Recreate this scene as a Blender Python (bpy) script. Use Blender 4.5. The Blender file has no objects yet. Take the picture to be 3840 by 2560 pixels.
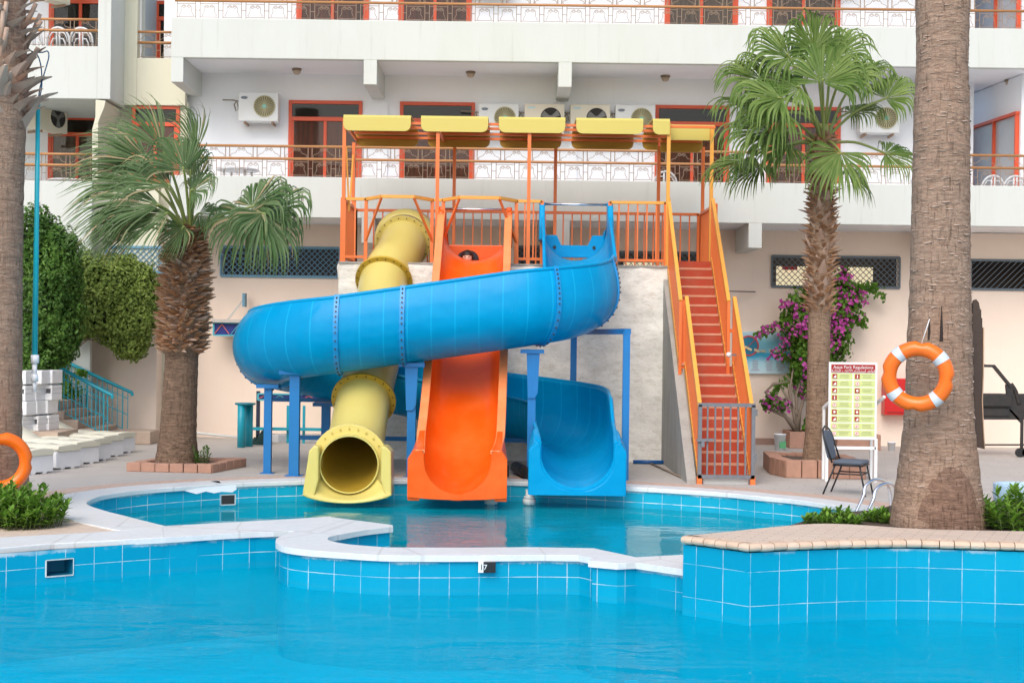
import bpy, bmesh, math, random
from math import sin, cos, pi, radians, sqrt
from mathutils import Vector, Matrix, geometry, noise as mnoise
C = bpy.context.scene
col = C.collection
# ---------------------------------------------------------------- camera
F, H, TH = 5333.0, 2.1, 0.013          # focal length in photo pixels, eye height, roll
CT, ST = cos(TH), sin(TH)
cam_d = bpy.data.cameras.new('camera'); cam_d.sensor_width = 36; cam_d.lens = 50.0
cam_d.clip_start = 0.1; cam_d.clip_end = 400
cam = bpy.data.objects.new('camera', cam_d); col.objects.link(cam)
cam.matrix_world = Matrix(((CT, -ST, 0, 0), (0, 0, -1, 0), (ST, CT, 0, H), (0, 0, 0, 1)))
C.camera = cam
# ---------------------------------------------------------------- light
SUN_EL, SUN_AZ = radians(46), radians(196)      # azimuth: direction the light comes from, clockwise from +Y
w = bpy.data.worlds.new('World'); C.world = w; w.use_nodes = True
nt = w.node_tree; bg = nt.nodes['Background']
sky = nt.nodes.new('ShaderNodeTexSky'); sky.sky_type = 'NISHITA'; sky.sun_disc = False
sky.sun_elevation = SUN_EL; sky.sun_rotation = SUN_AZ
sky.air_density = 1.0; sky.dust_density = 2.6; sky.ozone_density = 0.5
nt.links.new(sky.outputs[0], bg.inputs[0]); bg.inputs[1].default_value = 0.15
sl = bpy.data.lights.new('sun', 'SUN'); sl.energy = 1.2; sl.angle = radians(45); sl.color = (1, .98, .95)
so = bpy.data.objects.new('sun', sl); col.objects.link(so)
sd = Vector((sin(SUN_AZ) * cos(SUN_EL), cos(SUN_AZ) * cos(SUN_EL), sin(SUN_EL)))
so.rotation_euler = sd.to_track_quat('Z', 'Y').to_euler(); so.location = sd * 60
vs = C.view_settings
vs.view_transform = 'Standard'; vs.look = 'None'; vs.gamma = 1; vs.exposure = 0.6
C.cycles.max_bounces = 8; C.cycles.transparent_max_bounces = 24; C.cycles.sample_clamp_indirect = 6
# ---------------------------------------------------------------- photo pixels -> world
def uv_(px, py):
    dx, dy = px - 1920, py - 1280
    return dx * CT + dy * ST, -dx * ST + dy * CT
def at(px, py, D):
    u, v = uv_(px, py); return Vector((u / F * D, D, H - v / F * D))
def gr(px, py, z=0.0):
    u, v = uv_(px, py); D = F * (H - z) / v
    return Vector((u / F * D, D, z))
# ---------------------------------------------------------------- things and parts
W = {}
def tag(o, label=None, cat=None, group=None, kind=None):
    if label: o['label'] = label
    if cat: o['category'] = cat
    if group: o['group'] = group
    if kind: o['kind'] = kind
    return o
def thing(name, loc, label, cat, group=None):
    o = bpy.data.objects.new(name, None); col.objects.link(o); o.location = loc
    o.empty_display_size = .2; W[o.name] = Vector(loc)
    return tag(o, label, cat, group)
class MB:
    def __init__(s): s.v = []; s.f = []; s.m = []; s.uv = []; s.sm = []
    def add(s, vs): n = len(s.v); s.v += [tuple(p) for p in vs]; return n
    def face(s, idx, m=0, uv=None, sm=False): s.f.append(tuple(idx)); s.m.append(m); s.uv.append(uv); s.sm.append(sm)
    def quad(s, a, b, c, d, m=0, uv=None):
        n = s.add((a, b, c, d)); s.face((n, n+1, n+2, n+3), m, uv)
    def box(s, x0, x1, y0, y1, z0, z1, m=0):
        n = s.add([(x, y, z) for z in (z0, z1) for y in (y0, y1) for x in (x0, x1)])
        for q in ((0,2,3,1),(4,5,7,6),(0,1,5,4),(2,6,7,3),(0,4,6,2),(1,3,7,5)): s.face([n+i for i in q], m)
    def obox(s, c, a, b, d, m=0):
        c, a, b, d = Vector(c), Vector(a), Vector(b), Vector(d)
        n = s.add([c + a*x + b*y + d*z for z in (-1, 1) for y in (-1, 1) for x in (-1, 1)])
        for q in ((0,2,3,1),(4,5,7,6),(0,1,5,4),(2,6,7,3),(0,4,6,2),(1,3,7,5)): s.face([n+i for i in q], m)
    def pbox(s, x0, y0, x1, y1, D0, D1, m=0):      # a box whose front face fills these photo pixels at depth D0
        a, b = at(x0, y0, D0), at(x1, y1, D0)
        s.box(min(a.x, b.x), max(a.x, b.x), D0, D1, min(a.z, b.z), max(a.z, b.z), m)
    def bar(s, p, q, w, h=None, m=0):
        p, q = Vector(p), Vector(q); d = q - p; L = d.length
        if L < 1e-6: return
        d /= L; up = Vector((0, 0, 1)) if abs(d.z) < .95 else Vector((0, 1, 0))
        sx = d.cross(up).normalized(); sy = sx.cross(d)
        s.obox((p+q)/2, sx*w/2, d*L/2, sy*(h or w)/2, m)
    def tube(s, pts, r, n=8, m=0, caps=True, sm=True):
        pts = [Vector(p) for p in pts]; k = len(pts); rs = r if isinstance(r, (list, tuple)) else [r]*k
        ref = None; secs = []
        for i, p in enumerate(pts):
            t = (pts[min(i+1, k-1)] - pts[max(i-1, 0)]).normalized()
            if ref is None:
                ref = Vector((0, 0, 1)) if abs(t.z) < .9 else Vector((1, 0, 0))
            a = (ref - t * ref.dot(t)).normalized(); b = t.cross(a); ref = a
            secs.append([p + (a*cos(2*pi*j/n) + b*sin(2*pi*j/n)) * rs[i] for j in range(n)])
        s.sweep(secs, True, m, sm)
        if caps:
            N = len(s.v); tot = k*n; base = N - tot
            s.face([base+j for j in range(n)][::-1], m); s.face([base+(k-1)*n+j for j in range(n)], m)
    def sweep(s, secs, closed, m=0, sm=True, uvs=None):
        n = len(secs[0]); base = len(s.v)
        for q in secs: s.add(q)
        L = [0.0]
        for i in range(1, len(secs)): L.append(L[-1] + (Vector(secs[i][n//2]) - Vector(secs[i-1][n//2])).length)
        for i in range(len(secs)-1):
            for j in range(n if closed else n-1):
                j2 = (j+1) % n
                s.face((base+i*n+j, base+i*n+j2, base+(i+1)*n+j2, base+(i+1)*n+j), m,
                       ((L[i], j/n), (L[i], (j+1)/n), (L[i+1], (j+1)/n), (L[i+1], j/n)) if uvs else None, sm)
        return base
    def prism(s, pts, z0, z1, m=0, ms=None):       # polygon in plan
        pts = [(p[0], p[1]) for p in pts]
        A = sum(pts[i][0]*pts[(i+1) % len(pts)][1] - pts[(i+1) % len(pts)][0]*pts[i][1] for i in range(len(pts)))
        if A < 0: pts = pts[::-1]
        k = len(pts); n = s.add([(x, y, z0) for x, y in pts] + [(x, y, z1) for x, y in pts])
        tris = geometry.tessellate_polygon([[Vector((x, y, 0)) for x, y in pts]])
        for t in tris:
            a, b, c = t
            cr = (Vector(pts[b]) - Vector(pts[a])).cross(Vector(pts[c]) - Vector(pts[a]))
            if cr < 0: a, b, c = c, b, a
            s.face((n+k+a, n+k+b, n+k+c), m); s.face((n+c, n+b, n+a), m)
        L = 0
        for i in range(k):
            j = (i+1) % k; l = (Vector(pts[j]) - Vector(pts[i])).length
            s.face((n+i, n+j, n+k+j, n+k+i), m if ms is None else ms, ((L, z0), (L+l, z0), (L+l, z1), (L, z1))); L += l
    def prismY(s, pts, y0, y1, m=0):               # polygon in elevation (x, z), extruded along Y
        k = len(pts); n = s.add([(x, y0, z) for x, z in pts] + [(x, y1, z) for x, z in pts])
        tris = geometry.tessellate_polygon([[Vector((x, z, 0)) for x, z in pts]])
        for a, b, c in tris: s.face((n+a, n+b, n+c), m); s.face((n+k+c, n+k+b, n+k+a), m)
        for i in range(k):
            j = (i+1) % k; s.face((n+i, n+j, n+k+j, n+k+i), m)
    def prismX(s, pts, x0, x1, m=0):               # polygon in (y, z), extruded along X
        k = len(pts); n = s.add([(x0, y, z) for y, z in pts] + [(x1, y, z) for y, z in pts])
        tris = geometry.tessellate_polygon([[Vector((y, z, 0)) for y, z in pts]])
        for a, b, c in tris: s.face((n+a, n+b, n+c), m); s.face((n+k+c, n+k+b, n+k+a), m)
        for i in range(k):
            j = (i+1) % k; s.face((n+i, n+j, n+k+j, n+k+i), m)
    def strip(s, pts, z0, z1, m=0, u0=0.0):        # upright wall along a plan polyline, uv in metres
        L = u0
        for a, b in zip(pts[:-1], pts[1:]):
            l = (Vector(b[:2]) - Vector(a[:2])).length
            s.quad((a[0], a[1], z0), (b[0], b[1], z0), (b[0], b[1], z1), (a[0], a[1], z1), m, ((L, z0), (L+l, z0), (L+l, z1), (L, z1)))
            L += l
    def lathe(s, c, prof, n=24, m=0, sm=True, jit=None):
        secs = []
        for r, z in prof:
            secs.append([(c[0] + r*cos(2*pi*j/n)*(jit(j, z) if jit else 1), c[1] + r*sin(2*pi*j/n)*(jit(j, z) if jit else 1), c[2]+z) for j in range(n)])
        b = s.sweep(secs, True, m, sm)
        k = len(secs)
        s.face([b+j for j in range(n)][::-1], m); s.face([b+(k-1)*n+j for j in range(n)], m)
    def ball(s, c, r, m=0, n=8):
        s.lathe(c, [(max(.001, r*sin(pi*i/n)), -r*cos(pi*i/n)) for i in range(n+1)], n*2, m)
    def disk(s, c, nrm, r, th, n=20, m=0, r_in=0):   # flat round plate or ring
        c, nrm = Vector(c), Vector(nrm).normalized(); ref = Vector((0, 0, 1)) if abs(nrm.z) < .9 else Vector((1, 0, 0))
        a = nrm.cross(ref).normalized(); b = nrm.cross(a)
        def ring(R, o): return [c + nrm*o + (a*cos(2*pi*j/n) + b*sin(2*pi*j/n))*R for j in range(n)]
        if r_in: s.sweep([ring(r_in, -th/2), ring(r, -th/2), ring(r, th/2), ring(r_in, th/2), ring(r_in, -th/2)], True, m, False)
        else: s.tube([c - nrm*th/2, c + nrm*th/2], r, n, m, True, False)
        return a, b
    def build(s, name, mats, parent=None, bevel=0, recalc=True, subsurf=0, loc=None):
        me = bpy.data.meshes.new(name)
        if parent is not None: o0 = W[parent.name]
        elif loc is not None: o0 = Vector(loc)
        else:
            xs, ys, zs = zip(*s.v); o0 = Vector(((min(xs)+max(xs))/2, (min(ys)+max(ys))/2, min(zs)))
        me.from_pydata([(x-o0.x, y-o0.y, z-o0.z) for x, y, z in s.v], [], s.f)
        for mm in (mats if isinstance(mats, (list, tuple)) else [mats]): me.materials.append(mm)
        me.polygons.foreach_set('material_index', s.m)
        me.polygons.foreach_set('use_smooth', s.sm)
        if any(u is not None for u in s.uv):
            lay = me.uv_layers.new(name='UVMap'); i = 0
            for p, u in zip(me.polygons, s.uv):
                for k in range(p.loop_total):
                    lay.data[i].uv = u[k] if u else (0, 0); i += 1
        if recalc:
            bm = bmesh.new(); bm.from_mesh(me); bmesh.ops.recalc_face_normals(bm, faces=bm.faces[:]); bm.to_mesh(me); bm.free()
        me.update()
        o = bpy.data.objects.new(name, me); col.objects.link(o)
        if parent is not None: o.parent = parent
        else: o.location = o0
        W[o.name] = o0
        if bevel:
            b = o.modifiers.new('bevel', 'BEVEL'); b.width = bevel; b.segments = 2; b.limit_method = 'ANGLE'; b.angle_limit = radians(40)
        if subsurf:
            b = o.modifiers.new('sub', 'SUBSURF'); b.levels = subsurf; b.render_levels = subsurf
        return o
def copy_tree(o, parent=None):
    c = o.copy(); col.objects.link(c); W[c.name] = W[o.name]
    if parent is not None: c.parent = parent
    for ch in list(o.children): copy_tree(ch, c)
    return c
def catmull(P, k=4, closed=False):
    P = [Vector(p) for p in P]; n = len(P); out = []
    for i in range(n if closed else n-1):
        g = (lambda a: P[a % n]) if closed else (lambda a: P[min(max(a, 0), n-1)])
        a, b, c, d = g(i-1), g(i), g(i+1), g(i+2)
        for j in range(k):
            t = j/k
            out.append(.5*((2*b) + (c-a)*t + (2*a-5*b+4*c-d)*t*t + (3*b-a-3*c+d)*t**3))
    if not closed: out.append(P[-1])
    return out
def offset(P, d, closed=False):                     # plan polyline moved to its left
    n = len(P); out = []
    for i, p in enumerate(P):
        a = P[(i-1) % n] if (closed or i > 0) else p; b = P[(i+1) % n] if (closed or i < n-1) else p
        e1 = Vector((p[0]-a[0], p[1]-a[1])); e2 = Vector((b[0]-p[0], b[1]-p[1]))
        e1 = e1.normalized() if e1.length > 1e-6 else e2.normalized(); e2 = e2.normalized() if e2.length > 1e-6 else e1
        t = (e1+e2)
        t = t.normalized() if t.length > 1e-3 else e1
        nn = Vector((-t.y, t.x)); k = max(.5, nn.dot(Vector((-e1.y, e1.x))))
        out.append(Vector((p[0] + nn.x*d/k, p[1] + nn.y*d/k, p[2] if len(p) > 2 else 0)))
    return out
# ---------------------------------------------------------------- materials
def newmat(name):
    m = bpy.data.materials.new(name); m.use_nodes = True
    n = m.node_tree.nodes; return m, n, m.node_tree.links, n['Principled BSDF']
def c4(c): return (c[0], c[1], c[2], 1)
def mixc(n, l, fac, a, b, mode='MIX'):
    x = n.new('ShaderNodeMix'); x.data_type = 'RGBA'; x.blend_type = mode
    for sock, v in ((0, fac), (6, a), (7, b)):
        if hasattr(v, 'is_output'): l.new(v, x.inputs[sock])
        elif isinstance(v, (int, float)): x.inputs[sock].default_value = v
        else: x.inputs[sock].default_value = c4(v)
    return x.outputs[2]
def noi(n, l, vec, scale, detail=4, rough=.6, dist=0):
    t = n.new('ShaderNodeTexNoise'); t.inputs['Scale'].default_value = scale; t.inputs['Detail'].default_value = detail
    t.inputs['Roughness'].default_value = rough; t.inputs['Distortion'].default_value = dist
    if vec is not None: l.new(vec, t.inputs['Vector'])
    return t.outputs['Fac']
def ramp(n, l, f, p0, p1):
    r = n.new('ShaderNodeMapRange'); r.inputs[1].default_value = p0; r.inputs[2].default_value = p1; l.new(f, r.inputs[0]); return r.outputs[0]
def mth(n, l, op, a, b=None, c=None):
    x = n.new('ShaderNodeMath'); x.operation = op
    for i, v in enumerate((a, b, c)):
        if v is None: continue
        if hasattr(v, 'is_output'): l.new(v, x.inputs[i])
        else: x.inputs[i].default_value = v
    return x.outputs[0]
def scalev(n, l, vec, sc):
    x = n.new('ShaderNodeMapping'); x.inputs['Scale'].default_value = sc; l.new(vec, x.inputs['Vector']); return x.outputs[0]
def bump(n, l, p, h, strength, dist=.02):
    b = n.new('ShaderNodeBump'); b.inputs['Strength'].default_value = strength; b.inputs['Distance'].default_value = dist
    l.new(h, b.inputs['Height']); l.new(b.outputs[0], p.inputs['Normal']); return b
def pos(n): return n.new('ShaderNodeNewGeometry').outputs['Position']
def M(name, colr, rough=.5, dirt=None, dirt_amt=.35, dscale=2.5, bscale=0, bstr=.2, bdist=.02, metal=0, coat=0, spec=.5, stretch=(1, 1, 1), streak=0):
    """painted / plain surface: base colour, patchy second colour, fine grain bump"""
    m, n, l, p = newmat(name)
    v = scalev(n, l, pos(n), stretch)
    d = dirt or tuple(x*.72 for x in colr)
    f = ramp(n, l, noi(n, l, v, dscale, 6, .65), .42, .72)
    cc = mixc(n, l, mth(n, l, 'MULTIPLY', f, dirt_amt), colr, d)
    if streak:
        sk_ = ramp(n, l, noi(n, l, scalev(n, l, pos(n), (7, 7, .35)), 1.0, 5, .7), .58, .78)
        cc = mixc(n, l, mth(n, l, 'MULTIPLY', sk_, streak), cc, tuple(x*.78 for x in d))
    l.new(cc, p.inputs['Base Color']); p.inputs['Roughness'].default_value = rough; p.inputs['Metallic'].default_value = metal
    p.inputs['Coat Weight'].default_value = coat; p.inputs['Coat Roughness'].default_value = .12; p.inputs['Specular IOR Level'].default_value = spec
    if bscale: bump(n, l, p, noi(n, l, pos(n), bscale, 5, .6), bstr, bdist)
    return m
recess_wall = M('recess_lifted_white', (.885, .905, .93), .8, (.84, .85, .86), .4, .9, 25, .15, .01, streak=.2)  # brighter copy of the wall white, recess light lifted into the colour
white_wall = M('white_wall_paint', (.595, .62, .585), .75, (.53, .55, .49), .5, .9, 25, .15, .01, stretch=(1.6, 1.6, .35), streak=.6)
cream_wall = M('cream_wall_paint', (.65, .635, .50), .75, (.57, .545, .41), .45, .9, 25, .15, .01, stretch=(1.6, 1.6, .35), streak=.6)
peach_wall = M('peach_wall_paint', (.86, .715, .60), .8, (.80, .65, .53), .45, .8, 18, .2, .012, streak=.25)
red_frame = M('orange_red_frame_paint', (.66, .085, .025), .4, (.55, .08, .03), .4, 6)
rail_brown = M('brown_rail_paint', (.46, .22, .08), .4, (.33, .17, .08), .5, 6)
scroll_brown = M('scroll_iron_paint', (.36, .25, .17), .5)
orange_paint = M('orange_steel_paint', (.78, .185, .04), .38, (.66, .15, .05), .4, 5)
amber_paint = M('amber_steel_paint', (.79, .37, .06), .4, (.74, .26, .05), .4, 5)
red_step = M('red_step_paint', (.44, .05, .012), .55, (.40, .10, .05), .6, 5)
nosing_m = M('worn_step_nosing', (.62, .27, .15), .5, (.7, .45, .35), .5, 8)
grey_iron = M('grey_iron_paint', (.17, .18, .20), .45, (.10, .10, .11), .4, 12)
yellow_gel = M('yellow_gelcoat', (.655, .555, .165), .32, (.62, .48, .12), .35, 3, coat=.12, spec=.35)
yellow_dirty = M('yellow_flange', (.56, .37, .035), .4, (.42, .26, .03), .5, 6)
yellow_roof = M('yellow_canopy_sheet', (.60, .50, .115), .45, (.60, .48, .12), .4, 3)
yellow_inner = M('shaded_yellow_inner', (.46, .31, .035), .4, (.36, .22, .03), .5, 3, spec=.25)  # shade inside the tube put into a darker yellow
canopy_under = M('shaded_canopy_underside', (.47, .265, .02), .5, (.38, .2, .02), .4, 3)  # shade under the roof sheets painted as dark amber
orange_gel = M('orange_gelcoat', (.82, .095, .002), .32, (.86, .18, .03), .5, 1.6, coat=.3, spec=.25)
orange_worn = M('faded_orange_rim', (.85, .28, .10), .4, (.85, .16, .03), .6, 3)
blue_post = M('blue_steel_paint', (.002, .17, .46), .45, (.004, .13, .35), .4, 4)
teal_paint = M('teal_steel_paint', (.006, .33, .44), .35, (.01, .25, .33), .4, 5)
black_plas = M('black_plastic', (.012, .012, .014), .4)
bolt_m = M('dull_bolt', (.05, .04, .02), .5)
white_plas = M('white_plastic', (.78, .79, .80), .4, (.66, .67, .68), .4, 4)
cushion = M('cream_cushion', (.66, .64, .52), .85, (.56, .53, .42), .5, 3, 60, .3, .01)
terracotta = M('terracotta_brick', (.45, .25, .175), .85, (.33, .19, .14), .7, 7, 60, .4, .01)
soil = M('dry_soil', (.10, .07, .05), .95, (.05, .035, .025), .6, 12, 40, .8, .03)
chrome = M('chrome_steel', (.75, .76, .78), .14, (.6, .6, .62), .4, 8, metal=1)
buoy_orange = M('lifebuoy_orange', (.90, .165, .005), .35, (.78, .13, .005), .35, 6, coat=.15)
tape_m = M('silver_reflective_tape', (.60, .64, .66), .35, (.5, .54, .56), .4, 12)
rope_m = M('white_rope', (.75, .75, .72), .8)
fabric_grey = M('grey_chair_fabric', (.09, .11, .14), .85, (.14, .16, .2), .6, 90)
bbq_black = M('sooty_black_steel', (.018, .017, .017), .55, (.05, .035, .025), .5, 8)
wood_dark = M('dark_weathered_wood', (.055, .032, .022), .6, (.10, .06, .04), .6, 7, 30, .5, .01, stretch=(1, 1, .15))
ac_white = M('ac_white_enamel', (.74, .76, .75), .4, (.66, .66, .60), .5, 3)
ac_cream = M('ac_cream_enamel', (.74, .69, .56), .4, (.66, .60, .46), .5, 3)
grille_m = M('olive_fan_grille', (.33, .30, .16), .5)
dark_in = M('dark_interior', (.02, .018, .016), .7)
fan_grey = M('fan_blade_grey', (.16, .16, .15), .4)
mint = M('mint_plastic', (.24, .52, .40), .4)
badge = M('grey_badge', (.20, .24, .28), .3)
lamp_m = M('bronze_lamp', (.20, .14, .09), .4, (.3, .22, .16), .5, 20)
lamp_glass = M('frosted_lamp_glass', (.50, .40, .30), .3)
curtain = M('red_grey_curtain', (.30, .12, .10), .9, (.09, .10, .09), .9, 4, stretch=(3, 1, .05))
curtain_grey = M('grey_curtain', (.30, .24, .20), .9, (.14, .11, .09), .9, 4, stretch=(3, 1, .05))
lattice_blue = M('blue_lattice_paint', (.13, .30, .42), .5)
lattice_grey = M('grey_lattice_paint', (.12, .155, .18), .5)
backroom = M('glowing_back_room', (.80, .68, .45), .8, (.55, .42, .25), .6, 2)
bp_ = backroom.node_tree.nodes['Principled BSDF']; bp_.inputs['Emission Color'].default_value = (1, .85, .55, 1); bp_.inputs['Emission Strength'].default_value = .45  # glow stands in for daylight in the room behind the lattice
red_box = M('fire_box_red', (.62, .012, .012), .3)
sign_red = M('sign_dark_red', (.36, .012, .012), .5); sign_green = M('sign_pale_green', (.60, .68, .26), .5)
sign_white = M('sign_white', (.80, .81, .80), .5); text_grey = M('faded_text_grey', (.38, .42, .20), .6)
icon_pink = M('icon_pale_red', (.66, .30, .26), .5)
bin_blue = M('blue_bin_plastic', (.01, .20, .52), .4); bag_m = M('pale_blue_bin_bag', (.50, .68, .80), .35, (.40, .58, .72), .6, 9, 14, .9, .03)
pink_m = M('pink_fabric', (.72, .20, .22), .7)
skin_m = M('skin', (.62, .40, .30), .5); hair_m = M('black_hair', (.012, .010, .010), .5, None, .3, 60, 80, .5, .01)
shirt_m = M('dark_shirt', (.03, .03, .04), .8)
zig_blue = M('banner_deep_blue', (.008, .022, .20), .5); zig_red = M('banner_coral', (.75, .17, .12), .5); zig_teal = M('banner_teal', (.08, .42, .52), .5); zig_or = M('banner_pale_orange', (.75, .38, .18), .5)
leaf_green_sticker = M('green_sticker', (.10, .38, .16), .5); ring_blue = M('poster_deep_blue', (.01, .20, .33), .5)
poster_red = M('poster_red', (.58, .06, .06), .5); poster_sand = M('poster_sand', (.80, .68, .40), .5)
navy = M('navy_hose', (.01, .09, .20), .4)
pipe_w = M('white_pvc', (.70, .72, .70), .4)

def blue_gelcoat():
    m, n, l, p = newmat('blue_gelcoat')
    tc = n.new('ShaderNodeUVMap'); sep = n.new('ShaderNodeSeparateXYZ'); l.new(tc.outputs[0], sep.inputs[0])
    u = mth(n, l, 'MULTIPLY', sep.outputs[0], 1/.36)
    fr = mth(n, l, 'FRACT', u)
    seam = mth(n, l, 'LESS_THAN', mth(n, l, 'ABSOLUTE', mth(n, l, 'SUBTRACT', fr, .5)), .03)
    f = ramp(n, l, noi(n, l, pos(n), 1.3, 5, .6), .4, .75)
    cc = mixc(n, l, mth(n, l, 'MULTIPLY', f, .5), (.0, .29, .57), (.0, .225, .47))
    cc = mixc(n, l, mth(n, l, 'MULTIPLY', seam, .4), cc, (.01, .47, .80))  # highlight along each seam painted as lighter blue
    sc = ramp(n, l, noi(n, l, scalev(n, l, pos(n), (3, 3, 8)), 3, 3, .5), .74, .80)
    cc = mixc(n, l, mth(n, l, 'MULTIPLY', sc, .35), cc, (.35, .62, .8))
    l.new(cc, p.inputs['Base Color']); p.inputs['Roughness'].default_value = .33; p.inputs['Specular IOR Level'].default_value = .09
    p.inputs['Coat Weight'].default_value = .07; p.inputs['Coat Roughness'].default_value = .05
    h = mth(n, l, 'ADD', mth(n, l, 'ADD', mth(n, l, 'MULTIPLY', fr, .5), mth(n, l, 'MULTIPLY', seam, .35)), mth(n, l, 'MULTIPLY', noi(n, l, pos(n), 2.2, 2, .5), 1.9))
    bump(n, l, p, h, .6, .025); return m
blue_gel = blue_gelcoat()
blue_flange = M('blue_flange', (.006, .27, .60), .35, (.006, .20, .48), .4, 5)

def tile_mat(name, base, deep, grout_amt=1.0, size=.29, wl=-.36, hk=.9, top_=-.03):
    m, n, l, p = newmat(name)
    tc = n.new('ShaderNodeUVMap'); sep = n.new('ShaderNodeSeparateXYZ'); l.new(tc.outputs[0], sep.inputs[0])
    nz = noi(n, l, pos(n), 3.5, 4, .7)
    wob = mth(n, l, 'MULTIPLY', mth(n, l, 'SUBTRACT', noi(n, l, pos(n), 1.7, 2, .5), .5), .012)
    def line(x, size, off, wdt):
        f = mth(n, l, 'FRACT', mth(n, l, 'DIVIDE', mth(n, l, 'ADD', mth(n, l, 'ADD', x, off), wob), size))
        return mth(n, l, 'LESS_THAN', mth(n, l, 'ABSOLUTE', mth(n, l, 'SUBTRACT', f, .5)), wdt)
    wid = mth(n, l, 'MULTIPLY', ramp(n, l, nz, .30, .62), .0105)
    gu = line(sep.outputs[0], size, 0, wid); gv = line(sep.outputs[1], .30, .05, mth(n, l, 'MULTIPLY', wid, hk))
    g = mth(n, l, 'MAXIMUM', gu, gv)
    fade = ramp(n, l, noi(n, l, pos(n), 1.1, 2, .5), .30, .52)
    fl = n.new('ShaderNodeCombineXYZ')
    for k, (sck, s_) in enumerate(((0, size), (1, .30))):
        l.new(mth(n, l, 'FLOOR', mth(n, l, 'ADD', mth(n, l, 'DIVIDE', sep.outputs[sck], s_), .5 + (.05/.3 if sck else 0))), fl.inputs[k])
    wn = n.new('ShaderNodeTexWhiteNoise'); l.new(fl.outputs[0], wn.inputs['Vector'])
    cc = mixc(n, l, wn.outputs['Value'], base, deep)
    cc = mixc(n, l, mth(n, l, 'MULTIPLY', mth(n, l, 'MULTIPLY', g, fade), grout_amt*.9), cc, mixc(n, l, ramp(n, l, sep.outputs[1], wl-.06, wl+.02), (.004, .30, .46), (.66, .72, .71)))
    rg_ = mth(n, l, 'ADD', sep.outputs[1], mth(n, l, 'MULTIPLY', mth(n, l, 'SUBTRACT', noi(n, l, scalev(n, l, pos(n), (5, 5, 2)), 3, 6, .75), .5), .07))
    cc = mixc(n, l, mth(n, l, 'MULTIPLY', mth(n, l, 'MULTIPLY', ramp(n, l, rg_, top_-.042, top_-.025), ramp(n, l, noi(n, l, pos(n), 1.3, 3, .6), .47, .58)), .75), cc, (.62, .66, .66))
    st_ = ramp(n, l, noi(n, l, scalev(n, l, pos(n), (9, 9, .8)), 1.0, 5, .7), .6, .8)
    cc = mixc(n, l, mth(n, l, 'MULTIPLY', st_, .3), cc, (.05, .42, .55))
    sc_ = ramp(n, l, mth(n, l, 'ABSOLUTE', mth(n, l, 'SUBTRACT', mth(n, l, 'ADD', sep.outputs[1], mth(n, l, 'MULTIPLY', wob, 1.5)), wl+.03)), .03, .0)
    cc = mixc(n, l, mth(n, l, 'MULTIPLY', sc_, .35), cc, (.02, .30, .42))
    l.new(cc, p.inputs['Base Color']); p.inputs['Roughness'].default_value = .3; p.inputs['Specular IOR Level'].default_value = .2
    bump(n, l, p, mth(n, l, 'SUBTRACT', mth(n, l, 'MULTIPLY', noi(n, l, pos(n), 5, 2, .5), .3), mth(n, l, 'MULTIPLY', g, .4)), .25, .01)
    return m
tile = tile_mat('blue_pool_tile', (.0, .325, .50), (.0, .27, .44))
tile_isl = tile_mat('island_pool_tile', (.0, .325, .50), (.0, .27, .44), .9, .29, -.36, .9, .285)
tile_far = tile_mat('pale_line_pool_tile', (.006, .37, .53), (.006, .33, .49), 1.0, .29, -.30, 1.8)
pool_floor_m = M('pool_floor_paint', (.0, .50, .72), .6, (.0, .42, .64), .5, .5)

def marble_mat():
    m, n, l, p = newmat('white_marble')
    v = noi(n, l, scalev(n, l, pos(n), (1.2, 2.2, 2)), 2.2, 8, .72, 1.4)
    vein = ramp(n, l, mth(n, l, 'ABSOLUTE', mth(n, l, 'SUBTRACT', v, .5)), 0, .05)
    cc = mixc(n, l, vein, (.64, .66, .66), (.70, .715, .71))
    cc = mixc(n, l, mth(n, l, 'MULTIPLY', ramp(n, l, noi(n, l, pos(n), 1.1, 6, .7), .45, .75), .5), cc, (.60, .59, .56))
    br = n.new('ShaderNodeTexVoronoi'); br.feature = 'DISTANCE_TO_EDGE'; br.inputs['Scale'].default_value = 1.1; l.new(scalev(n, l, pos(n), (.75, .35, .01)), br.inputs['Vector'])
    j = mth(n, l, 'LESS_THAN', br.outputs['Distance'], .008)
    cc = mixc(n, l, mth(n, l, 'MULTIPLY', j, .35), cc, (.42, .40, .37))
    l.new(cc, p.inputs['Base Color']); p.inputs['Roughness'].default_value = .45
    bump(n, l, p, noi(n, l, pos(n), 20, 4, .6), .15, .01); return m
marble = marble_mat()

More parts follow.
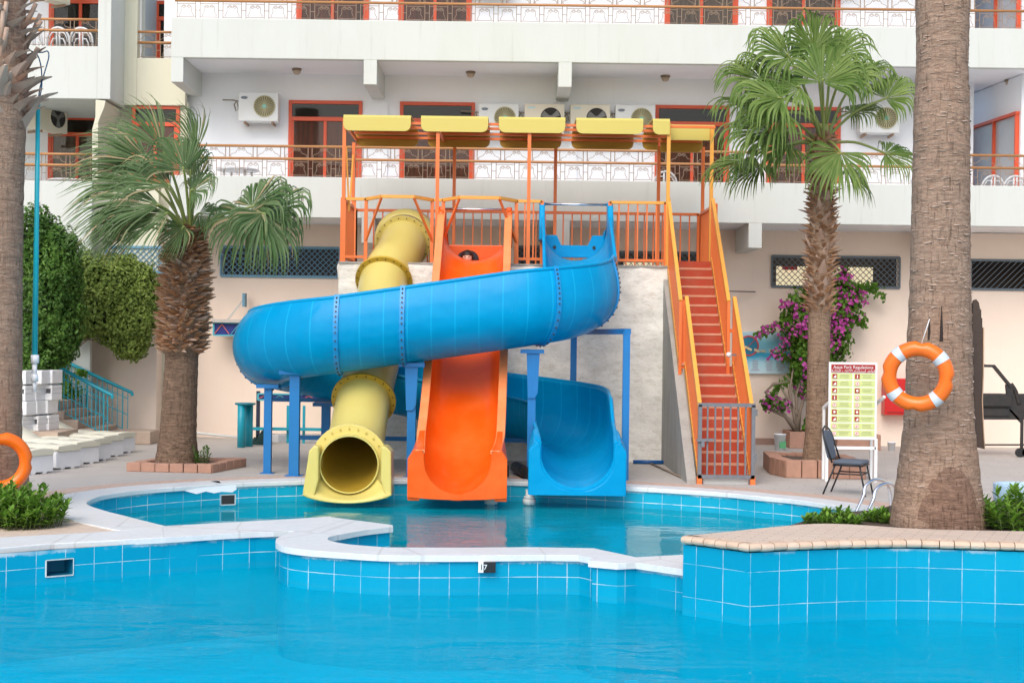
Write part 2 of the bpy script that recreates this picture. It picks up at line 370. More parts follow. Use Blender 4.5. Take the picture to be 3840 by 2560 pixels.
def paver_mat(name, a, b, joint, sx, sy, rot=0, mortar=.02, bs=.3, stain=(.3, .27, .25), jamt=1):
    m, n, l, p = newmat(name)
    mp = n.new('ShaderNodeMapping'); mp.inputs['Rotation'].default_value = (0, 0, rot); l.new(pos(n), mp.inputs['Vector'])
    br = n.new('ShaderNodeTexBrick'); br.inputs['Scale'].default_value = 1; br.inputs['Brick Width'].default_value = sx; br.inputs['Row Height'].default_value = sy
    br.inputs['Mortar Size'].default_value = mortar; br.inputs['Mortar Smooth'].default_value = .3; br.inputs['Color1'].default_value = c4(a); br.inputs['Color2'].default_value = c4(b); br.inputs['Mortar'].default_value = c4(tuple(x*jamt + y*(1-jamt) for x, y in zip(joint, a)))
    l.new(mp.outputs[0], br.inputs['Vector'])
    f = ramp(n, l, noi(n, l, pos(n), .9, 7, .68), .45, .75)
    cc = mixc(n, l, mth(n, l, 'MULTIPLY', f, .45), br.outputs['Color'], stain)
    f2 = ramp(n, l, noi(n, l, pos(n), 14, 5, .7), .35, .75)
    cc = mixc(n, l, mth(n, l, 'MULTIPLY', f2, .22), cc, tuple(x*1.25 for x in a))
    l.new(cc, p.inputs['Base Color']); p.inputs['Roughness'].default_value = .7
    h = mth(n, l, 'SUBTRACT', mth(n, l, 'MULTIPLY', noi(n, l, pos(n), 30, 4, .6), .4), br.outputs['Fac'])
    bump(n, l, p, h, bs, .01); return m
deck_m = paver_mat('concrete_deck_pavers', (.47, .435, .395), (.43, .395, .36), (.29, .255, .23), .4, .4, .25, .006, .25, (.45, .40, .36), .6)
pinkstrip = paver_mat('pink_brick_paving', (.62, .42, .32), (.52, .38, .30), (.40, .28, .22), .24, .09, .9, .012, .4, (.58, .50, .43))
tanbrick = paver_mat('tan_herringbone_brick', (.65, .52, .41), (.58, .455, .36), (.34, .25, .19), .26, .07, .42, .005, .35, (.62, .52, .42))
tanedge = M('rounded_tan_brick', (.64, .47, .34), .6, (.50, .33, .22), .6, 7, 40, .3, .01)

def stone_mat():
    m, n, l, p = newmat('rough_stone_render')
    a = noi(n, l, scalev(n, l, pos(n), (1, 1, 1.9)), 8, 10, .75, .6); b = noi(n, l, pos(n), .8, 4, .6)
    cc = mixc(n, l, ramp(n, l, a, .34, .52), (.72, .67, .58), (.90, .87, .80))
    cc = mixc(n, l, mth(n, l, 'MULTIPLY', ramp(n, l, b, .5, .7), .25), cc, (.70, .64, .54))
    l.new(cc, p.inputs['Base Color']); p.inputs['Roughness'].default_value = .9
    bump(n, l, p, a, .45, .05); return m
stone = stone_mat()
concrete = M('stained_concrete', (.40, .385, .355), .85, (.27, .25, .22), .7, 2.2, 16, .5, .02, stretch=(1.5, 1.5, .5))
stepstone = M('sandstone_step', (.48, .37, .29), .85, (.36, .27, .21), .6, 4, 25, .4, .015)

def bark_mat(name, a, b, c, ringf=9.0):
    m, n, l, p = newmat(name)
    v1 = noi(n, l, scalev(n, l, pos(n), (3.2, 3.2, 11)), 3.5, 9, .75, .5)
    v2 = noi(n, l, scalev(n, l, pos(n), (11, 11, 1.6)), 3, 6, .7); v4 = ramp(n, l, noi(n, l, scalev(n, l, pos(n), (1.3, 1.3, 16)), 2.6, 5, .6, 1.0), .56, .66)
    v3 = noi(n, l, scalev(n, l, pos(n), (1, 1, .6)), 1.4, 4, .6)
    cc = mixc(n, l, ramp(n, l, v1, .36, .64), b, a)
    cc = mixc(n, l, mth(n, l, 'MULTIPLY', ramp(n, l, v2, .54, .64), .7), cc, tuple(x*.5 for x in b))
    cc = mixc(n, l, mth(n, l, 'MULTIPLY', v4, .2), cc, tuple(min(.8, x*1.35) for x in a))
    cc = mixc(n, l, mth(n, l, 'MULTIPLY', ramp(n, l, v3, .5, .72), .55), cc, c)
    l.new(cc, p.inputs['Base Color']); p.inputs['Roughness'].default_value = .95; p.inputs['Specular IOR Level'].default_value = .15
    h = mth(n, l, 'ADD', mth(n, l, 'ADD', v1, mth(n, l, 'MULTIPLY', v4, .5)), mth(n, l, 'MULTIPLY', v2, -.9))
    bump(n, l, p, h, .85, .04); return m
bark_grey = bark_mat('fibrous_palm_bark', (.53, .37, .27), (.31, .20, .14), (.40, .235, .155))
bark_brown = bark_mat('brown_palm_bark', (.33, .22, .15), (.13, .082, .055), (.22, .15, .105))
bark_tan = bark_mat('tan_palm_bark', (.40, .28, .19), (.24, .155, .105), (.30, .18, .11))

def foliage(name, a, b, c=None, rough=.45, trans=.25, dry=0.0, dryc=(.4, .33, .18)):
    m, n, l, p = newmat(name)
    rnd = n.new('ShaderNodeNewGeometry').outputs['Random Per Island']
    cc = mixc(n, l, rnd, a, b)
    f = ramp(n, l, noi(n, l, pos(n), 2.0, 3, .6), .35, .7)
    cc = mixc(n, l, mth(n, l, 'MULTIPLY', f, .6), cc, c or tuple(x*.6 for x in a))
    if dry: cc = mixc(n, l, mth(n, l, 'GREATER_THAN', mth(n, l, 'FRACT', mth(n, l, 'MULTIPLY', rnd, 7.31)), 1-dry), cc, dryc)
    l.new(cc, p.inputs['Base Color']); p.inputs['Roughness'].default_value = rough; p.inputs['Specular IOR Level'].default_value = .22
    tr = n.new('ShaderNodeBsdfTranslucent'); l.new(cc, tr.inputs[0])
    mx = n.new('ShaderNodeMixShader'); mx.inputs[0].default_value = trans
    out = n['Material Output']; l.new(p.outputs[0], mx.inputs[1]); l.new(tr.outputs[0], mx.inputs[2]); l.new(mx.outputs[0], out.inputs[0])
    return m
frond_m = foliage('palm_frond_green', (.10, .185, .028), (.26, .34, .10), (.045, .115, .018), .5, .25, .03)
frond_grey = foliage('grey_green_palm_frond', (.07, .15, .04), (.22, .30, .14), (.04, .085, .025), .5, .25, .05)
petiole_m = M('palm_petiole', (.20, .26, .06), .4, (.28, .24, .08), .5, 5)
boot_m = foliage('dry_palm_leaf_base', (.38, .19, .085), (.58, .38, .245), (.19, .09, .045), .85, .05)
boot_pale = foliage('pale_palm_leaf_base', (.46, .30, .215), (.62, .48, .38), (.28, .16, .11), .85, .05)
hedge_dark = foliage('dark_tree_leaf', (.06, .15, .024), (.14, .26, .05), (.03, .085, .014), .4, .2)
hedge_olive = foliage('olive_bush_leaf', (.16, .235, .04), (.30, .38, .09), (.095, .15, .03), .5, .25)
shrub_m = foliage('glossy_shrub_leaf', (.11, .26, .025), (.26, .43, .07), (.06, .16, .018), .32, .25)
vine_m = foliage('vine_leaf', (.075, .19, .018), (.17, .32, .04), (.03, .08, .01), .45, .25)
flower_m = foliage('magenta_flower', (.50, .055, .33), (.68, .16, .50), (.40, .03, .26), .6, .35)
twig_m = M('grey_twig', (.26, .20, .15), .9)

def glass_mat():
    m, n, l, p = newmat('window_glass')
    fr = n.new('ShaderNodeFresnel'); fr.inputs[0].default_value = 1.5
    tr = n.new('ShaderNodeBsdfTransparent'); tr.inputs[0].default_value = (.80, .78, .74, 1)
    gl = n.new('ShaderNodeBsdfGlossy'); gl.inputs['Roughness'].default_value = .03
    mx = n.new('ShaderNodeMixShader'); l.new(mth(n, l, 'MULTIPLY', fr.outputs[0], .6), mx.inputs[0]); l.new(tr.outputs[0], mx.inputs[1]); l.new(gl.outputs[0], mx.inputs[2])
    l.new(mx.outputs[0], n['Material Output'].inputs[0]); return m
glass = glass_mat()
def water_mat(name, tint, refl, absorb, dens, calm, body, turbid):
    m, n, l, p = newmat(name)
    v = scalev(n, l, pos(n), (.55, 1.25, 1))
    big = noi(n, l, v, 1.3, 2, .5, .4); mid = noi(n, l, v, 5.0, 3, .55, .6); sml = noi(n, l, v, 17, 2, .5, .3)
    patch = ramp(n, l, noi(n, l, pos(n), .38, 2, .5), .46, .60)
    h = mth(n, l, 'ADD', mth(n, l, 'MULTIPLY', big, .55), mth(n, l, 'MULTIPLY', mth(n, l, 'ADD', mth(n, l, 'MULTIPLY', mid, .42), mth(n, l, 'MULTIPLY', sml, .16)), mth(n, l, 'ADD', mth(n, l, 'MULTIPLY', patch, 1.3), .12)))
    b = n.new('ShaderNodeBump'); b.inputs['Strength'].default_value = min(1, calm); b.inputs['Distance'].default_value = .06*max(1, calm); l.new(h, b.inputs['Height'])
    fr = n.new('ShaderNodeFresnel'); fr.inputs[0].default_value = 1.30; l.new(b.outputs[0], fr.inputs['Normal'])
    tr = n.new('ShaderNodeBsdfTransparent'); tr.inputs[0].default_value = c4(tint)
    gl = n.new('ShaderNodeBsdfGlossy'); gl.inputs['Roughness'].default_value = .02; l.new(b.outputs[0], gl.inputs['Normal'])
    df = n.new('ShaderNodeBsdfDiffuse'); df.inputs[0].default_value = c4(body)
    tb_ = n.new('ShaderNodeMixShader'); tb_.inputs[0].default_value = turbid; l.new(tr.outputs[0], tb_.inputs[1]); l.new(df.outputs[0], tb_.inputs[2])
    mx = n.new('ShaderNodeMixShader'); l.new(mth(n, l, 'MULTIPLY', fr.outputs[0], refl), mx.inputs[0]); l.new(tb_.outputs[0], mx.inputs[1]); l.new(gl.outputs[0], mx.inputs[2])
    out = n['Material Output']; l.new(mx.outputs[0], out.inputs['Surface'])
    va = n.new('ShaderNodeVolumeAbsorption'); va.inputs['Color'].default_value = c4(absorb); va.inputs['Density'].default_value = dens
    l.new(va.outputs[0], out.inputs['Volume'])
    return m
water_near = water_mat('pool_water', (.92, 1, 1), .62, (.0, .88, .99), .13, 4.0, (.0, .58, .83), .40)
water_far = water_mat('splash_pool_water', (.92, 1, 1), 1.0, (.0, .90, .95), .15, .36, (.0, .57, .70), .44)
# ================================================================= POOLS AND GROUND
def G(lst, z=0): return [gr(x, y, z) for x, y in lst]
far_px = [(3269,1925),(3201,1910),(3098,1893),(2969,1876),(2840,1864),(2723,1852),(2516,1838),(2341,1828),(2100,1815),(1800,1806),(1510,1803),(1133,1806),(829,1818),(552,1838),(387,1860),(326,1882),(322,1898),(387,1921),(480,1945),(613,1979)]
far_w = G(far_px)
far_c = catmull([Vector((4.2, 15.6, 0)), Vector((4.62, 16.7, 0))] + far_w[:16], 5) + catmull(far_w[15:], 4)[1:]
lw_px = [(613,2020),(414,2031),(188,2043),(0,2059),(-400,2092)]
lw = G(lw_px); lw.append(lw[-1] + (lw[-1]-lw[-2]).normalized()*7)
hole = [(x.x, x.y) for x in far_c] + [(x.x, x.y) for x in lw] + [(lw[-1].x, 3.5), (12, 3.5), (12, 15.6)]
def sheet(name, outer, holes, z, mat_):
    polys = [[Vector((p[0], p[1], 0)) for p in outer]] + [[Vector((p[0], p[1], 0)) for p in h_] for h_ in holes]
    tr = geometry.tessellate_polygon(polys); flat = [p for q in polys for p in q]
    mb = MB(); n = mb.add([(p.x, p.y, z) for p in flat])
    for t in tr:
        a, b, c = t
        if (flat[b]-flat[a]).cross(flat[c]-flat[a]).z < 0: a, c = c, a
        mb.face((n+a, n+b, n+c))
    o = mb.build(name, mat_, recalc=False); tag(o, kind='structure'); return o
sheet('deck', [(-70, -40), (70, -40), (70, 90), (-70, 90)], [hole], 0, deck_m)
# pink brick strip that follows the far coping, and the left brick paving
inner = far_c
outr = [p for p in offset([Vector(p) for p in inner], -.40)]
k0 = next(i for i, p in enumerate(inner) if (p - far_w[12]).length < 1e-4)
lob_in = G([(829,1818),(552,1838),(387,1860),(326,1882),(322,1898),(387,1921),(480,1945),(613,1979)])
lob_out = G([(822,1804),(525,1823),(345,1842),(215,1866),(185,1902),(215,1932),(276,1958),(453,1996)])
def band(name, A, B, z0, z1, mat_, parent=None):
    mb = MB()
    n = len(A)
    secs = [[(a.x, a.y, z0), (b.x, b.y, z0), (b.x, b.y, z1), (a.x, a.y, z1)] for a, b in zip(A, B)]
    mb.sweep(secs, True, 0, False); b0 = 0
    mb.face((0, 1, 2, 3)); k = 4*(n-1); mb.face((k+3, k+2, k+1, k))
    return mb
cop_in = offset(inner[:k0+1], .03); cop_out = outr[:k0+1]
mbc = band('c', cop_in, cop_out, -.045, .022, marble)
li = catmull(lob_in, 4); lo = catmull(lob_out, 4)
m2 = band('c', offset(li, .03), lo, -.045, .022, marble)
def merge(a, b):
    n = len(a.v); a.v += b.v; a.f += [tuple(i+n for i in f) for f in b.f]; a.m += b.m; a.uv += b.uv; a.sm += b.sm
merge(mbc, m2)
lf = [gr(613,1979)] ; lb = G([(613,1979),(453,1996),(200,2010),(0,2021),(-400,2045)]); lb.append(lb[-1] + (lw[-1]-lw[-2]))
m3 = band('c', offset(lw, .03), lb, -.045, .0225, marble); merge(mbc, m3)
o = mbc.build('pool_coping', marble, bevel=.012); tag(o, kind='structure')
mb = band('p', [Vector(p) for p in cop_out], offset(cop_out, -.55), -.02, .004, pinkstrip)
m2 = band('p', lo, offset(lo, -.5), -.02, .0045, pinkstrip); merge(mb, m2)
o = mb.build('brick_border', pinkstrip); tag(o, kind='structure')
P = G([(185,1902),(276,1958),(453,1996),(200,2010),(0,2021),(-400,2045),(-500,1960),(-300,1880)])
o = sheet('brick_paving', [(p.x, p.y) for p in P], [], .006, tanbrick)
# pool walls
mb = MB(); 
mb.strip([(p.x, p.y) for p in far_c], -1.1, -.03, 0)
o = mb.build('splash_pool_wall', tile_far, recalc=False); tag(o, kind='structure'); mb = MB()
nx = gr(224, 2060)                                   # skimmer opening in the left wall of the near pool
Lw = [(p.x, p.y) for p in lw]
# straight left wall split round the opening
a0, a1 = Vector(Lw[0]), Vector(Lw[4]); dirw = (a1-a0).normalized()
def onwall(px, py, z):                               # distance along the wall for a photo pixel
    k = uv_(px, py)[0]/F; return (k*a0.y - a0.x)/(dirw.x - k*dirw.y)
s0, s1 = sorted((onwall(172, 2125, 0), onwall(275, 2125, 0))); yw_ = (a0 + dirw*(s0+s1)/2).y; z0s, z1s = at(224, 2158, yw_).z, at(224, 2096, yw_).z
def wp(s): q = a0 + dirw*s; return (q.x, q.y)
mb.strip([wp(0), wp(s0)], -1.4, -.03, 0)
mb.strip([wp(s0), wp(s1)], z1s, -.03, 0, s0); mb.strip([wp(s0), wp(s1)], -1.4, z0s, 0, s0)
mb.strip([wp(s1), wp((a1-a0).length)], -1.4, -.03, 0, s1); mb.strip([wp((a1-a0).length), Lw[5]], -1.4, -.03, 0, (a1-a0).length)
mb.strip([(lw[-1].x, lw[-1].y), (lw[-1].x, 3.5), (12, 3.5), (12, 15.6)], -1.4, -.03)
o = mb.build('pool_wall', tile, recalc=False); tag(o, kind='structure')
mb = MB(); mb.box(lw[-1].x-.5, 12.5, 3.2, 17.2, -1.5, -1.4); mb.box(-7, 6, 13.5, 22, -1.2, -1.1)
o = mb.build('pool_floor', pool_floor_m); tag(o, kind='structure')
# skimmer niche boxes
nb = Vector((-dirw.y, dirw.x)); nb = nb if nb.y > 0 else -nb
skim_m = M('skimmer_blue_plaster', (.0, .20, .34), .6)
def niche(qa, qb, zlo, zhi, nrm, dep, label):
    t = thing('skimmer_box', ((qa[0]+qb[0])/2, (qa[1]+qb[1])/2, zlo), label, 'pool skimmer', 'skimmer openings in the tiled pool walls')
    A, B = Vector((qa[0], qa[1], 0)), Vector((qb[0], qb[1], 0)); N3 = Vector((nrm.x, nrm.y, 0)); U = (B-A).normalized(); e = .02
    mb = MB(); z = Vector((0, 0, 1))
    cn = [A+z*zlo, B+z*zlo, B+z*zhi, A+z*zhi]; bk = [c + N3*dep for c in cn]
    for i in range(4): j = (i+1) % 4; mb.quad(cn[i], cn[j], bk[j], bk[i])
    mb.quad(*bk); mb.build('recess', skim_m, t, recalc=False)
    mb = MB(); f = -N3*.006
    mb.bar(cn[0]+f, cn[1]+f, .012, .012); mb.bar(cn[2]+f, cn[3]+f, .007, .01); mb.bar(cn[1]+f, cn[2]+f, .014, .012); mb.bar(cn[3]+f, cn[0]+f, .007, .01)
    mb.build('rim', M('grout_rim', (.55, .58, .56), .7, (.3, .3, .28), .6, 20), t)
niche(wp(s0), wp(s1), z0s, z1s, nb, .28, 'large dark skimmer opening low in the blue tiled wall under the front marble coping')
q0 = gr(826, 1866, -.14); q1 = gr(880, 1864, -.14)
d2 = (q1-q0).normalized(); n2 = Vector((-d2.y, d2.x)); n2 = n2 if n2.y > 0 else -n2
mbt = Vector((0, 0))
niche((q0.x-n2.x*.03, q0.y-n2.y*.03), (q1.x-n2.x*.03, q1.y-n2.y*.03), -.235, -.095, n2, .02, 'small skimmer opening with broken tiles in the far pool wall below the palm planter')
mb = MB(); mb.obox((q0+q1)/2 - Vector((n2.x, n2.y, 0))*.034 + Vector((0, 0, -.025)), d2*.085, Vector((n2.x, n2.y, 0))*.003, Vector((0, 0, .058)))
pts_p = [(692,1832),(720,1826),(760,1822),(882,1818),(884,1836),(868,1846),(828,1842),(800,1846),(770,1838),(735,1846)]
W_par = [o_ for o_ in bpy.data.objects if o_.name.startswith('skimmer_box')][-1]
mb.build('opening_shade_panel', dark_in, W_par)  # thin dark panel painted as the shade inside the opening
mb = MB(); qp = [Vector(( (q0.x + d2.x*((x-826)/54*(q1-q0).length)), (q0.y + d2.y*((x-826)/54*(q1-q0).length)), at(x, y, q0.y).z)) - Vector((n2.x, n2.y, 0))*.036 for x, y in pts_p]
n_q = mb.add(qp); mb.face(range(n_q, n_q+len(qp))); mb.build('plaster_patch', white_plas, W_par, recalc=False)
# ---- divider wall between the two pools
P1 = G([(500,1960),(613,1979),(800,1968),(1000,1957),(1231,1943),(1242,1971),(1104,1994),(961,1999),(829,2006),(613,2020),(480,2027.5)])
P2 = G([(1236,1944),(1472,1974),(1474,1981),(1370,1993),(1287,2008),(1240,2018),(1229,2027),(1242,2035),(1298,2046),(1370,2053),(1452,2059),(1729,2060),(1986,2058),(2226,2062),(2385,2096),(2573,2086),(2620,2086),(2620,2153),(2573,2144),(2382,2116),(2315,2119),(2205,2109),(2222,2100),(2168,2089),(2027,2087),(1751,2090),(1577,2090),(1425,2088),(1254,2077),(1140,2068),(1066,2057),(1038,2044),(1034,2033),(1046,2020),(1108,1996),(1246,1972)])
P2s = P2[:2] + catmull(P2[2:11], 4) + P2[11:24] + catmull(P2[24:35], 4) + P2[35:]
dv = thing('pool_divider_wall', (-.5, 14.2, -1.4), 'low blue tiled wall with curved white marble top dividing the two pools', 'pool wall')
def area(P): return sum(P[i].x*P[(i+1) % len(P)].y - P[(i+1) % len(P)].x*P[i].y for i in range(len(P)))
def inset(P, d): return offset(P, d if area(P) > 0 else -d, True)
mb = MB(); mb.prism(inset(P2s, .035), -1.4, -.035); mb.prism(inset(P1, .003), -1.39, -.036); mb.build('tiled_wall', tile, dv)
mb = MB(); mb.prism(P2s, -.04, .022); mb.prism(inset(P1, -.03), -.04, .0185); mb.build('marble_top', marble, dv, bevel=.01)
# depth marker tile on the divider
def text_mesh(txt, size, mat_, parent, name, M4, extrude=.001, align='CENTER'):
    cu = bpy.data.curves.new('t', 'FONT'); cu.body = txt; cu.size = size; cu.extrude = extrude; cu.align_x = align; cu.align_y = 'CENTER'
    ob = bpy.data.objects.new('t', cu); col.objects.link(ob)
    bpy.context.view_layer.update()
    me = bpy.data.meshes.new_from_object(ob.evaluated_get(bpy.context.evaluated_depsgraph_get()))
    bpy.data.objects.remove(ob); me.transform(Matrix.Translation(-W[parent.name]) @ M4); me.materials.clear(); me.materials.append(mat_)
    o = bpy.data.objects.new(name, me); col.objects.link(o); o.parent = parent; W[o.name] = W[parent.name]; return o
a, b = gr(1794, 2107, -.07), gr(1859, 2107, -.07)
yq = gr(1820, 2090).y - .035 + .026
mk = thing('depth_marker', ((a.x+b.x)/2, yq, -.16), 'small black and white depth marker tile on the curved divider wall', 'pool sign')
x0, x1 = at(1794, 2107, yq).x, at(1859, 2107, yq).x; zt, zb = at(1820, 2106, yq).z, at(1820, 2146, yq).z
xm = x0 + (x1-x0)*.3
mb = MB(); mb.box(x0, xm, yq-.008, yq+.02, zb, zt, 0); mb.box(xm, x1, yq-.0075, yq+.02, zb, zt, 1); mb.build('plate', [white_plas, black_plas], mk, bevel=.003)
EUP = lambda x, y, z: Matrix.Translation((x, y, z)) @ Matrix.Rotation(pi/2, 4, 'X')
text_mesh('1', (zt-zb)*.8, black_plas, mk, 'numeral', EUP(x0+(xm-x0)*.6, yq-.012, (zb+zt)/2)); text_mesh('7', (zt-zb)*.7, white_plas, mk, 'numeral', EUP(xm+.018, yq-.012, (zb+zt)/2))
# ---- island planter on the right
fp = [(2572,12.98),(2820,12.5),(3100,12.75),(3390,12.9),(3600,12.85),(3840,12.78),(4600,12.6)]
def PX(px, D): return (px-1920)/F*D
IF = [Vector((PX(px, D), D, 0)) for px, D in fp]
IB = [Vector((PX(px, D), D, 0)) for px, D in ((4600,17.0),(3560,16.6),(3380,16.4),(3290,15.6),(3090,15.2),(3000,14.4),(2900,13.75),(2740,13.35))]
isl = thing('island_planter', (3.2, 14, -1.4), 'raised planter island with blue tiled side and rounded tan brick rim', 'planter')
front = IF[:2] + catmull(IF[1:], 4)[1:]
full = front + IB
mb = MB(); mb.prism(full, -1.4, .27); mb.build('tiled_wall', tile_isl, isl)
inn = [Vector((PX(px, D), D, 0)) for px, D in ((2585,12.98),(2700,13.2),(2900,13.65),(3060,13.95),(3200,13.95),(3400,13.72),(3600,13.62),(3840,13.6),(4600,13.5))]
inn = catmull(inn, 3); off = offset(front, -.045)
# brick rim: rounded nose made of bricks on edge, then herringbone top
mb = MB(); fr_ = []
L = 0; seg = []
dense = []
for a, b in zip(off[:-1], off[1:]):
    k = max(1, int((b-a).length/.03))
    for j in range(k): dense.append(a.lerp(b, j/k))
dense.append(off[-1])
nrm_in = offset(dense, .14)
acc = 0; last = 0; rnd = random.Random(4); i0 = 0
cut = [0]; d = 0
for i in range(1, len(dense)):
    d += (dense[i]-dense[i-1]).length
    if d > .115: cut.append(i); d = 0
cut.append(len(dense)-1)
for c0, c1 in zip(cut[:-1], cut[1:]):
    if c1 <= c0: continue
    dz, do = rnd.uniform(-.003, .003), rnd.uniform(-.004, .004)
    secs = []
    for k in (0.03, .35, .65, .97):
        i = min(c1, max(c0, c0 + (c1-c0)*k)); ia = int(i); p = dense[ia].lerp(dense[min(ia+1, len(dense)-1)], i-ia); q = nrm_in[ia].lerp(nrm_in[min(ia+1, len(dense)-1)], i-ia)
        u = (q-p).normalized(); p = p + u*do; pinch = .003 if k in (.03, .97) else 0
        sec = []
        for an in range(0, 181, 30):
            r = .036 - pinch
            sec.append(p + u*(.04 - cos(radians(an-90))*r*1.1) + Vector((0, 0, .316 + dz - cos(radians(an))*r)))
        sec += [q + Vector((0, 0, .352+dz-pinch*.5)), q + Vector((0, 0, .27))]
        secs.append(sec)
    b = mb.sweep(secs, True, rnd.choice((0, 0, 1)), False); ns = len(secs[0]); mb.face([b+j for j in range(ns)], 0); mb.face([b+3*ns+j for j in range(ns)][::-1], 0)
tanedge2 = M('pale_rounded_brick', (.66, .50, .375), .6, (.52, .36, .25), .6, 7, 40, .3, .01)
mb.build('brick_nosing', [tanedge, tanedge2], isl)
top_poly = [Vector(p) for p in offset(dense, .12)][::6] + inn[::-1]
mb = MB(); mb.prism(top_poly, .30, .352); mb.build('brick_top', tanbrick, isl)
soil_poly = [p for p in inn] + IB[:]
mb = MB(); mb.prism(inset([p for p in inn] + IB[:1] + IB[2:], .02), .20, .31); mb.build('planting_soil', soil, isl)
# ---- water
cl = G([(560,1996),(900,1978),(1120,1978),(1075,2012),(1062,2036),(1120,2056),(1300,2068),(1577,2075),(1751,2075),(2027,2073),(2175,2076),(2260,2100),(2385,2106),(2600,2112)])
cl.append(Vector((2.0, 13.3, 0)))
near_poly = [(lw[-1].x-.2, lw[-1].y+.1), (lw[-2].x-.02, lw[-2].y+.10)] + [(p.x, p.y+.08) for p in lw[-3:0:-1]] + [(p.x, p.y) for p in cl] + [(12.1, 13.6), (12.1, 3.4), (lw[-1].x-.2, 3.4)]
mb = MB(); mb.prism(near_poly, -1.405, -.37); o = mb.build('pool_water', water_near); tag(o, kind='structure')
far_poly = [(p.x, p.y) for p in cl[::-1]] ; far_poly = [(3.0, 14.2)] + far_poly[:-0 or None] + [(p.x, p.y) for p in offset(far_c, -.06)[::-1]]
mb = MB(); mb.prism(far_poly, -1.105, -.28); o = mb.build('splash_pool_water', water_far); tag(o, kind='structure')

# ================================================================= HOTEL
BY, FY = 30.0, 28.3
hotel = thing('hotel_building', (0, BY, 0), 'white and peach hotel building with long balconies and orange framed doors', 'building')
def X(px, D, py=1280): return at(px, py, D).x
def Z(px, py, D): return at(px, py, D).z
xl = X(640, FY, 300)
lat = [(2894,960,3372,1080),(3640,975,4100,1090),(2320,945,2640,1012),(1940,925,2060,1000),(830,925,1272,1040)]
holes_ = []
for x0, y0, x1, y1 in lat:
    a, b = at(x0, y0, BY), at(x1, y1, BY); holes_.append((a.x, b.x, b.z, a.z))
holes_.sort()
mb = MB(); xa = X(600, BY); zlo, zhi = 0, 4.51        # ground floor wall with real window openings
xs = xa
for hx0, hx1, hz0, hz1 in holes_:
    mb.box(xs, hx0, BY, BY+.25, zlo, zhi); mb.box(hx0, hx1, BY, BY+.25, zlo, hz0); mb.box(hx0, hx1, BY, BY+.25, hz1, zhi); xs = hx1
mb.box(xs, 24, BY, BY+.25, zlo, zhi); mb.build('ground_floor_wall', peach_wall, hotel)
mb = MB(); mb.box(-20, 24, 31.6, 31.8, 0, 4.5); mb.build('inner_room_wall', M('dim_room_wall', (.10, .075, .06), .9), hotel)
for x0, y0, x1, y1 in (lat[0], lat[2]):
    a, b = at(x0+20, y0+38, 30.9), at(x1-100, y1+30, 30.9); mb = MB(); mb.box(a.x, b.x, 30.9, 31.0, b.z, a.z); mb.build('glowing_room_panel', backroom, hotel)
mb = MB(); a, b = at(2935, 998, 30.8), at(2990, 1012, 30.8); mb.box(a.x, b.x, 30.8, 30.85, b.z, a.z); mb.build('red_lamp_shade', red_box, hotel)
def lattice(x0, y0, x1, y1, D, mat_, sp=.105, one=False):
    a, b = at(x0, y0, D), at(x1, y1, D); X0, X1, Z0, Z1 = a.x, b.x, b.z, a.z
    fr = MB(); yy = D - .02
    for q in (((X0, yy, Z0), (X1, yy, Z0)), ((X0, yy, Z1), (X1, yy, Z1)), ((X0, yy, Z0), (X0, yy, Z1)), ((X1, yy, Z0), (X1, yy, Z1))): fr.bar(q[0], q[1], .03, .05)
    f = fr.build('lattice_window', mat_, hotel); ls = MB(); hgt = Z1-Z0
    k = -hgt
    while k < X1-X0:
        for sgn in ((1,) if one else (1, -1)):
            t0, t1 = max(0, -k), min(hgt, X1-X0-k)
            if t1 - t0 > .03:
                p = [(X0+k+t, yy + .008*sgn, (Z0+t) if sgn > 0 else (Z1-t)) for t in (t0, t1)]
                ls.bar(p[0], p[1], .022, .012)
        k += sp
    ls.build('lattice_strips', mat_, f)
for i, (x0, y0, x1, y1) in enumerate(lat): lattice(x0, y0, x1, y1, BY, lattice_blue if i in (4,) else lattice_grey, .12 if i == 4 else .125, i == 1)
# upper walls
mb = MB(); xre = X(3640, BY); mb.box(X(600, BY), xre, BY, BY+.25, 4.511, 13); mb.box(xre, 24, 31.3, 31.5, 4.511, 13); mb.build('upper_wall', recess_wall, hotel)
# balcony slabs, parapets and beams
for (z0, z1, nm) in ((4.51, 5.32, 'lower'), (7.66, 8.45, 'upper'), (10.82, 11.5, 'top')):
    mb = MB(); mb.box(xl, 24, FY, FY+.14, z0, z1); mb.box(xl, xl+.14, FY+.14, BY, z0, z1-.003); mb.build('balcony_parapet', white_wall, hotel, bevel=.012)
    mb = MB(); mb.box(xl+.14, 24, FY+.14, BY, z0+.012, z0+.17); mb.box(X(3640, BY), 24, BY, 31.4, z0+.012, z0+.17); mb.build('balcony_slab', recess_wall, hotel)
for bx0, bx1 in ((641,687),(1363,1413),(2094,2144),(2815,2865),(3530,3580)):
    for zt in (4.51, 7.66):
        a = at(bx0, 300, FY).x; b = at(bx1, 300, FY).x
        if bx0 == 641: a = xl+.004
        mb = MB(); mb.box(a, b, FY+.004, BY, zt-.49, zt+.008); mb.build('balcony_beam', white_wall, hotel, bevel=.01)
for pxp in (1430, 2140):
    mb = MB(); mb.box(X(pxp-14, BY), X(pxp+14, BY), BY-.06, BY, 4.69, 7.1); mb.build('pilaster', recess_wall, hotel)
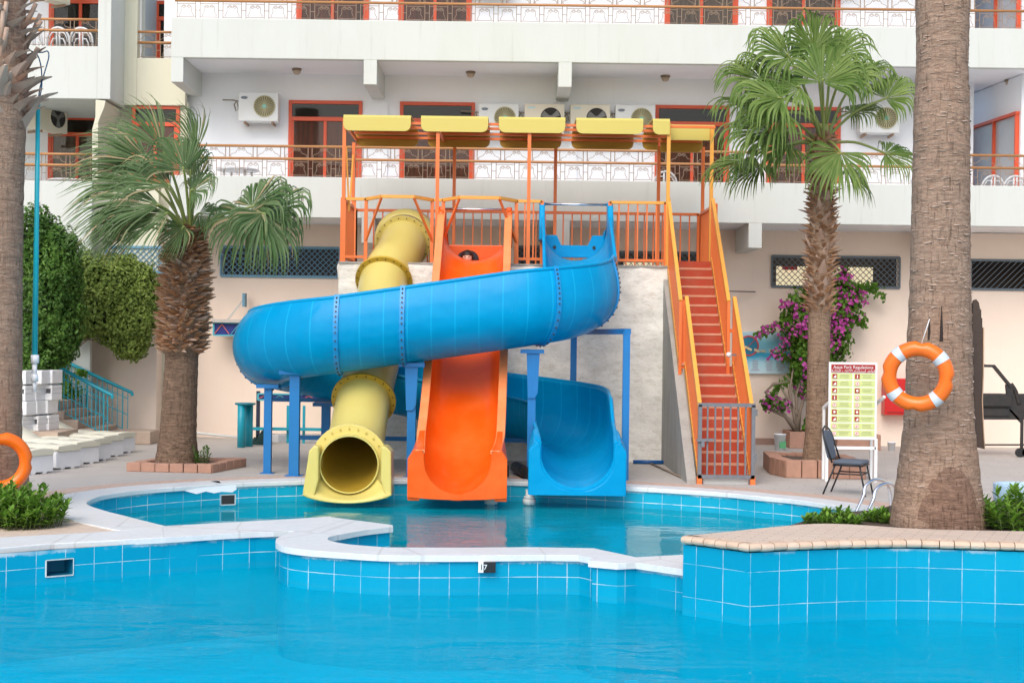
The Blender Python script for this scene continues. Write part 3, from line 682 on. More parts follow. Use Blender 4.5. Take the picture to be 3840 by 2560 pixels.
# sliding doors
def door(x0, x1, zf, h, D, mat_=red_frame, cur=curtain, parent=hotel, name='sliding_door', xs_px=True, low=True):
    X0, X1 = (X(x0, D), X(x1, D)) if xs_px else (x0, x1); y = D - .045
    fr = MB(); t = .075; zt = zf+h; zr = zt-.36; xm = (X0+X1)/2
    fr.box(X0, X0+t, y, D, zf, zt); fr.box(X1-t, X1, y, D, zf, zt); fr.box(X0+t, X1-t, y, D, zt-t, zt); fr.box(X0+t, X1-t, y-.012, D, zr-t, zr+.012)
    fr.box(xm-t*.45, xm+t*.45, y-.006, D, zf+.03, zr-t)
    fr.box(X0+t, X0+t+.04, y+.01, D, zf, zr-t); fr.box(X1-t-.04, X1-t, y+.01, D, zf, zr-t); fr.box(X0+t, X1-t, y+.008, D, zf, zf+.09)
    if low: fr.box(X0+t, X1-t, y+.004, D, zf+.42, zf+.52)
    f = fr.build(name, mat_, parent, bevel=.006)
    g = MB(); g.box(X0+t, X1-t, D-.022, D-.018, zf, zr-t); g.box(X0+t, X1-t, D-.022, D-.018, zr, zt-t); g.build('glass_pane', glass, f)
    c = MB(); n = int((X1-X0)/.02); sec = []
    for i in range(n+1):
        xx = X0+t + (X1-X0-2*t)*i/n; sec.append([(xx, D-.008+.004*sin(i*.9)+.003*sin(i*2.3), zf+.02), (xx, D-.008+.004*sin(i*.9)+.003*sin(i*2.3), zr-t)])
    c.sweep(sec, False, 0, True); c.build('curtain', cur, f, recalc=False)
    b_ = MB(); b_.box(X0+t, X1-t, D-.008, D-.004, zr, zt-t); b_.build('transom_backing', dark_in, f)
    return f
for x0, x1 in ((1072,1348),(1489,1770),(2446,2724),(2863,3141)): door(x0, x1, 4.69, 2.43, BY)
for (x0, x1), cu in zip(((1096,1368),(1478,1753),(2476,2751),(2858,3134)), (curtain, curtain, curtain_grey, curtain_grey)): door(x0, x1, 7.84, 2.43, BY, cur=cu, low=False)
# right-hand angled wall with its door
pa, pb = at(3644, 600, 31.2), at(3830, 600, 28.9); pb.z = pa.z
aw = MB(); aw.box(pb.x-.01, 24, 28.92, 29.1, 4.68, 13)
for z0, z1 in ((4.68, 7.66), (7.83, 10.82)):
    aw.quad((pa.x, pa.y, z0), (pb.x, pb.y, z0), (pb.x, pb.y, z1), (pa.x, pa.y, z1)); 
    dv_ = (pb-pa).normalized(); nn_ = Vector((-dv_.y, dv_.x, 0)); nn_ = nn_ if nn_.x < 0 else -nn_
aw.build('side_wall', recess_wall, hotel, recalc=False)
for z0 in (4.69, 7.84):
    fr = MB(); q = lambda s, z: pa + (pb-pa)*s + nn_*.04 + Vector((0, 0, z-pa.z))
    for s in (.02, .5, .94): fr.bar(q(s, z0), q(s, z0+2.2), .08, .06)
    fr.bar(q(.0, z0+2.2), q(.96, z0+2.2), .1, .06); fr.bar(q(.02, z0+.25), q(.94, z0+.25), .3, .04)
    f = fr.build('balcony_side_door', red_frame, hotel)
    g = MB(); g.quad(q(.03, z0+.4)-nn_*.02, q(.93, z0+.4)-nn_*.02, q(.93, z0+2.15)-nn_*.02, q(.03, z0+2.15)-nn_*.02); g.build('grey_pane', M('grey_door_glass', (.42, .42, .43), .25), f, recalc=False)
# ---- left wing
DA, DB = 28.6, 29.6
mb = MB(); xA1 = X(415, DA, 250); xf = -16
zt, zb = Z(390, 175, DA), Z(390, 372, DA)
mb.box(xf, X(367, DA, 150), DA, DA+.14, zb, zt)                      # upper parapet
mb.box(X(367, DA, 100), xA1, DA, DB+.3, zb, 13)                      # corner pillar with its return
mb.box(xf, X(367, DA, 100)-.002, DA+.14, 31.2, zb+.004, zb+.16)      # slab
zt2 = Z(300, 680, DA); mb.box(xf, X(346, DA, 740), DA, DA+.14, 0, zt2)
mb.box(xf, X(346, DA, 740), DA+.14, 31.2, zt2-.75, zt2-.6)
mb.build('left_wing_balcony', white_wall, hotel, bevel=.012)
mb = MB(); mb.box(xf, xA1+.5, 31.2, 31.4, 0, 13); mb.box(xf, xA1-.3, DA, 31.2, 10.9, 11.0); mb.build('left_wing_back_wall', recess_wall, hotel)
finp = [(X(x, DA, y), Z(x, y, DA)) for x, y in ((358,374),(396,378),(391,402),(368,458),(366,684),(345,684),(345,486),(357,440))]
mb = MB(); mb.prismY(finp, DA+.004, DA+1.2); mb.build('stepped_fin_wall', cream_wall, hotel, bevel=.01)
mb = MB(); xB0, xB1 = xA1-.02, xl-.004
mb.box(xB0, X(500, DB), DB, DB+.2, Z(480, 395, DB), 13)
mb.box(X(500, DB), xB1, DB, DB+.2, Z(560, 395, DB), Z(560, 218, DB))
mb.box(X(372, DB, 550), X(499, DB), DB+.5, DB+.7, 0, Z(480, 395, DB)+.2)
mb.box(X(499, DB), xl+.02, DB+.1, DB+.3, 0, Z(560, 395, DB)+.1)
mb.box(X(500, DB)-.002, xl+.2, DB+.2, 31.2, Z(560, 300, DB), Z(560, 300, DB)+.12)
mb.build('left_wing_wall', cream_wall, hotel, bevel=.012)
mb = MB(); mb.box(X(372, DB, 700), X(606, DB), DB-.4, DB-.2, 2.9, Z(500, 690, DB-.4)); mb.build('left_wing_parapet', cream_wall, hotel); mb = MB(); mb.box(X(372, DB, 700), X(606, DB), DB-.39, DB-.2, 0, 2.9); mb.box(X(606, DB)-.2, X(606, DB), DB-.2, BY+.2, 0, 4.5); mb.build('left_wing_ground_wall', peach_wall, hotel)
mb = MB(); mb.box(X(548, 30.9), X(560, 30.9), DB+.6, 31.2, Z(560, 300, DB), 13); mb.build('inner_pier', white_wall, hotel)
def door_px(x0, y0, x1, y1, D, **k):
    a, b = at(x0, y0, D), at(x1, y1, D); return door(a.x, b.x, b.z, a.z-b.z, D, xs_px=False, **k)
door_px(585, 5, 720, 260, 31.2, low=False, cur=dark_in); door_px(186, -60, 420, 250, 31.2, low=False, cur=dark_in); door_px(183, 437, 400, 720, 31.2, low=False, cur=curtain_grey)
door_px(497, 396, 672, 690, DB+.1, cur=curtain, name='red_framed_window')
mb = MB(); mb.box(-6.95, -6.92, 29.5, 29.6, 4.6, 4.7)
lattice(400, 925, 640, 1022, DB-.4, lattice_blue, .12); lattice(272, 904, 304, 942, DB-.4, lattice_blue, .12)
# ---- railings: each is handrails with scrollwork between
def spiral(cx, cz, r0, r1, a0, a1, n=16): return [(cx + (r0+(r1-r0)*i/n)*cos(a0+(a1-a0)*i/n), cz + (r0+(r1-r0)*i/n)*sin(a0+(a1-a0)*i/n)) for i in range(n+1)]
def railing(Xa, Xb, y, zp, rails=(.36, .61), tiers=2, w=.457):
    mb = MB()
    for r in rails: mb.tube([(Xa, y, zp+r), (Xb, y, zp+r)], .027, 8)
    f = mb.build('balcony_railing', rail_brown, hotel)
    s = MB(); n = max(1, round((Xb-Xa)/w)); ww = (Xb-Xa)/n
    def P(pts, r=.005): s.tube([(x, y, z) for x, z in pts], r, 4, 0, False)
    for i in range(n):
        x0 = Xa + i*ww; a, b = x0+.045, x0+ww-.045; c = (a+b)/2; z0, z1 = zp+.035, zp+.30
        P([(a, zp), (a, zp+.36)], .007); P([(b, zp), (b, zp+.36)], .007); P([(a, z0), (b, z0)], .006); P([(a, z1), (b, z1)], .006)
        P([(b, zp+.17), (x0+ww+.045, zp+.17)], .006)
        for sg in (-1, 1):
            R = .042
            P(spiral(c+sg*.05, z1-.06, .012, R, (0 if sg > 0 else pi), (0 if sg > 0 else pi) + sg*-1*-4.2*pi*.75, 14) )
            P([(c+sg*.05+sg*.04, z1-.045), (c+sg*.105, z1-.08), (c+sg*.10, z1-.15), (c+sg*.125, z0+.06), (c+sg*.15, z0+.035), (c+sg*.135, z0+.02), (c+sg*.12, z0+.03)])
    if tiers > 1:
        n = max(1, round((Xb-Xa)/.55)); ww = (Xb-Xa)/n
        for i in range(n):
            x0 = Xa+i*ww; a, b = x0+.03, x0+ww-.05; c = (a+b)/2; z0, z1 = zp+rails[0], zp+rails[1]
            P([(a, z0), (a, z1)], .009); P([(b, z0), (b, z1)], .009)
            for sg in (-1, 1):
                P(spiral(c+sg*.045, z1-.07, .01, .04, 0 if sg > 0 else pi, (0 if sg > 0 else pi) + sg*3.1*pi, 12))
                P([(c+sg*.085, z1-.09), (c+sg*.12, z1-.14), (c+sg*.18, z1-.16), (c+sg*.21, z1-.18), (c+sg*.215, z1-.21), (c+sg*.195, z1-.215)])
    s.build('scrollwork', scroll_brown, f)
railing(xl+.05, 12.4, FY+.07, 5.32); railing(xl+.05, 12.4, FY+.07, 8.45)
railing(X(60, DA), X(366, DA, 100), DA+.07, zt, (.33, .55)); railing(X(60, DA), X(345, DA, 600), DA+.07, zt2, (.33, .55))
railing(X(500, DB), X(655, DB), DB+.05, Z(560, 218, DB), (.33, .55)); railing(X(369, DB-.4, 650), X(520, DB-.4, 650), DB-.35, Z(450, 686, DB-.4), (.33, .55))
# ---- air conditioners
rusty = M('rusty_bracket', (.36, .24, .16), .8); pipe_ins = M('insulated_pipe', (.25, .21, .15), .8); gr_base = M('grille_base', (.20, .18, .09), .6); gr_rib = M('olive_grille', (.46, .42, .24), .5)
def aircon(loc, rz, body, grille, label):
    t = thing('air_conditioner', (0, 0, 0), label, 'air conditioner', 'air conditioners on the hotel balconies')
    mb = MB(); mb.box(-.415, .415, -.15, .15, 0, .60); mb.build('casing', body, t, bevel=.015)
    mb = MB(); mb.box(-.3, -.27, -.13, .28, -.05, 0); mb.build('bracket', rusty, t); mb = MB(); mb.box(.27, .3, -.13, .28, -.05, 0); mb.build('bracket', rusty, t)
    c = Vector((.13, -.152, .31)); f = MB()
    if grille:
        f.disk(c, (0, -1, 0), .222, .01, 28, 0)
        g = f.build('fan_grille', gr_base, t)
        r = MB()
        for i in range(24):
            a = 2*pi*i/24; r.bar(c + Vector((cos(a)*.05, -.012, sin(a)*.05)), c + Vector((cos(a)*.215, -.012, sin(a)*.215)), .016, .012)
        r.disk(c + Vector((0, -.01, 0)), (0, -1, 0), .225, .02, 28, 0, .205); r.build('grille_ribs', gr_rib, g)
        h = MB(); h.disk(c + Vector((0, -.018, 0)), (0, -1, 0), .045, .02, 14); h.build('grille_hub', mint, g)
        b = MB(); b.lathe((0, 0, 0), [(.001, -.004), (.07, -.004), (.07, .004), (.001, .004)], 20)
        b.v = [(-.29 + x, -.152 + z, .485 + y*.42) for x, y, z in b.v]; b.build('oval_badge', badge, t)
    else:
        f.disk(c, (0, -1, 0), .222, .008, 28, 0); g = f.build('fan_opening', dark_in, t)
        r = MB()
        for i in range(3):
            a = 2*pi*i/3+.6; d = Vector((cos(a), 0, sin(a))); e = Vector((-sin(a), 0, cos(a)))
            r.quad(c + Vector((0, -.008, 0)) + d*.04 - e*.03, c + Vector((0, -.016, 0)) + d*.19 - e*.07, c + Vector((0, -.008, 0)) + d*.20 + e*.06, c + Vector((0, -.006, 0)) + d*.05 + e*.03)
        r.disk(c + Vector((0, -.012, 0)), (0, -1, 0), .05, .02, 12); r.build('fan_blades', fan_grey, g)
        h = MB(); h.disk(c + Vector((0, -.006, 0)), (0, -1, 0), .232, .02, 28, 0, .215); h.build('fan_rim', body, g)
        b = MB(); b.box(-.36, -.20, -.156, -.15, .50, .54); b.build('name_plate', M('pale_blue_plate', (.55, .72, .76), .4), t)
    p = MB(); rr = random.Random(label)
    p.tube([(-.41, .0, .42), (-.47, -.03, .44), (-.53, .0, .36), (-.5, .05, .24), (-.44, .02, .28), (-.47, -.02, .42), (-.55, .10, .47), (-.8, .14, .48)], .014, 6); p.build('pipe_loop', pipe_ins, t)
    t.location = loc; t.rotation_euler = (0, 0, rz); return t
ya = BY-.29
for x0, yb, gr_, bd, lb in ((898,458,1,ac_white,'white air conditioner alone on the balcony wall above the palm crown'),
        (1795,500,1,ac_white,'white air conditioner with oval badge, first of the row behind the yellow canopies'),
        (1966,501,0,ac_cream,'cream air conditioner with open dark fan, second of the row of four'),
        (2137,503,0,ac_cream,'cream air conditioner with open dark fan, third of the row of four'),
        (2305,505,1,ac_white,'white air conditioner with tan grille, last of the row beside the orange door'),
        (3218,502,1,ac_white,'white air conditioner hidden behind hanging palm fronds of the slim palm'),
        (3060,-52,1,ac_white,'white air conditioner on the upper balcony wall above the slim palm'),
        (1770,-22,1,ac_white,'white air conditioner on the upper balcony wall above the row of four')):
    a = at(x0, yb, ya); aircon((a.x+.415, ya, a.z), 0, bd, gr_, lb)
a = at(185, 498, 30.3); aircon((a.x, 30.2, a.z), radians(62), ac_cream, 0, 'air conditioner seen from the side in the lower left wing balcony')
a = at(195, 12, 30.3); aircon((a.x, 30.2, a.z), radians(60), ac_cream, 0, 'air conditioner seen from the side in the upper left wing balcony')
# ---- ceiling lamps
for i, ((px, py), lb) in enumerate(zip(((1113,258),(1765,269),(2495,284),(3785,300)), ('round bronze ceiling lamp above the lone white air conditioner', 'round bronze ceiling lamp in the middle balcony bay', 'round bronze ceiling lamp in the bay above the last canopy', 'round bronze ceiling lamp in the bay right of the thick trunk'))):
    u, v = uv_(px, py); D = F*(H-7.672)/v; p = Vector((u/F*D, D, 7.672))
    t = thing('ceiling_lamp', p, lb, 'lamp', 'ceiling lamps under the upper balcony')
    mb = MB(); mb.lathe(p, [(.10, 0), (.10, -.03), (.085, -.05)], 14); mb.build('lamp_base', lamp_m, t)
    mb = MB(); mb.lathe(p, [(.083, -.05), (.075, -.09), (.05, -.12), (.001, -.13)], 14); mb.build('lamp_shade', lamp_glass, t)
# ---- balcony furniture
def plastic_chair(loc, rz, label):
    t = thing('plastic_chair', (0, 0, 0), label, 'chair', 'white plastic chairs on the hotel balconies')
    mb = MB(); mb.box(-.22, .22, -.2, .22, .40, .44); mb.build('seat', white_plas, t, bevel=.012)
    mb = MB(); arch = [(.23*cos(a), .24 + .04*sin(a), .62 + .26*sin(a)) for a in [pi*i/12 for i in range(13)]]
    mb.tube([(.23, .2, .42)] + arch + [(-.23, .2, .42)], .022, 6)
    mb.tube([(-.03, .22, .42), (-.03, .27, .87)], .02, 6); mb.tube([(.03, .22, .42), (.03, .27, .87)], .02, 6)
    for sg in (-1, 1):
        mb.tube([(sg*.05, .26, .78), (sg*.12, .26, .78), (sg*.17, .25, .70), (sg*.19, .24, .6)], .015, 5); mb.tube([(sg*.05, .25, .66), (sg*.1, .25, .66), (sg*.14, .24, .58), (sg*.15, .23, .48)], .015, 5)
    mb.build('backrest', white_plas, t)
    for sx in (-.2, .2):
        for sy in (-.18, .2):
            l_ = MB(); l_.bar((sx, sy, .41), (sx*1.12, sy*1.15, 0), .035, .035); l_.build('leg', white_plas, t)
    t.location = loc; t.rotation_euler = (0, 0, rz); return t
zfl = zb + .16
for (px, D, rz, lb) in ((232, 29.3, pi, 'white plastic chair in the middle of the upper left wing balcony'), (318, 29.3, pi, 'white plastic chair nearest the corner pillar on the upper left wing balcony'), (160, 29.3, pi-.5, 'white plastic chair beside the trunk on the upper left wing balcony')):
    a = at(px, 180, D); plastic_chair((a.x, D, zt-.42), rz, lb)
for px, lb in ((2490, 'white plastic chair on the balcony behind the stair canopy post'), (3708, 'white plastic chair on the right balcony, nearer the thick trunk'), (3790, 'white plastic chair on the right balcony, farther from the thick trunk')):
    a = at(px, 690, 29.0); plastic_chair((a.x, 29.0, 4.69), pi, lb)
def round_table(loc, label):
    t = thing('balcony_table', loc, label, 'table', 'white balcony tables'); x, y, z = loc
    mb = MB(); mb.lathe((x, y, z), [(.40, .68), (.42, .69), (.42, .72), (.40, .73)], 24); mb.build('tabletop', white_plas, t)
    for a in (.6, 2.2, 3.8, 5.4):
        l_ = MB(); l_.tube([(x+.3*cos(a), y+.3*sin(a), z+.69), (x+.36*cos(a), y+.36*sin(a), z)], .022, 6); l_.build('leg', white_plas, t)
a = at(892, 660, 29.0); round_table((a.x, 29.0, 4.81), 'white round plastic table on the balcony between the palm and the first door')
a = at(262, 690, 29.5); round_table((a.x, 29.4, zt2-.62), 'white table behind the railing of the lower left wing balcony')
# ================================================================= SLIDE TOWER
TY, TZ, TB = 25.1, 3.47, 27.4
xL, xR = -3.08, 2.74
tower = thing('slide_tower', (0, 26, 0), 'rough stone slide tower with orange railings and yellow canopy roof sheets', 'slide tower')
# rough stone block: gridded so the render can be really uneven
mb = MB()
def rough_face(p0, du, dv, nu, nv, nrm, amp, seed):
    base = len(mb.v); pts = []
    for j in range(nv+1):
        for i in range(nu+1):
            p = Vector(p0) + Vector(du)*(i/nu) + Vector(dv)*(j/nv)
            k = mnoise.fractal(p*2.6 + Vector((seed, 0, 0)), 1.0, 2.1, 5) * amp
            if i in (0, nu) or j == nv: k = min(k, 0)*.3
            pts.append(p + Vector(nrm)*k)
    mb.add(pts)
    for j in range(nv):
        for i in range(nu): mb.face((base+j*(nu+1)+i, base+j*(nu+1)+i+1, base+(j+1)*(nu+1)+i+1, base+(j+1)*(nu+1)+i), 0, None, True)
rough_face((xL, TY, 0), (xR-xL, 0, 0), (0, 0, TZ-.02), 150, 90, (0, -1, 0), .035, 3)
rough_face((xL, TB, 0), (0, TY-TB, 0), (0, 0, TZ-.02), 50, 60, (-1, 0, 0), .05, 9)
mb.box(xL+.06, xR-.02, TY+.08, TB, 0, TZ-.03)
mb.build('stone_wall', stone, tower, recalc=False)
mb = MB(); mb.box(xL, xR, TY-.02, TB, TZ-.03, TZ); mb.box(xR, 3.66, TY+.08, TB, TZ-.09, TZ+.001); mb.build('deck_floor', concrete, tower)
mb = MB(); mb.bar((3.6, TB-.05, 0), (3.6, TB-.05, TZ), .08, .08); mb.build('landing_leg', orange_paint, tower); mb = MB(); mb.bar((2.82, TB-.05, 0), (2.82, TB-.05, TZ), .08, .08); mb.build('landing_leg', orange_paint, tower)
# railings
def bars(mbx, p, q, z0, z1, sp, w=.03):
    p, q = Vector(p), Vector(q); n = max(1, round((q-p).length/sp))
    for i in range(n+1):
        a = p.lerp(q, i/n); mbx.bar((a.x, a.y, z0), (a.x, a.y, z1), w, w)
RZ = 4.58
def guard(p, q, mat_top, bottom=True, sp=.17, post=True, top=RZ, label=None):
    t_ = MB(); t_.bar((p[0], p[1], top), (q[0], q[1], top), .06, .05); f = t_.build('guard_rail', mat_top, tower)
    b = MB(); bars(b, (p[0], p[1], 0), (q[0], q[1], 0), TZ+.08, top-.02, sp, .026)
    b.bar((p[0], p[1], TZ+.09), (q[0], q[1], TZ+.09), .045, .045); b.build('guard_bars', orange_paint, f)
    if post:
        for e in (p, q):
            c_ = MB(); c_.bar((e[0], e[1], TZ), (e[0], e[1], top+.01), .06, .06); c_.build('guard_post', orange_paint, f)
yf = TY+.05
xa = lambda px, py=800, D=TY: at(px, py, D).x
guard((xa(1290), yf), (xa(1372), yf), amber_paint)
guard((xa(1620), yf), (xa(1662), yf), amber_paint); guard((xa(1936), yf), (xa(2033), yf), amber_paint); guard((xa(2287), yf), (xa(2497), yf), amber_paint, sp=.166)
def bulge(x0, x1):          # rail that bows out over a slide mouth
    b = MB(); yo = yf-.42; z0 = RZ
    pts = [(x0, yf, z0), (x0+.30, yo, z0+.01), (x1-.30, yo, z0+.01), (x1, yf, z0)]
    for p, q in zip(pts[:-1], pts[1:]): b.bar(p, q, .055, .055)
    f = b.build('bowed_guard_rail', amber_paint, tower); s = MB()
    s.bar((x0+.30, yo, z0), (x0-.02, yf, TZ+.35), .035, .035); s.build('rail_strut', orange_paint, f); s = MB(); s.bar((x1-.30, yo, z0), (x1+.02, yf, TZ+.35), .035, .035); s.build('rail_strut', orange_paint, f)
bulge(xa(1374), xa(1620)); bulge(xa(1662), xa(1936))
guard((xL+.05, TB-.1), (3.55, TB-.1), orange_paint, sp=.172)
guard((xL+.05, yf), (xL+.05, TB-.1), orange_paint, sp=.11)
guard((3.60, TY+.25), (3.60, TB-.1), orange_paint, sp=.09)
# canopy: posts, purlins, sheets
posts = [(1290, 432, yf), (1641, 470, yf), (1984, 470, yf), (2506, 500, yf), (2668, 520, TY+.35), (1326, 540, 27.2), (1704, 500, 27.2), (2083, 500, 27.2), (2470, 510, 27.2), (2636, 520, 27.2)]
for px, py, D in posts:
    x = at(px, 640, D).x; mb = MB(); mb.bar((x, D, TZ), (x, D, 5.86 if D > 26 else 5.99), .062, .062); mb.build('canopy_post', orange_paint if D > 26 or px < 2300 else amber_paint, tower)
mb = MB()
x0, x1 = xa(1292), at(2660, 500, 26).x
for yy in (TY+.12, 25.75, 26.45, 27.05): mb.bar((x0, yy, 5.94), (x1, yy, 5.94), .045, .045)
for px, py, D in posts[:3]:
    x = at(px, 640, D).x; mb.bar((x, TY+.05, 5.90), (x, 27.2, 5.90), .045, .045)
mb.build('canopy_frame', orange_paint, tower)
mb = MB(); xq = xa(1294); mb.bar((xq, yf, 5.5), (xa(1305), yf+.1, TZ+.9), .03, .03); mb.bar((at(1322, 560, 27).x, 27.1, 5.6), (xa(1306), yf+.1, TZ+.9), .03, .03); mb.build('canopy_brace', amber_paint, tower)
def canopy(X0, X1, y0, y1, zt, drop=.29, R=.11, cutl=True, cutr=True):
    t_ = .018; mb = MB(); n = 8
    prof = [(y0, zt-drop), (y0, zt-.05), (y0+.03, zt-.012), (y0+.09, zt), ((y0+y1)/2, zt+.03), (y1-.09, zt), (y1-.03, zt-.012), (y1, zt-.05), (y1, zt-drop)]
    # rounded lower corners on both flaps: flap built from columns with shorter ends
    cols = [0, .012, .03, .06, .11] ; W_ = X1-X0
    xs = sorted([X0+c for c in cols] + [X1-c for c in cols] + ([X0 + W_*k/6 for k in (1, 2, 3, 4, 5)] if W_ > .6 else []))
    secs = []
    for x in xs:
        d = drop
        if cutl and x-X0 < R: d = drop - R + sqrt(max(0, R*R-(R-(x-X0))**2))
        if cutr and X1-x < R: d = drop - R + sqrt(max(0, R*R-(R-(X1-x))**2))
        pr = [(y0, zt-d)] + prof[1:-1] + [(y1, zt-d)]
        inn_ = [(y0+t_, zt-d)] + [(y0+t_, zt-.055), (y0+.04, zt-.03), (y0+.10, zt-t_), ((y0+y1)/2, zt+.03-t_), (y1-.10, zt-t_), (y1-.04, zt-.03), (y1-t_, zt-.055)] + [(y1-t_, zt-d)]
        secs.append([(x, a, b) for a, b in pr] + [(x, a, b) for a, b in inn_[::-1]])
    b = mb.sweep(secs, True, 0, False); k = len(secs[0])
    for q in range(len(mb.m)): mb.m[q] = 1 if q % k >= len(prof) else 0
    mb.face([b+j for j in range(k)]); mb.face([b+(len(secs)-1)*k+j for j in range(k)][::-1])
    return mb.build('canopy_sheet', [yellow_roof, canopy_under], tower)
zc = 6.07
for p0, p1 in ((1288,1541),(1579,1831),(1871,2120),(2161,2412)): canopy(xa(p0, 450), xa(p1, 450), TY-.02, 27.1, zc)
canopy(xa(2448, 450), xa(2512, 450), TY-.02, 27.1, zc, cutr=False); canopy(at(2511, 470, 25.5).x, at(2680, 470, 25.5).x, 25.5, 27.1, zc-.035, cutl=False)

# ================================================================= STAIRCASE
stair = thing('staircase', (3.2, 23.3, 0), 'steep orange steel staircase with red steps up to the slide tower', 'staircase')
NS, SY0, SY1 = 21, 21.45, 25.18
brk = 10
def sx(i): return (2.845, 3.63) if i < brk else (2.745, 3.53)
for i in range(NS):
    z = TZ*(i+1)/NS - .04; y = SY0 + (SY1-SY0)*i/NS; x0, x1 = sx(i); g = (SY1-SY0)/NS
    mb = MB(); mb.box(x0+.03, x1-.03, y+.012, y+g+.03, z-.035, z-.004, 0); mb.box(x0+.03, x1-.03, y+g-.004, y+g+.008, z-.004, z+TZ/NS-.036, 0)
    s = mb.build('step', red_step, stair)
    mb = MB(); mb.box(x0+.032, x1-.032, y, y+.045, z-.03, z+.006); mb.build('nosing', nosing_m, s)
mb = MB(); mb.box(2.90, 3.58, SY0-.06, SY0+.16, 0, .10); mb.build('white_base_step', M('white_glazed_tile', (.72, .72, .70), .4, (.55, .53, .48), .5, 5), stair)
slope = (TZ)/(SY1-SY0)
def zs(y): return slope*(y-SY0)+.04
yb_ = SY0 + (SY1-SY0)*brk/NS
for (X0, X1), ya_, yz_, ht in (((2.845, 3.63), SY0-.05, yb_+.05, 1.12), ((2.745, 3.53), yb_, SY1+.05, 1.10)):
    for k, x in enumerate((X0, X1)):
        mb = MB(); mb.prismX([(ya_, max(0, zs(ya_)-.1)), (yz_, zs(yz_)-.1), (yz_, zs(yz_)+.10), (ya_, zs(ya_)+.10)], x-.022, x+.022); s = mb.build('stringer', amber_paint, stair)
        mb = MB(); mb.bar((x, ya_, zs(ya_)+ht), (x, yz_, zs(yz_)+ht), .06, .06); r = mb.build('stair_handrail', amber_paint, stair)
        mb = MB(); mb.bar((x, yz_, zs(yz_)), (x, yz_, zs(yz_)+ht), .05, .05); mb.build('stair_post', orange_paint, r); mb = MB(); mb.bar((x, ya_, max(0, zs(ya_)-.1)), (x, ya_, zs(ya_)+ht), .05, .05); mb.build('stair_post', orange_paint, r)
        b = MB(); n = int((yz_-ya_)/.095)
        for i in range(1, n): y = ya_ + (yz_-ya_)*i/n; b.bar((x, y, zs(y)+.08), (x, y, zs(y)+ht-.02), .028, .028)
        b.build('baluster', orange_paint, r)
mb = MB(); mb.box(2.74, 2.846, yb_+.02, yb_+.06, zs(yb_), zs(yb_)+1.12); mb.box(3.53, 3.631, yb_+.02, yb_+.06, zs(yb_)+.6, zs(yb_)+.66); mb.build('offset_plate', orange_paint, stair)
# concrete side wall under the stairs
cw = thing('stair_side_wall', (2.72, 23.3, 0), 'stained grey concrete wall under the orange stairs beside the stone tower', 'wall')
mb = MB(); mb.prismX([(SY0-.02, 0), (TY+.05, 0), (TY+.05, TZ-.2), (SY0-.02, .06)], 2.66, 2.80); mb.build('concrete_wall', concrete, cw)
# gate
gate = thing('stair_gate', (3.24, SY0-.12, .1), 'grey iron bar gate closed across the foot of the orange stairs', 'gate')
gx0, gx1, gy, gz0, gz1 = 2.835, 3.635, SY0-.12, .115, 1.19
mb = MB()
for p, q in (((gx0, gy, gz0), (gx0, gy, gz1)), ((gx1, gy, gz0), (gx1, gy, gz1)), ((gx0-.025, gy, gz1), (gx1+.025, gy, gz1)), ((gx0-.025, gy, gz0), (gx1+.025, gy, gz0))): mb.bar(p, q, .055, .055)
mb.build('gate_frame', grey_iron, gate)
for i in range(1, 7):
    x = gx0 + (gx1-gx0)*i/7; mb = MB(); mb.bar((x, gy, gz0), (x, gy, gz1), .024, .024); mb.build('gate_bar', grey_iron, gate)
mb = MB(); mb.bar((gx0-.05, gy-.045, .66), (gx0+.20, gy-.045, .67), .035, .04); mb.bar((gx0+.04, gy-.05, .65), (gx0+.04, gy-.05, .56), .05, .03); mb.build('bolt_latch', grey_iron, gate)
for z in (.4, 1.08): mb = MB(); mb.bar((gx1+.04, gy, z-.05), (gx1+.04, gy, z+.05), .035, .035); mb.build('hinge', grey_iron, gate)
for x in (gx0, gx1): mb = MB(); mb.bar((x, gy+.01, 0), (x, gy+.01, gz0+.0), .075, .075); mb.build('gate_foot', orange_paint, gate)

# ================================================================= SLIDES
def ring_plate(path_p, tan, r_out, r_in, th, mat_, parent, nbolts=22, name='flange'):
    mb = MB(); a, b = mb.disk(path_p, tan, r_out, th, 40, 0, r_in); tan = Vector(tan).normalized()
    for i in range(nbolts):
        an = 2*pi*(i+.5)/nbolts; c = Vector(path_p) + (a*cos(an)+b*sin(an))*(r_in*.4+r_out*.6)
        for sg in (1, -1): mb.tube([c, c + tan*sg*(th/2+.010)], .012, 6, 1)
    return mb.build(name, [mat_, bolt_m], parent)
# ---- yellow tube
ys = thing('yellow_tube_slide', (-2.2, 22.5, 0), 'yellow closed tube slide ending in a round mouth over the pool', 'water slide')
yp = [Vector((-2.03, 26.35, 3.95)), Vector((-2.06, 25.75, 3.66)), at(1440, 1053, 25.0), Vector((-2.22, 23.7, 2.16)), at(1364, 1499, 22.3), Vector((-2.32, 21.4, .62)), Vector((-2.335, 20.85, .40)), at(1309, 1741, 20.3)]
yc = catmull(yp, 8)
def hollow(path, ro, ri, n=36):
    mb = MB(); so, si = [], []
    for i, p in enumerate(path):
        t = (path[min(i+1, len(path)-1)] - path[max(i-1, 0)]).normalized(); a = Vector((1, 0, 0)); a = (a - t*a.dot(t)).normalized(); b = t.cross(a)
        so.append([p + (a*cos(2*pi*j/n) + b*sin(2*pi*j/n))*ro for j in range(n)]); si.append([p + (a*cos(2*pi*j/n) + b*sin(2*pi*j/n))*ri for j in range(n)])
    mb.sweep(so, True, 0, True, True); mb.sweep(si[::-1], True, 1, True, True)
    mb.sweep([so[0], si[0]], True, 0, False); mb.sweep([so[-1], si[-1]], True, 0, False)
    return mb
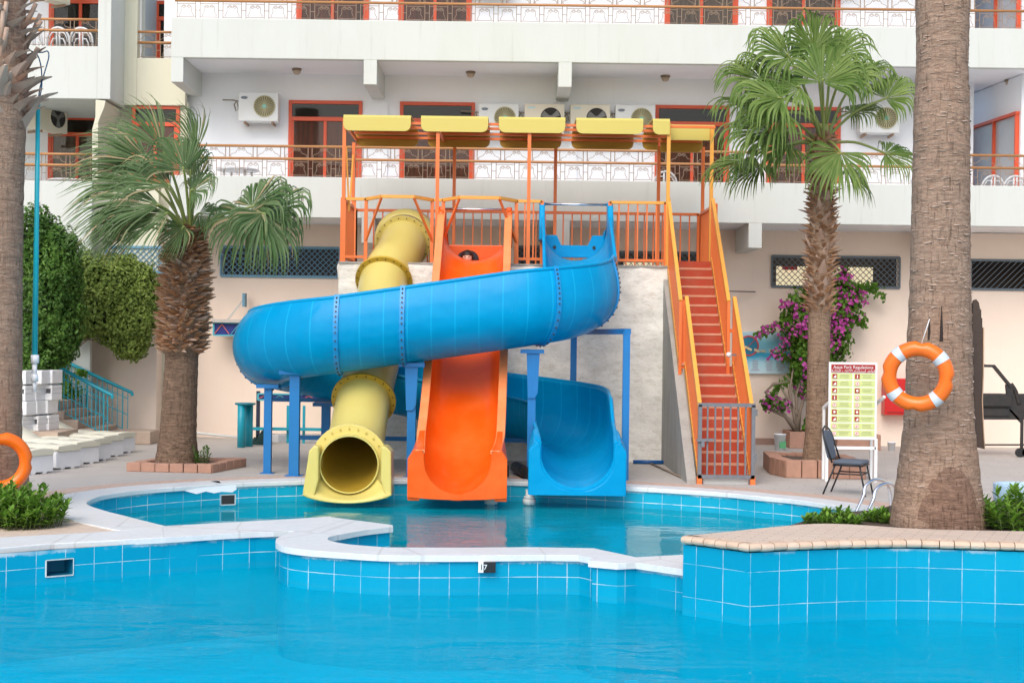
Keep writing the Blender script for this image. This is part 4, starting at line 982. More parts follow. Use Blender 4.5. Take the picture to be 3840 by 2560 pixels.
hollow(yc, .425, .405).build('tube', [yellow_gel, yellow_inner], ys)
def tan_at(path, p):
    i = min(range(len(path)), key=lambda k: (path[k]-p).length); return (path[min(i+1, len(path)-1)] - path[max(i-1, 0)]).normalized(), path[i]
for p, m_ in ((yp[0] + Vector((0, -.12, -.03)), yellow_gel), (yp[2], yellow_dirty), (yp[4], yellow_dirty)):
    t, q = tan_at(yc, p); ring_plate(q, t, .507, .42, .045, m_, ys, 20)
# entry hood behind the first flange: wide open mouth
mb = MB(); secs = []
for k in range(9):
    an = pi*k/8 
for s, (yy, r, zc_) in enumerate(((26.32, .5, 3.93), (26.5, .56, 3.98), (27.0, .60, 4.0))):
    secs.append([(-2.03 - r*cos(pi*k/16*1.0)*1.0, yy, zc_ + r*sin(pi*k/16)) if 0 <= k <= 16 else None for k in range(17)])
secs = [[(-2.03-r, yy, TZ)] + [(-2.03 - r*cos(pi*k/16), yy, zc_ + r*sin(pi*k/16)) for k in range(17)] + [(-2.03+r, yy, TZ)] for yy, r, zc_ in ((26.32, .5, 3.93), (26.5, .56, 3.98), (27.0, .60, 4.0))]
mb.sweep(secs, False, 0, True, True); o = mb.build('entry_hood', yellow_gel, ys); sm_ = o.modifiers.new('s', 'SOLIDIFY'); sm_.thickness = .03
# exit mouth
def exit_block(parent, name, mat_, y0, y1, outline, hole_pts, closed_hole):
    """end plate: photo outline at depth y0 with a hole or a U notch, extruded back to y1"""
    mb = MB()
    if closed_hole:
        o3 = [Vector((p[0], p[1], 0)) for p in outline]; h3 = [Vector((p[0], p[1], 0)) for p in hole_pts]
        flat = o3+h3; tr = geometry.tessellate_polygon([o3, h3]); k = len(flat)
        n = mb.add([(p.x, y0, p.y) for p in flat] + [(p.x, y1, p.y) for p in flat])
        for a, b, c in tr: mb.face((n+a, n+b, n+c)); mb.face((n+k+a, n+k+c, n+k+b))
        for base, cnt in ((0, len(o3)), (len(o3), len(h3))):
            for i in range(cnt): j = (i+1) % cnt; mb.face((n+base+i, n+base+j, n+k+base+j, n+k+base+i))
    else: mb.prismY(list(outline) + list(hole_pts), y0, y1)
    return mb.build(name, mat_, parent, bevel=.02)
Dm = 20.42
def E(px, py, D): q = at(px, py, D); return (q.x, q.z)
cx, cz = E(1309, 1741, 20.42); R0 = .425
zb_ = E(1300, 1872, 20.42)[1]
out = [E(1140, 1858, Dm), E(1165, 1700, Dm)] + [E(1310 + 146*cos(a), 1735 - 146*sin(a), Dm) for a in [radians(d) for d in range(165, 14, -10)]] + [E(1452, 1700, Dm), E(1464, 1858, Dm), E(1400, 1874, Dm), E(1309, 1880, Dm), E(1210, 1874, Dm)]
hol = [(cx + R0*cos(2*pi*i/40), cz + R0*sin(2*pi*i/40)) for i in range(40)]
exit_block(ys, 'exit_plate', yellow_gel, Dm, Dm+.16, out, hol, True)
mb = MB()
for i in range(9):
    a = radians(150 - i*15); q = at(1310 + 128*cos(a), 1735 - 128*sin(a), Dm); mb.tube([q, q + Vector((0, -.016, 0))], .014, 8)
mb.build('exit_bolt', M('yellow_bolt', (.48, .36, .06), .5), ys)
De = 20.12
def ear(parent, mat_, pts, y0, y1, name='exit_cheek'):
    mb = MB(); mb.prismY(pts, y0, y1); return mb.build(name, mat_, parent, bevel=.025)
ear(ys, yellow_gel, [E(1134, 1852, De), E(1158, 1690, De), E(1178, 1668, De), E(1196, 1674, De), E(1194, 1800, De), E(1176, 1868, De)], De, Dm+.14)
ear(ys, yellow_gel, [E(1468, 1857, De), E(1467, 1694, De), E(1446, 1672, De), E(1428, 1676, De), E(1428, 1800, De), E(1446, 1871, De)], De, Dm+.14)
# lower lip: sloped apron from the hole rim to the lip
mb = MB(); A, B = [], []
for i in range(21):
    f = i/20; an = radians(205 + 130*f); A.append((cx + R0*cos(an)*1.0, Dm+.01, cz + R0*sin(an)))
    px = 1134 + (1468-1134)*f; py = 1852 + 31*sin(pi*f)**.7; q = at(px, py, 20.06); B.append(tuple(q))
C_ = [(x, y+.02, z-.02) for x, y, z in B]; D_ = [(x, Dm+.02, z-.03) for x, y, z in B]
secs = [[Vector(a), Vector(a).lerp(Vector(b), .5) - Vector((0, 0, .015)), Vector(b), Vector(c), Vector(d)] for a, b, c, d in zip(A, B, C_, D_)]
mb.sweep(secs, False, 0, True, True); mb.build('exit_lip', yellow_gel, ys)

# ---- open troughs
def trough(path, T, shape, th=.035):
    """sweep a U section. path points = floor centre line, T tangents in plan, shape(i)-> (r, h_in, h_out, arc) ; returns MB"""
    mb = MB(); secs = []; rin, rout = [], []
    for i, p in enumerate(path):
        t = T[i]; n_ = Vector((-t.y, t.x, 0)).normalized()      # left of travel = outer side
        r, hi, ho, wv, aa = shape(i)
        pts = []
        for k in range(5): q = k/4; pts.append((-r, r + hi*(1-q)))
        for k in range(1, 17): a = pi + pi*k/16; pts.append((r*cos(a), r + r*sin(a)))
        for k in range(1, 9):
            q = k/8; u0, v0 = r, r + q*ho; a = radians(aa)*q; u1, v1 = r*cos(a), r + r*sin(a)
            pts.append((u0*(1-wv)+u1*wv, v0*(1-wv)+v1*wv))
        # offset copy outside
        outp = []
        for k, (a, b) in enumerate(pts):
            a0, b0 = pts[max(k-1, 0)]; a1, b1 = pts[min(k+1, len(pts)-1)]; dx, dy = a1-a0, b1-b0; L = sqrt(dx*dx+dy*dy) or 1
            outp.append((a + dy/L*th, b - dx/L*th))
        secs.append([p + n_*a + Vector((0, 0, b)) for a, b in pts + outp[::-1]])
        lf, rt = pts[0], pts[-1]
        rin.append(p + n_*(lf[0]-.02) + Vector((0, 0, lf[1]))); rout.append(p + n_*(rt[0]+.03) + Vector((0, 0, rt[1])))
    b = mb.sweep(secs, True, 0, True, True); k = len(secs[0]); m = k//2
    for base in (0, (len(secs)-1)*k):
        for j in range(m-1): mb.face((b+base+j, b+base+j+1, b+base+k-2-j, b+base+k-1-j))
    return mb, secs, rin, rout
def lerp_keys(keys, s):
    for (s0, v0), (s1, v1) in zip(keys[:-1], keys[1:]):
        if s <= s1:
            f = max(0, (s-s0)/(s1-s0)); f = f*f*(3-2*f) if False else f
            return tuple(a+(b-a)*f for a, b in zip(v0, v1)) if isinstance(v0, tuple) else v0+(v1-v0)*f
    return keys[-1][1]
# ---- orange slide
os_ = thing('orange_chute_slide', (-.72, 22.5, 0), 'wide straight orange open slide with high horns at the top', 'water slide')
zk = [(20.0, -.11), (20.5, -.05), (21.0, .15), (21.6, .58), (22.4, 1.32), (23.2, 2.05), (24.0, 2.78), (24.5, 3.20), (24.9, 3.46), (25.3, 3.53), (26.0, 3.55)]
ox = lambda y: -.745 + (y-20)*.013
N = 70; path = []; hk = [(20.0, .66), (20.9, .63), (21.6, .62), (24.2, .62), (24.85, .78), (25.2, .90), (25.45, .62), (25.7, .32), (26.0, .30)]
ypos = [26.0 - 6.0*i/N for i in range(N+1)]
zs_ = catmull([Vector((a, b, 0)) for a, b in zk], 10)
def ozf(y):
    for a, b in zip(zs_[:-1], zs_[1:]):
        if a.x <= y <= b.x: return a.y + (b.y-a.y)*(y-a.x)/(b.x-a.x+1e-9)
    return zs_[-1].y
def wide_section(hw, h, rb=.48, th=.04, rim=.075):
    pts = [(-hw-rim, h-.05), (-hw-rim, h), (-hw, h), (-hw, h*.55 + rb*.45)]
    for k in range(0, 19):
        a = pi + pi*k/18; ca, sa = cos(a), sin(a)
        x = hw*ca; z = min(h*.9, rb) * (1 - abs(sa))
        pts.append((x, z))
    pts += [(hw, h*.55+rb*.45), (hw, h), (hw+rim, h), (hw+rim, h-.05)]
    return pts
def wide_trough(name, mat_, rimmat, parent, ypos, cx_, zf, hw_, h_):
    mb = MB(); secs = []
    rimL, rimR = MB(), MB(); sL, sR = [], []
    for y in ypos:
        hw, h, z = hw_(y), h_(y), zf(y); s = wide_section(hw, h)
        inn_ = s[2:-2]
        outp = []
        for k, (a, b) in enumerate(inn_):
            a0, b0 = inn_[max(k-1, 0)]; a1, b1 = inn_[min(k+1, len(inn_)-1)]; dx, dy = a1-a0, b1-b0; L = sqrt(dx*dx+dy*dy) or 1
            outp.append((a + dy/L*.04, b - dx/L*.04))
        secs.append([(cx_(y)+a, y, z+b) for a, b in inn_ + outp[::-1]])
        for S, sg in ((sL, -1), (sR, 1)):
            c = cx_(y)+sg*(hw+.045); S.append([(c-.065, y, z+h-.04), (c+.065, y, z+h-.04), (c+.065, y, z+h+.012), (c-.065, y, z+h+.012)])
    b = mb.sweep(secs, True, 0, True, True); k = len(secs[0]); m = k//2
    for base in (0, (len(secs)-1)*k):
        for j in range(m-1): mb.face((b+base+j, b+base+j+1, b+base+k-2-j, b+base+k-1-j))
    o = mb.build(name, mat_, parent)
    for S in (sL, sR):
        r = MB(); r.sweep(S, True, 0, False); r.face((0, 1, 2, 3)); kk = len(r.v)-4; r.face((kk+3, kk+2, kk+1, kk)); r.build('side_rim', rimmat, parent, bevel=.01)
    return o
hwo = lambda y: lerp_keys([(20.0, .48), (20.9, .54), (25.2, .545), (26.0, .54)], y)
wide_trough('chute', orange_gel, orange_worn, os_, ypos, ox, ozf, hwo, lambda y: lerp_keys(hk, y))
def horn(parent, x, y, z0, z1, mat_, sg):
    mb = MB(); mb.prismX([(y-.42, z0-.1), (y-.20, z0+.28), (y-.06, z1-.06), (y-.05, z1), (y+.06, z1), (y+.08, z1-.1), (y+.10, z0+.2), (y+.12, z0-.35), (y-.42, z0-.35)], x-.05, x+.05)
    return mb.build('entry_horn', mat_, parent, bevel=.025)
for sg in (-1, 1): horn(os_, ox(25.2)+sg*.60, 25.2, 4.10, 4.47, orange_gel, sg)
mb = MB(); mb.tube([(ox(25.2)-.60, 25.2, 4.43), (ox(25.2)+.60, 25.2, 4.43)], .022, 10); mb.build('grab_bar', chrome, os_)
def end_plate(parent, mat_, D, xc, hw, zlip, ztop, notch_hw, notch_rb, name='exit_plate', sag=0.0, back=.32):
    o = [(xc-hw, zlip), (xc-hw, ztop-.11), (xc-hw+.10, ztop), (xc-notch_hw-.03, ztop+.02)]
    h = ztop - zlip
    s = [( xc + x, zlip + .05 + z) for x, z in wide_section(notch_hw, h-.03)[3:-3]]
    o2 = [(xc+notch_hw+.03, ztop+.02), (xc+hw-.10, ztop), (xc+hw, ztop-.11), (xc+hw, zlip)]
    o3 = [(xc + hw*k, zlip - sag*(1-k*k)) for k in (.75, .5, .25, 0, -.25, -.5, -.75)]
    mb = MB(); mb.prismY(o+s+o2+o3, D, D+back); return mb.build(name, mat_, parent, bevel=.018)
# cheeks: broad flat plates either side of the mouth, leaning with the chute
zlip = E(1711, 1872, 20.0)[1]
end_plate(os_, orange_gel, 19.98, ox(20), .70, E(1525, 1862, 20)[1], E(1525, 1690, 20)[1], .475, .48, sag=.035)
def flared_cheek(parent, mat_, xc, sg, ys_, hw_, zf, hr, out0, out1):
    mb = MB(); secs = []
    for k, y in enumerate(ys_):
        f = k/(len(ys_)-1); ou = out0 + (out1-out0)*f**1.3; hi = hw_(y)-.012; z = zf(y); h = hr(y)
        s = [(hi, z+h*.4), (hi, z+h+.016), (ou-.07*(1-f)-.012, z+h+.016), (ou, z+h-.10*(1-f)-.01), (ou, z-.05), (hi+.06, z-.05)]
        secs.append([(xc(y)+sg*a, y, b) for a, b in s])
    mb.sweep(secs, True, 0, False); n = len(secs[0]); mb.face(range(n)); k = (len(secs)-1)*n; mb.face([k+j for j in range(n)][::-1])
    return mb.build('exit_cheek', mat_, parent, bevel=.012)
yc_ = [20.02 + .95*k/10 for k in range(11)]
for sg in (-1, 1): flared_cheek(os_, orange_gel, ox, sg, yc_, hwo, ozf, lambda y: lerp_keys(hk, y), .70, .625)
mb = MB(); mb.box(ox(25.9)-.53, ox(25.9)+.53, 25.92, 25.97, 3.50, 3.845); mb.build('back_panel', orange_gel, os_, bevel=.015)
mb = MB(); q = at(1835, 982, 25.9); mb.disk((q.x, 25.91, q.z), (0, 1, 0), .028, .02, 12); mb.build('plug_cap', black_plas, os_)

# ---- blue spiral slide
bs = thing('blue_spiral_slide', (-1.2, 22.9, 0), 'big blue open slide curling round in front of the yellow and orange slides', 'water slide')
key = [Vector((1.10, 26.0, 0)), Vector((1.10, 22.95, 0))]
pts, path = [], []
def arc(cx_, cy_, r, a0, a1, n): return [Vector((cx_ + r*cos(radians(a0+(a1-a0)*i/n)), cy_ + r*sin(radians(a0+(a1-a0)*i/n)), 0)) for i in range(n+1)]
YF, YK = 21.78, 24.05; RR = (YK-YF)/2; YM = (YF+YK)/2
path = [Vector((1.10, 26.0 - (26.0-YM)*i/24, 0)) for i in range(24)]
path += arc(1.10-RR, YM, RR, 0, -90, 22)
nfront = len(path)
path += [Vector((1.10-RR - i*(1.10-RR+2.72)/30, YF, 0)) for i in range(1, 30)]
path += arc(-2.72, YM, RR, -90, -270, 40)
path += [Vector((-2.72 + i*(2.72+.955-RR)/26, YK, 0)) for i in range(1, 26)]
path += arc(.955-RR, YM, RR, 90, 0, 22)
path += [Vector((.955, YM - i*(YM-20.28)/22, 0)) for i in range(1, 23)]
S = [0]
for a, b in zip(path[:-1], path[1:]): S.append(S[-1] + (b-a).length)
def s_near(x, y): i = min(range(len(path)), key=lambda k: (path[k].x-x)**2 + (path[k].y-y)**2); return S[i]
sA = S[24]; sB = S[nfront-1]; sC = S[nfront+28]; sD = S[nfront+28+41]; sE_ = S[nfront+28+41+25]; sF = S[nfront+28+41+25+22]; sG = S[-1]
zkeys = [(0, 3.56), (.8, 3.54), (1.3, 3.38), (sA-.35, 2.55), (sA, 2.42), (sA+.6, 2.22), (sB, 2.02), (sC, 1.62), ((sC+sD)/2, 1.36), (sD, 1.04), (sE_, .52), (sF, .25), (sF+1.2, .16), (sF+2.15, .09), (sG, .0)]
zz = catmull([Vector((a, b, 0)) for a, b in zkeys], 12)
def bz(s):
    for a, b in zip(zz[:-1], zz[1:]):
        if a.x <= s <= b.x: return a.y + (b.y-a.y)*(s-a.x)/(b.x-a.x+1e-9)
    return zz[-1].y
for i, p in enumerate(path): p.z = bz(S[i])
T = [(path[min(i+1, len(path)-1)] - path[max(i-1, 0)]) for i in range(len(path))]
T = [Vector((t.x, t.y, 0)).normalized() for t in T]
# (r, h_in, h_out, curl, curl angle)
shk = [(0, (.56, -.22, -.22, 0, 60)), (.5, (.56, -.2, -.2, 0, 60)), (.75, (.56, .30, .30, 0, 60)), (1.2, (.56, .22, .22, 0, 60)), (sA-.5, (.56, .12, .25, 0, 60)), (sA-.1, (.57, .08, .48, .3, 60)), (sA+.4, (.58, .04, .55, .4, 60)), (sC, (.58, .02, .55, .5, 62)), ((sC+sD)/2, (.58, .02, .55, .85, 62)), (sD, (.57, .05, .55, .7, 55)), (sE_, (.57, .12, .50, .4, 50)), (sF-.3, (.58, .22, .50, 0, 40)), (sF+.75, (.575, .12, .46, 0, 40)), (sF+1.35, (.57, .12, .15, 0, 40)), (sG, (.525, .13, .13, 0, 40))]
shape = lambda i: lerp_keys(shk, S[i])
tb, secs, rin, rout = trough(path, T, shape)
tb.build('channel', blue_gel, bs)
i1 = next(i for i in range(len(S)) if S[i] > .7)
for nm, R_ in (('inner_rim', rin), ('outer_rim', rout)):
    mb = MB(); mb.tube(R_[i1:], .032, 8); mb.build(nm, blue_gel, bs)
# joint flanges with bolts follow the outside of the channel
def joint(i, wdt=.075):
    r, hi, ho, wv, aa = shape(i); m = len(secs[i])//2; outer = secs[i][m:][::-1]; t = T[i]; mb = MB(); ss = [[], []]
    n_ = Vector((-t.y, t.x, 0)); cen = path[i] + Vector((0, 0, r))
    A = []
    for q in outer:
        e = (q-cen); e = e - t*e.dot(t); e = e.normalized() if e.length > 0 else Vector((0, 0, 1)); A.append((q, e))
    sec = []
    for q, e in A: sec.append([q - t*wdt/2 - e*.01, q + t*wdt/2 - e*.01, q + t*wdt/2 + e*.028, q - t*wdt/2 + e*.028])
    mb.sweep(sec, True, 0, False); k = len(sec)*4; mb.face((0, 1, 2, 3)); mb.face((k-1, k-2, k-3, k-4))
    for j in range(1, len(A)-1):
        q, e = A[j]
        mb.tube([q + e*.02, q + e*.046], .013, 6, 1)
    mb.build('joint_flange', [blue_flange, bolt_m], bs)
def idx(px, D):
    x = PX(px, D); return min(range(nfront-23, nfront+29), key=lambda k: abs(path[k].x-x) + (0 if k > 24 else 9))
for i in (40, nfront+28, idx(1512, YF), nfront+28+22, nfront+28+41+18, next(k for k in range(len(S)) if S[k] > sF-.1)): joint(i)
joint(27)
for sg in (-1, 1): horn(bs, 1.10+sg*.60, 25.2, 4.22, 4.58, blue_gel, sg)
mb = MB(); mb.tube([(.50, 25.2, 4.54), (1.70, 25.2, 4.54)], .022, 10); mb.build('grab_bar', chrome, bs)
# notched back lip of the entry tub
mb = MB(); z0, z1, z2 = 3.62, 4.02, 3.84
mb.prismY([(.56, z0), (.56, z1), (.78, z1), (.86, z2), (1.34, z2), (1.42, z1), (1.64, z1), (1.64, z0)], 25.55, 25.60); mb.build('entry_lip', blue_gel, bs, bevel=.012)
mb = MB()
for x in (.74, 1.45): mb.disk((x, 25.54, 3.80), (0, 1, 0), .03, .02, 12)
mb.build('plug_cap', black_plas, bs)
end_plate(bs, blue_gel, 20.26, .955, .70, E(2160, 1857, 20.26)[1], E(2000, 1662, 20.26)[1], .525, .5, sag=.0, back=.24)
for sg in (-1, 1): flared_cheek(bs, blue_gel, lambda y: .955, sg, [20.3 + .75*k/8 for k in range(9)], lambda y: .525 + .045*min(1, (y-20.3)/.8), lambda y: bz(s_near(.955, y)), lambda y: .655 + .05*(y-20.3), .70, .63)
# supports
def post(px, py0, D, w=.14, z0=0, name='support_post'):
    x = at(px, 1600, D).x; z1 = Z(px, py0, D); mb = MB(); mb.bar((x, D, z0), (x, D, z1), w, w); mb.build(name, blue_post, bs)
    mb = MB(); mb.box(x-w*1.5, x+w*1.5, D-w, D+w, z1-.01, z1+.05); mb.build('saddle_plate', blue_post, bs)
    if z0 == 0: mb = MB(); mb.box(x-w*.9, x+w*.9, D-w*.9, D+w*.9, .0, .012); mb.build('base_plate', blue_post, bs)
    return x, z1
post(1005, 1452, 22.15, .115); post(1105, 1400, YF, .15); post(1222, 1520, 24.05, .14)
x, z1 = post(1543, 1372, YF, .13); post(1992, 1322, YF, .12)
for px in (1543, 1997):
    x = at(px, 1500, YF).x; zt_ = Z(px, 1366 if px < 1700 else 1320, YF)
    mb = MB(); mb.prismY([(x-.10, zt_), (x+.10, zt_), (x+.075, zt_-.62), (x+.03, zt_-.7), (x-.075, zt_-.7)], YF-.09, YF-.05); mb.build('tapered_bracket', blue_post, bs)
mb = MB(); zq = Z(1120, 1498, 24.05); mb.bar((at(1020, 1500, 24.05).x, 24.05, zq), (at(1545, 1500, 24.05).x, 24.05, zq), .07, .07); zq = Z(1170, 1640, 23.6)
mb.bar((at(1110, 1640, 23.6).x, 23.6, zq), (at(1990, 1645, 23.6).x, 23.6, zq), .07, .07); mb.build('cross_beam', blue_post, bs)
pR = at(2350, 1245, 21.8); pL = at(2152, 1245, 24.35)
mb = MB(); mb.bar((pR.x, pR.y, 0), (pR.x, pR.y, 2.28), .105, .105); mb.build('portal_post', blue_post, bs)
mb = MB(); mb.bar((pL.x, pL.y, 0), (pL.x, pL.y, 2.28), .105, .105); mb.build('portal_post', blue_post, bs)
mb = MB(); d_ = (Vector((pR.x, pR.y, 0))-Vector((pL.x, pL.y, 0))).normalized()*.052; mb.bar((pR.x+d_.x, pR.y+d_.y, 2.275), (pL.x-d_.x, pL.y-d_.y, 2.275), .104, .085); mb.build('portal_beam', blue_post, bs)
# ================================================================= PALMS
def leaf_blade(mb, p, d, nrm, L, w, droop, wind, rnd, m=0, fuse=.45, steps=10, gstart=.34):
    side = d.cross(nrm).normalized(); q = p.copy(); dd = d.copy(); prev = None; st = L/steps
    for j in range(steps+1):
        t = j/steps
        ww = w*min(1, t/fuse+.05) if t < fuse else w*max(.03, (1-t)/(1-fuse))**.8
        c = dd.cross(nrm); c = c.normalized() if c.length > 1e-4 else side
        nn = c.cross(dd).normalized()
        n = mb.add([q - c*ww/2, q - nn*ww*.28, q + c*ww/2])
        if prev is not None:
            mb.face((prev, prev+1, n+1, n), m, None, True); mb.face((prev+1, prev+2, n+2, n+1), m, None, True)
        prev = n
        k = min(1, max(0, (t-gstart)/.5)); k = k*k*(3-2*k)*min(1, .62*droop)
        dd = (d.lerp(Vector((wind.x*.6 + d.x*.12, wind.y*.6 + d.y*.12, -1)), k) + wind*(.2+t*.6) + Vector((rnd.uniform(-1, 1), rnd.uniform(-1, 1), rnd.uniform(-1, 1)))*.06).normalized(); q = q + dd*st
def frond(parent, mats, base, hub, d, nrm, L, spread=105, n=38, droop=1.0, wind=Vector((0, 0, 0)), seed=0, cup=.15):
    rnd = random.Random(seed); mb = MB(); d = Vector(d).normalized(); nrm = Vector(nrm); nrm = (nrm - d*nrm.dot(d)).normalized(); side = d.cross(nrm).normalized()
    base, hub = Vector(base), Vector(hub); mid = (base+hub)/2 + Vector((0, 0, .10))*(hub-base).length
    cv = catmull([base, mid, hub, hub + d*.06], 5); mb.tube(cv, [.026 - .012*i/(len(cv)-1) for i in range(len(cv))], 6, 1)
    da = radians(2*spread/n)
    for i in range(n):
        a = radians(-spread + 2*spread*(i+.5)/n) + rnd.uniform(-.05, .05)
        dr = (d*cos(a) + side*sin(a) + nrm*(cup*(1-abs(a)/2.2))).normalized()
        l = L*(.70+.30*cos(a*.75))*rnd.uniform(.86, 1.06)
        leaf_blade(mb, hub + dr*.03, dr, nrm, l, 2*l*.42*math.tan(da/2)*1.4, droop*rnd.uniform(.75, 1.25), wind, rnd)
    return mb.build('frond', mats, parent, recalc=False)
def boots(parent, mat_, c, prof, z0, z1, n, size, seed, up=.55, curl=.5, name='leaf_bases', wfac=.55):
    """old leaf bases spiralling up the trunk; prof(z) gives the radius"""
    rnd = random.Random(seed); mb = MB()
    for i in range(n):
        f = i/n; z = z0 + (z1-z0)*f; a = i*2.39996 + rnd.uniform(-.25, .25); r = prof(z)
        o = Vector((cos(a), sin(a), 0)); tn = Vector((-sin(a), cos(a), 0)); s = size*rnd.uniform(.65, 1.3)
        p = Vector(c) + o*r*.9 + Vector((0, 0, z)); d = (o*(1-up) + Vector((0, 0, up))).normalized(); w_ = s*wfac*rnd.uniform(.8, 1.2); pv = None; k = rnd.uniform(-.4, 1)*curl; tw = rnd.uniform(-.3, .3)
        for j in range(5):
            t = j/4; ww = w_*(1 - .85*t**1.3)*(1 if j else 1.1); th = .03*(1-t)+.004; nn = tn.cross(d).normalized()
            q = [p - tn*ww/2, p + nn*ww*.22, p + tn*ww/2, p - nn*th]
            b = mb.add(q)
            if pv is not None:
                for u in range(4): v_ = (u+1) % 4; mb.face((pv+u, pv+v_, b+v_, b+u), 0)
            pv = b; d = (d + o*k*.35 + tn*tw*.3 + Vector((0, 0, rnd.uniform(-.15, .1)))).normalized(); p = p + d*s/4
        mb.face((pv, pv+1, pv+2, pv+3), 0)
    return mb.build(name, mat_, parent, recalc=True)
def trunk(parent, mat_, c, prof, n=48, name='trunk', amp=.02, freq=7, lean=(0, 0)):
    mb = MB(); secs = []
    for r, z in prof:
        ring = []
        for j in range(n):
            a = 2*pi*j/n; v = Vector((cos(a)*r*3, sin(a)*r*3, z*freq))
            k = 1 + amp*mnoise.fractal(v, 1.0, 2.0, 4) + amp*.45*sin(z*2*pi*freq*.9 + 2*mnoise.noise(v*.5))
            ring.append((c[0] + lean[0]*z + cos(a)*r*k, c[1] + lean[1]*z + sin(a)*r*k, c[2]+z))
        secs.append(ring)
    mb.sweep(secs, True, 0, True); k = len(secs); mb.face([(k-1)*n+j for j in range(n)]); 
    return mb.build(name, mat_, parent, recalc=False)
def pinterp(keys):
    return lambda z: lerp_keys(keys, z)
def fine(keys, dz):
    z = keys[0][0]; out = []
    while z < keys[-1][0]: out.append((lerp_keys(keys, z), z)); z += dz
    return out + [(keys[-1][1], keys[-1][0])]
# ---- thick trunk on the island
D_T = 14.3; b0 = at(3517, 1980, D_T); zT = .30
c0 = Vector((b0.x, D_T, zT))
t1 = thing('palm_tree', c0, 'thick fibrous palm trunk on the tan brick island with a lifebuoy on it', 'palm tree')
def rz(y, w_): return (at(3530, y, D_T).z - zT, w_/2/F*D_T)
kt = [rz(1985, 354), rz(1900, 338), rz(1800, 306), rz(1700, 282), rz(1600, 260), rz(1500, 247), rz(1300, 238), rz(1100, 224), rz(950, 217), rz(700, 211), rz(400, 203), rz(250, 187), rz(0, 199), rz(-400, 205), rz(-1400, 200)]
lean = ((at(3535, 0, D_T).x - at(3517, 1980, D_T).x)/(kt[12][0]), 0)
trunk(t1, bark_grey, c0, fine(kt, .022), 72, amp=.016, freq=6.5, lean=lean)
def slit(px, y0, y1, wd):
    z0, z1 = at(px, y1, D_T).z, at(px, y0, D_T).z; x = at(px, y0, D_T).x; rr = lerp_keys(kt, z0-zT); dx = x-(c0.x+lean[0]*(z0-zT)); yq = D_T - sqrt(max(.01, rr*rr-dx*dx))
    mb = MB(); mb.prismY([(x-wd/2, z0), (x-wd*.3, (z0+z1)/2), (x, z1), (x+wd*.3, (z0+z1)/2), (x+wd/2, z0)], yq-.004, yq+.05); mb.build('bark_split', M('dark_bark_split', (.03, .02, .016), .9), t1)
slit(3497, 1150, 1280, .035); slit(3457, 1190, 1275, .028)
rm = random.Random(3)
mb = MB()                        # frayed fibre nubs on the bark
for i in range(480):
    z = rm.uniform(.3, 5.2); a = rm.uniform(pi, 2*pi); r = lerp_keys(kt, z); o_ = Vector((cos(a), sin(a), 0)); tn = Vector((-sin(a), cos(a), 0)); p = c0 + Vector((lean[0]*z, 0, z)) + o_*r*.995
    l_ = rm.uniform(.012, .05); h_ = rm.uniform(.003, .008); k = rm.uniform(-.3, .3)
    mb.quad(p - tn*l_, p + tn*l_ + Vector((0, 0, k*l_)), p + tn*l_*.6 + o_*h_*1.6 + Vector((0, 0, -h_ + k*l_)), p - tn*l_*.7 + o_*h_*1.6 - Vector((0, 0, h_*1.3)))
mb.build('bark_fibres', M('pale_bark_fibre', (.50, .39, .32), .9, spec=.1), t1, recalc=False)['kind'] = 'stuff'
mb = MB(); z0, z1 = .02, .62
for i in range(9):
    a = radians(232 + 9*i)
bm_ = []
for j in range(11):
    a = radians(229 + 8.4*j); hh = .62*sqrt(max(0, 1-((j-5)/5.2)**2))
    sec = []
    for k in range(9): z = .01 + hh*k/8; r = lerp_keys(kt, z)*1.004 + .010*sin(pi*k/8)*sin(pi*j/10) + .002; sec.append((c0.x + cos(a)*r, c0.y + sin(a)*r, c0.z+z))
    bm_.append(sec)
mb.sweep(bm_, False, 0, True); mb.build('rotten_hollow', bark_mat('dark_rotten_bark', (.37, .235, .17), (.19, .115, .08), (.29, .165, .11)), t1, recalc=False)
# ---- thick trunk at the left edge
D_L = 17.1; ce = at(-42, 1800, D_L); c1 = Vector((ce.x, D_L, 0))
t2 = thing('palm_tree', c1, 'thick palm trunk cut by the photo edge with shaggy leaf bases and a lifebuoy', 'palm tree')
def rx(y, xr): z = at(0, y, D_L).z; return (z, max(.1, at(xr, y, D_L).x - c1.x))
kl = [(0, .52), rx(1650, 78), rx(1400, 78), rx(1000, 80), rx(700, 84), rx(480, 92), rx(380, 100), rx(0, 90), (9.0, .35)]
trunk(t2, bark_grey, c1, fine(kl, .03), 60, amp=.014, freq=6)
zb1, zb2 = at(0, 455, D_L).z, 7.6
boots(t2, boot_pale, c1, lambda z: lerp_keys(kl, z)*.92, zb1+.1, zb2, 210, .27, 5, up=.45, curl=1.2, wfac=.62)
boots(t2, boot_pale, c1, lambda z: lerp_keys(kl, z)*.9, zb1-.05, zb1+.6, 22, .40, 6, up=.55, curl=1.0, wfac=.7, name='broad_leaf_bases')
rl = random.Random(8); mb = MB()
for i in range(60):
    a = rl.uniform(0, 2*pi); z = rl.uniform(zb1+.25, zb2); o_ = Vector((cos(a), sin(a), 0)); p = c1 + o_*.36 + Vector((0, 0, z)); l_ = rl.uniform(.2, .45); d_ = (o_*rl.uniform(.3, .8) + Vector((0, 0, 1))).normalized()
    mb = MB(); mb.tube([p, p + d_*l_*.6, p + d_*l_ + Vector((0, 0, .02))], [.035, .03, .026], 6); mb.build('cut_leaf_stalk', boot_pale, t2)
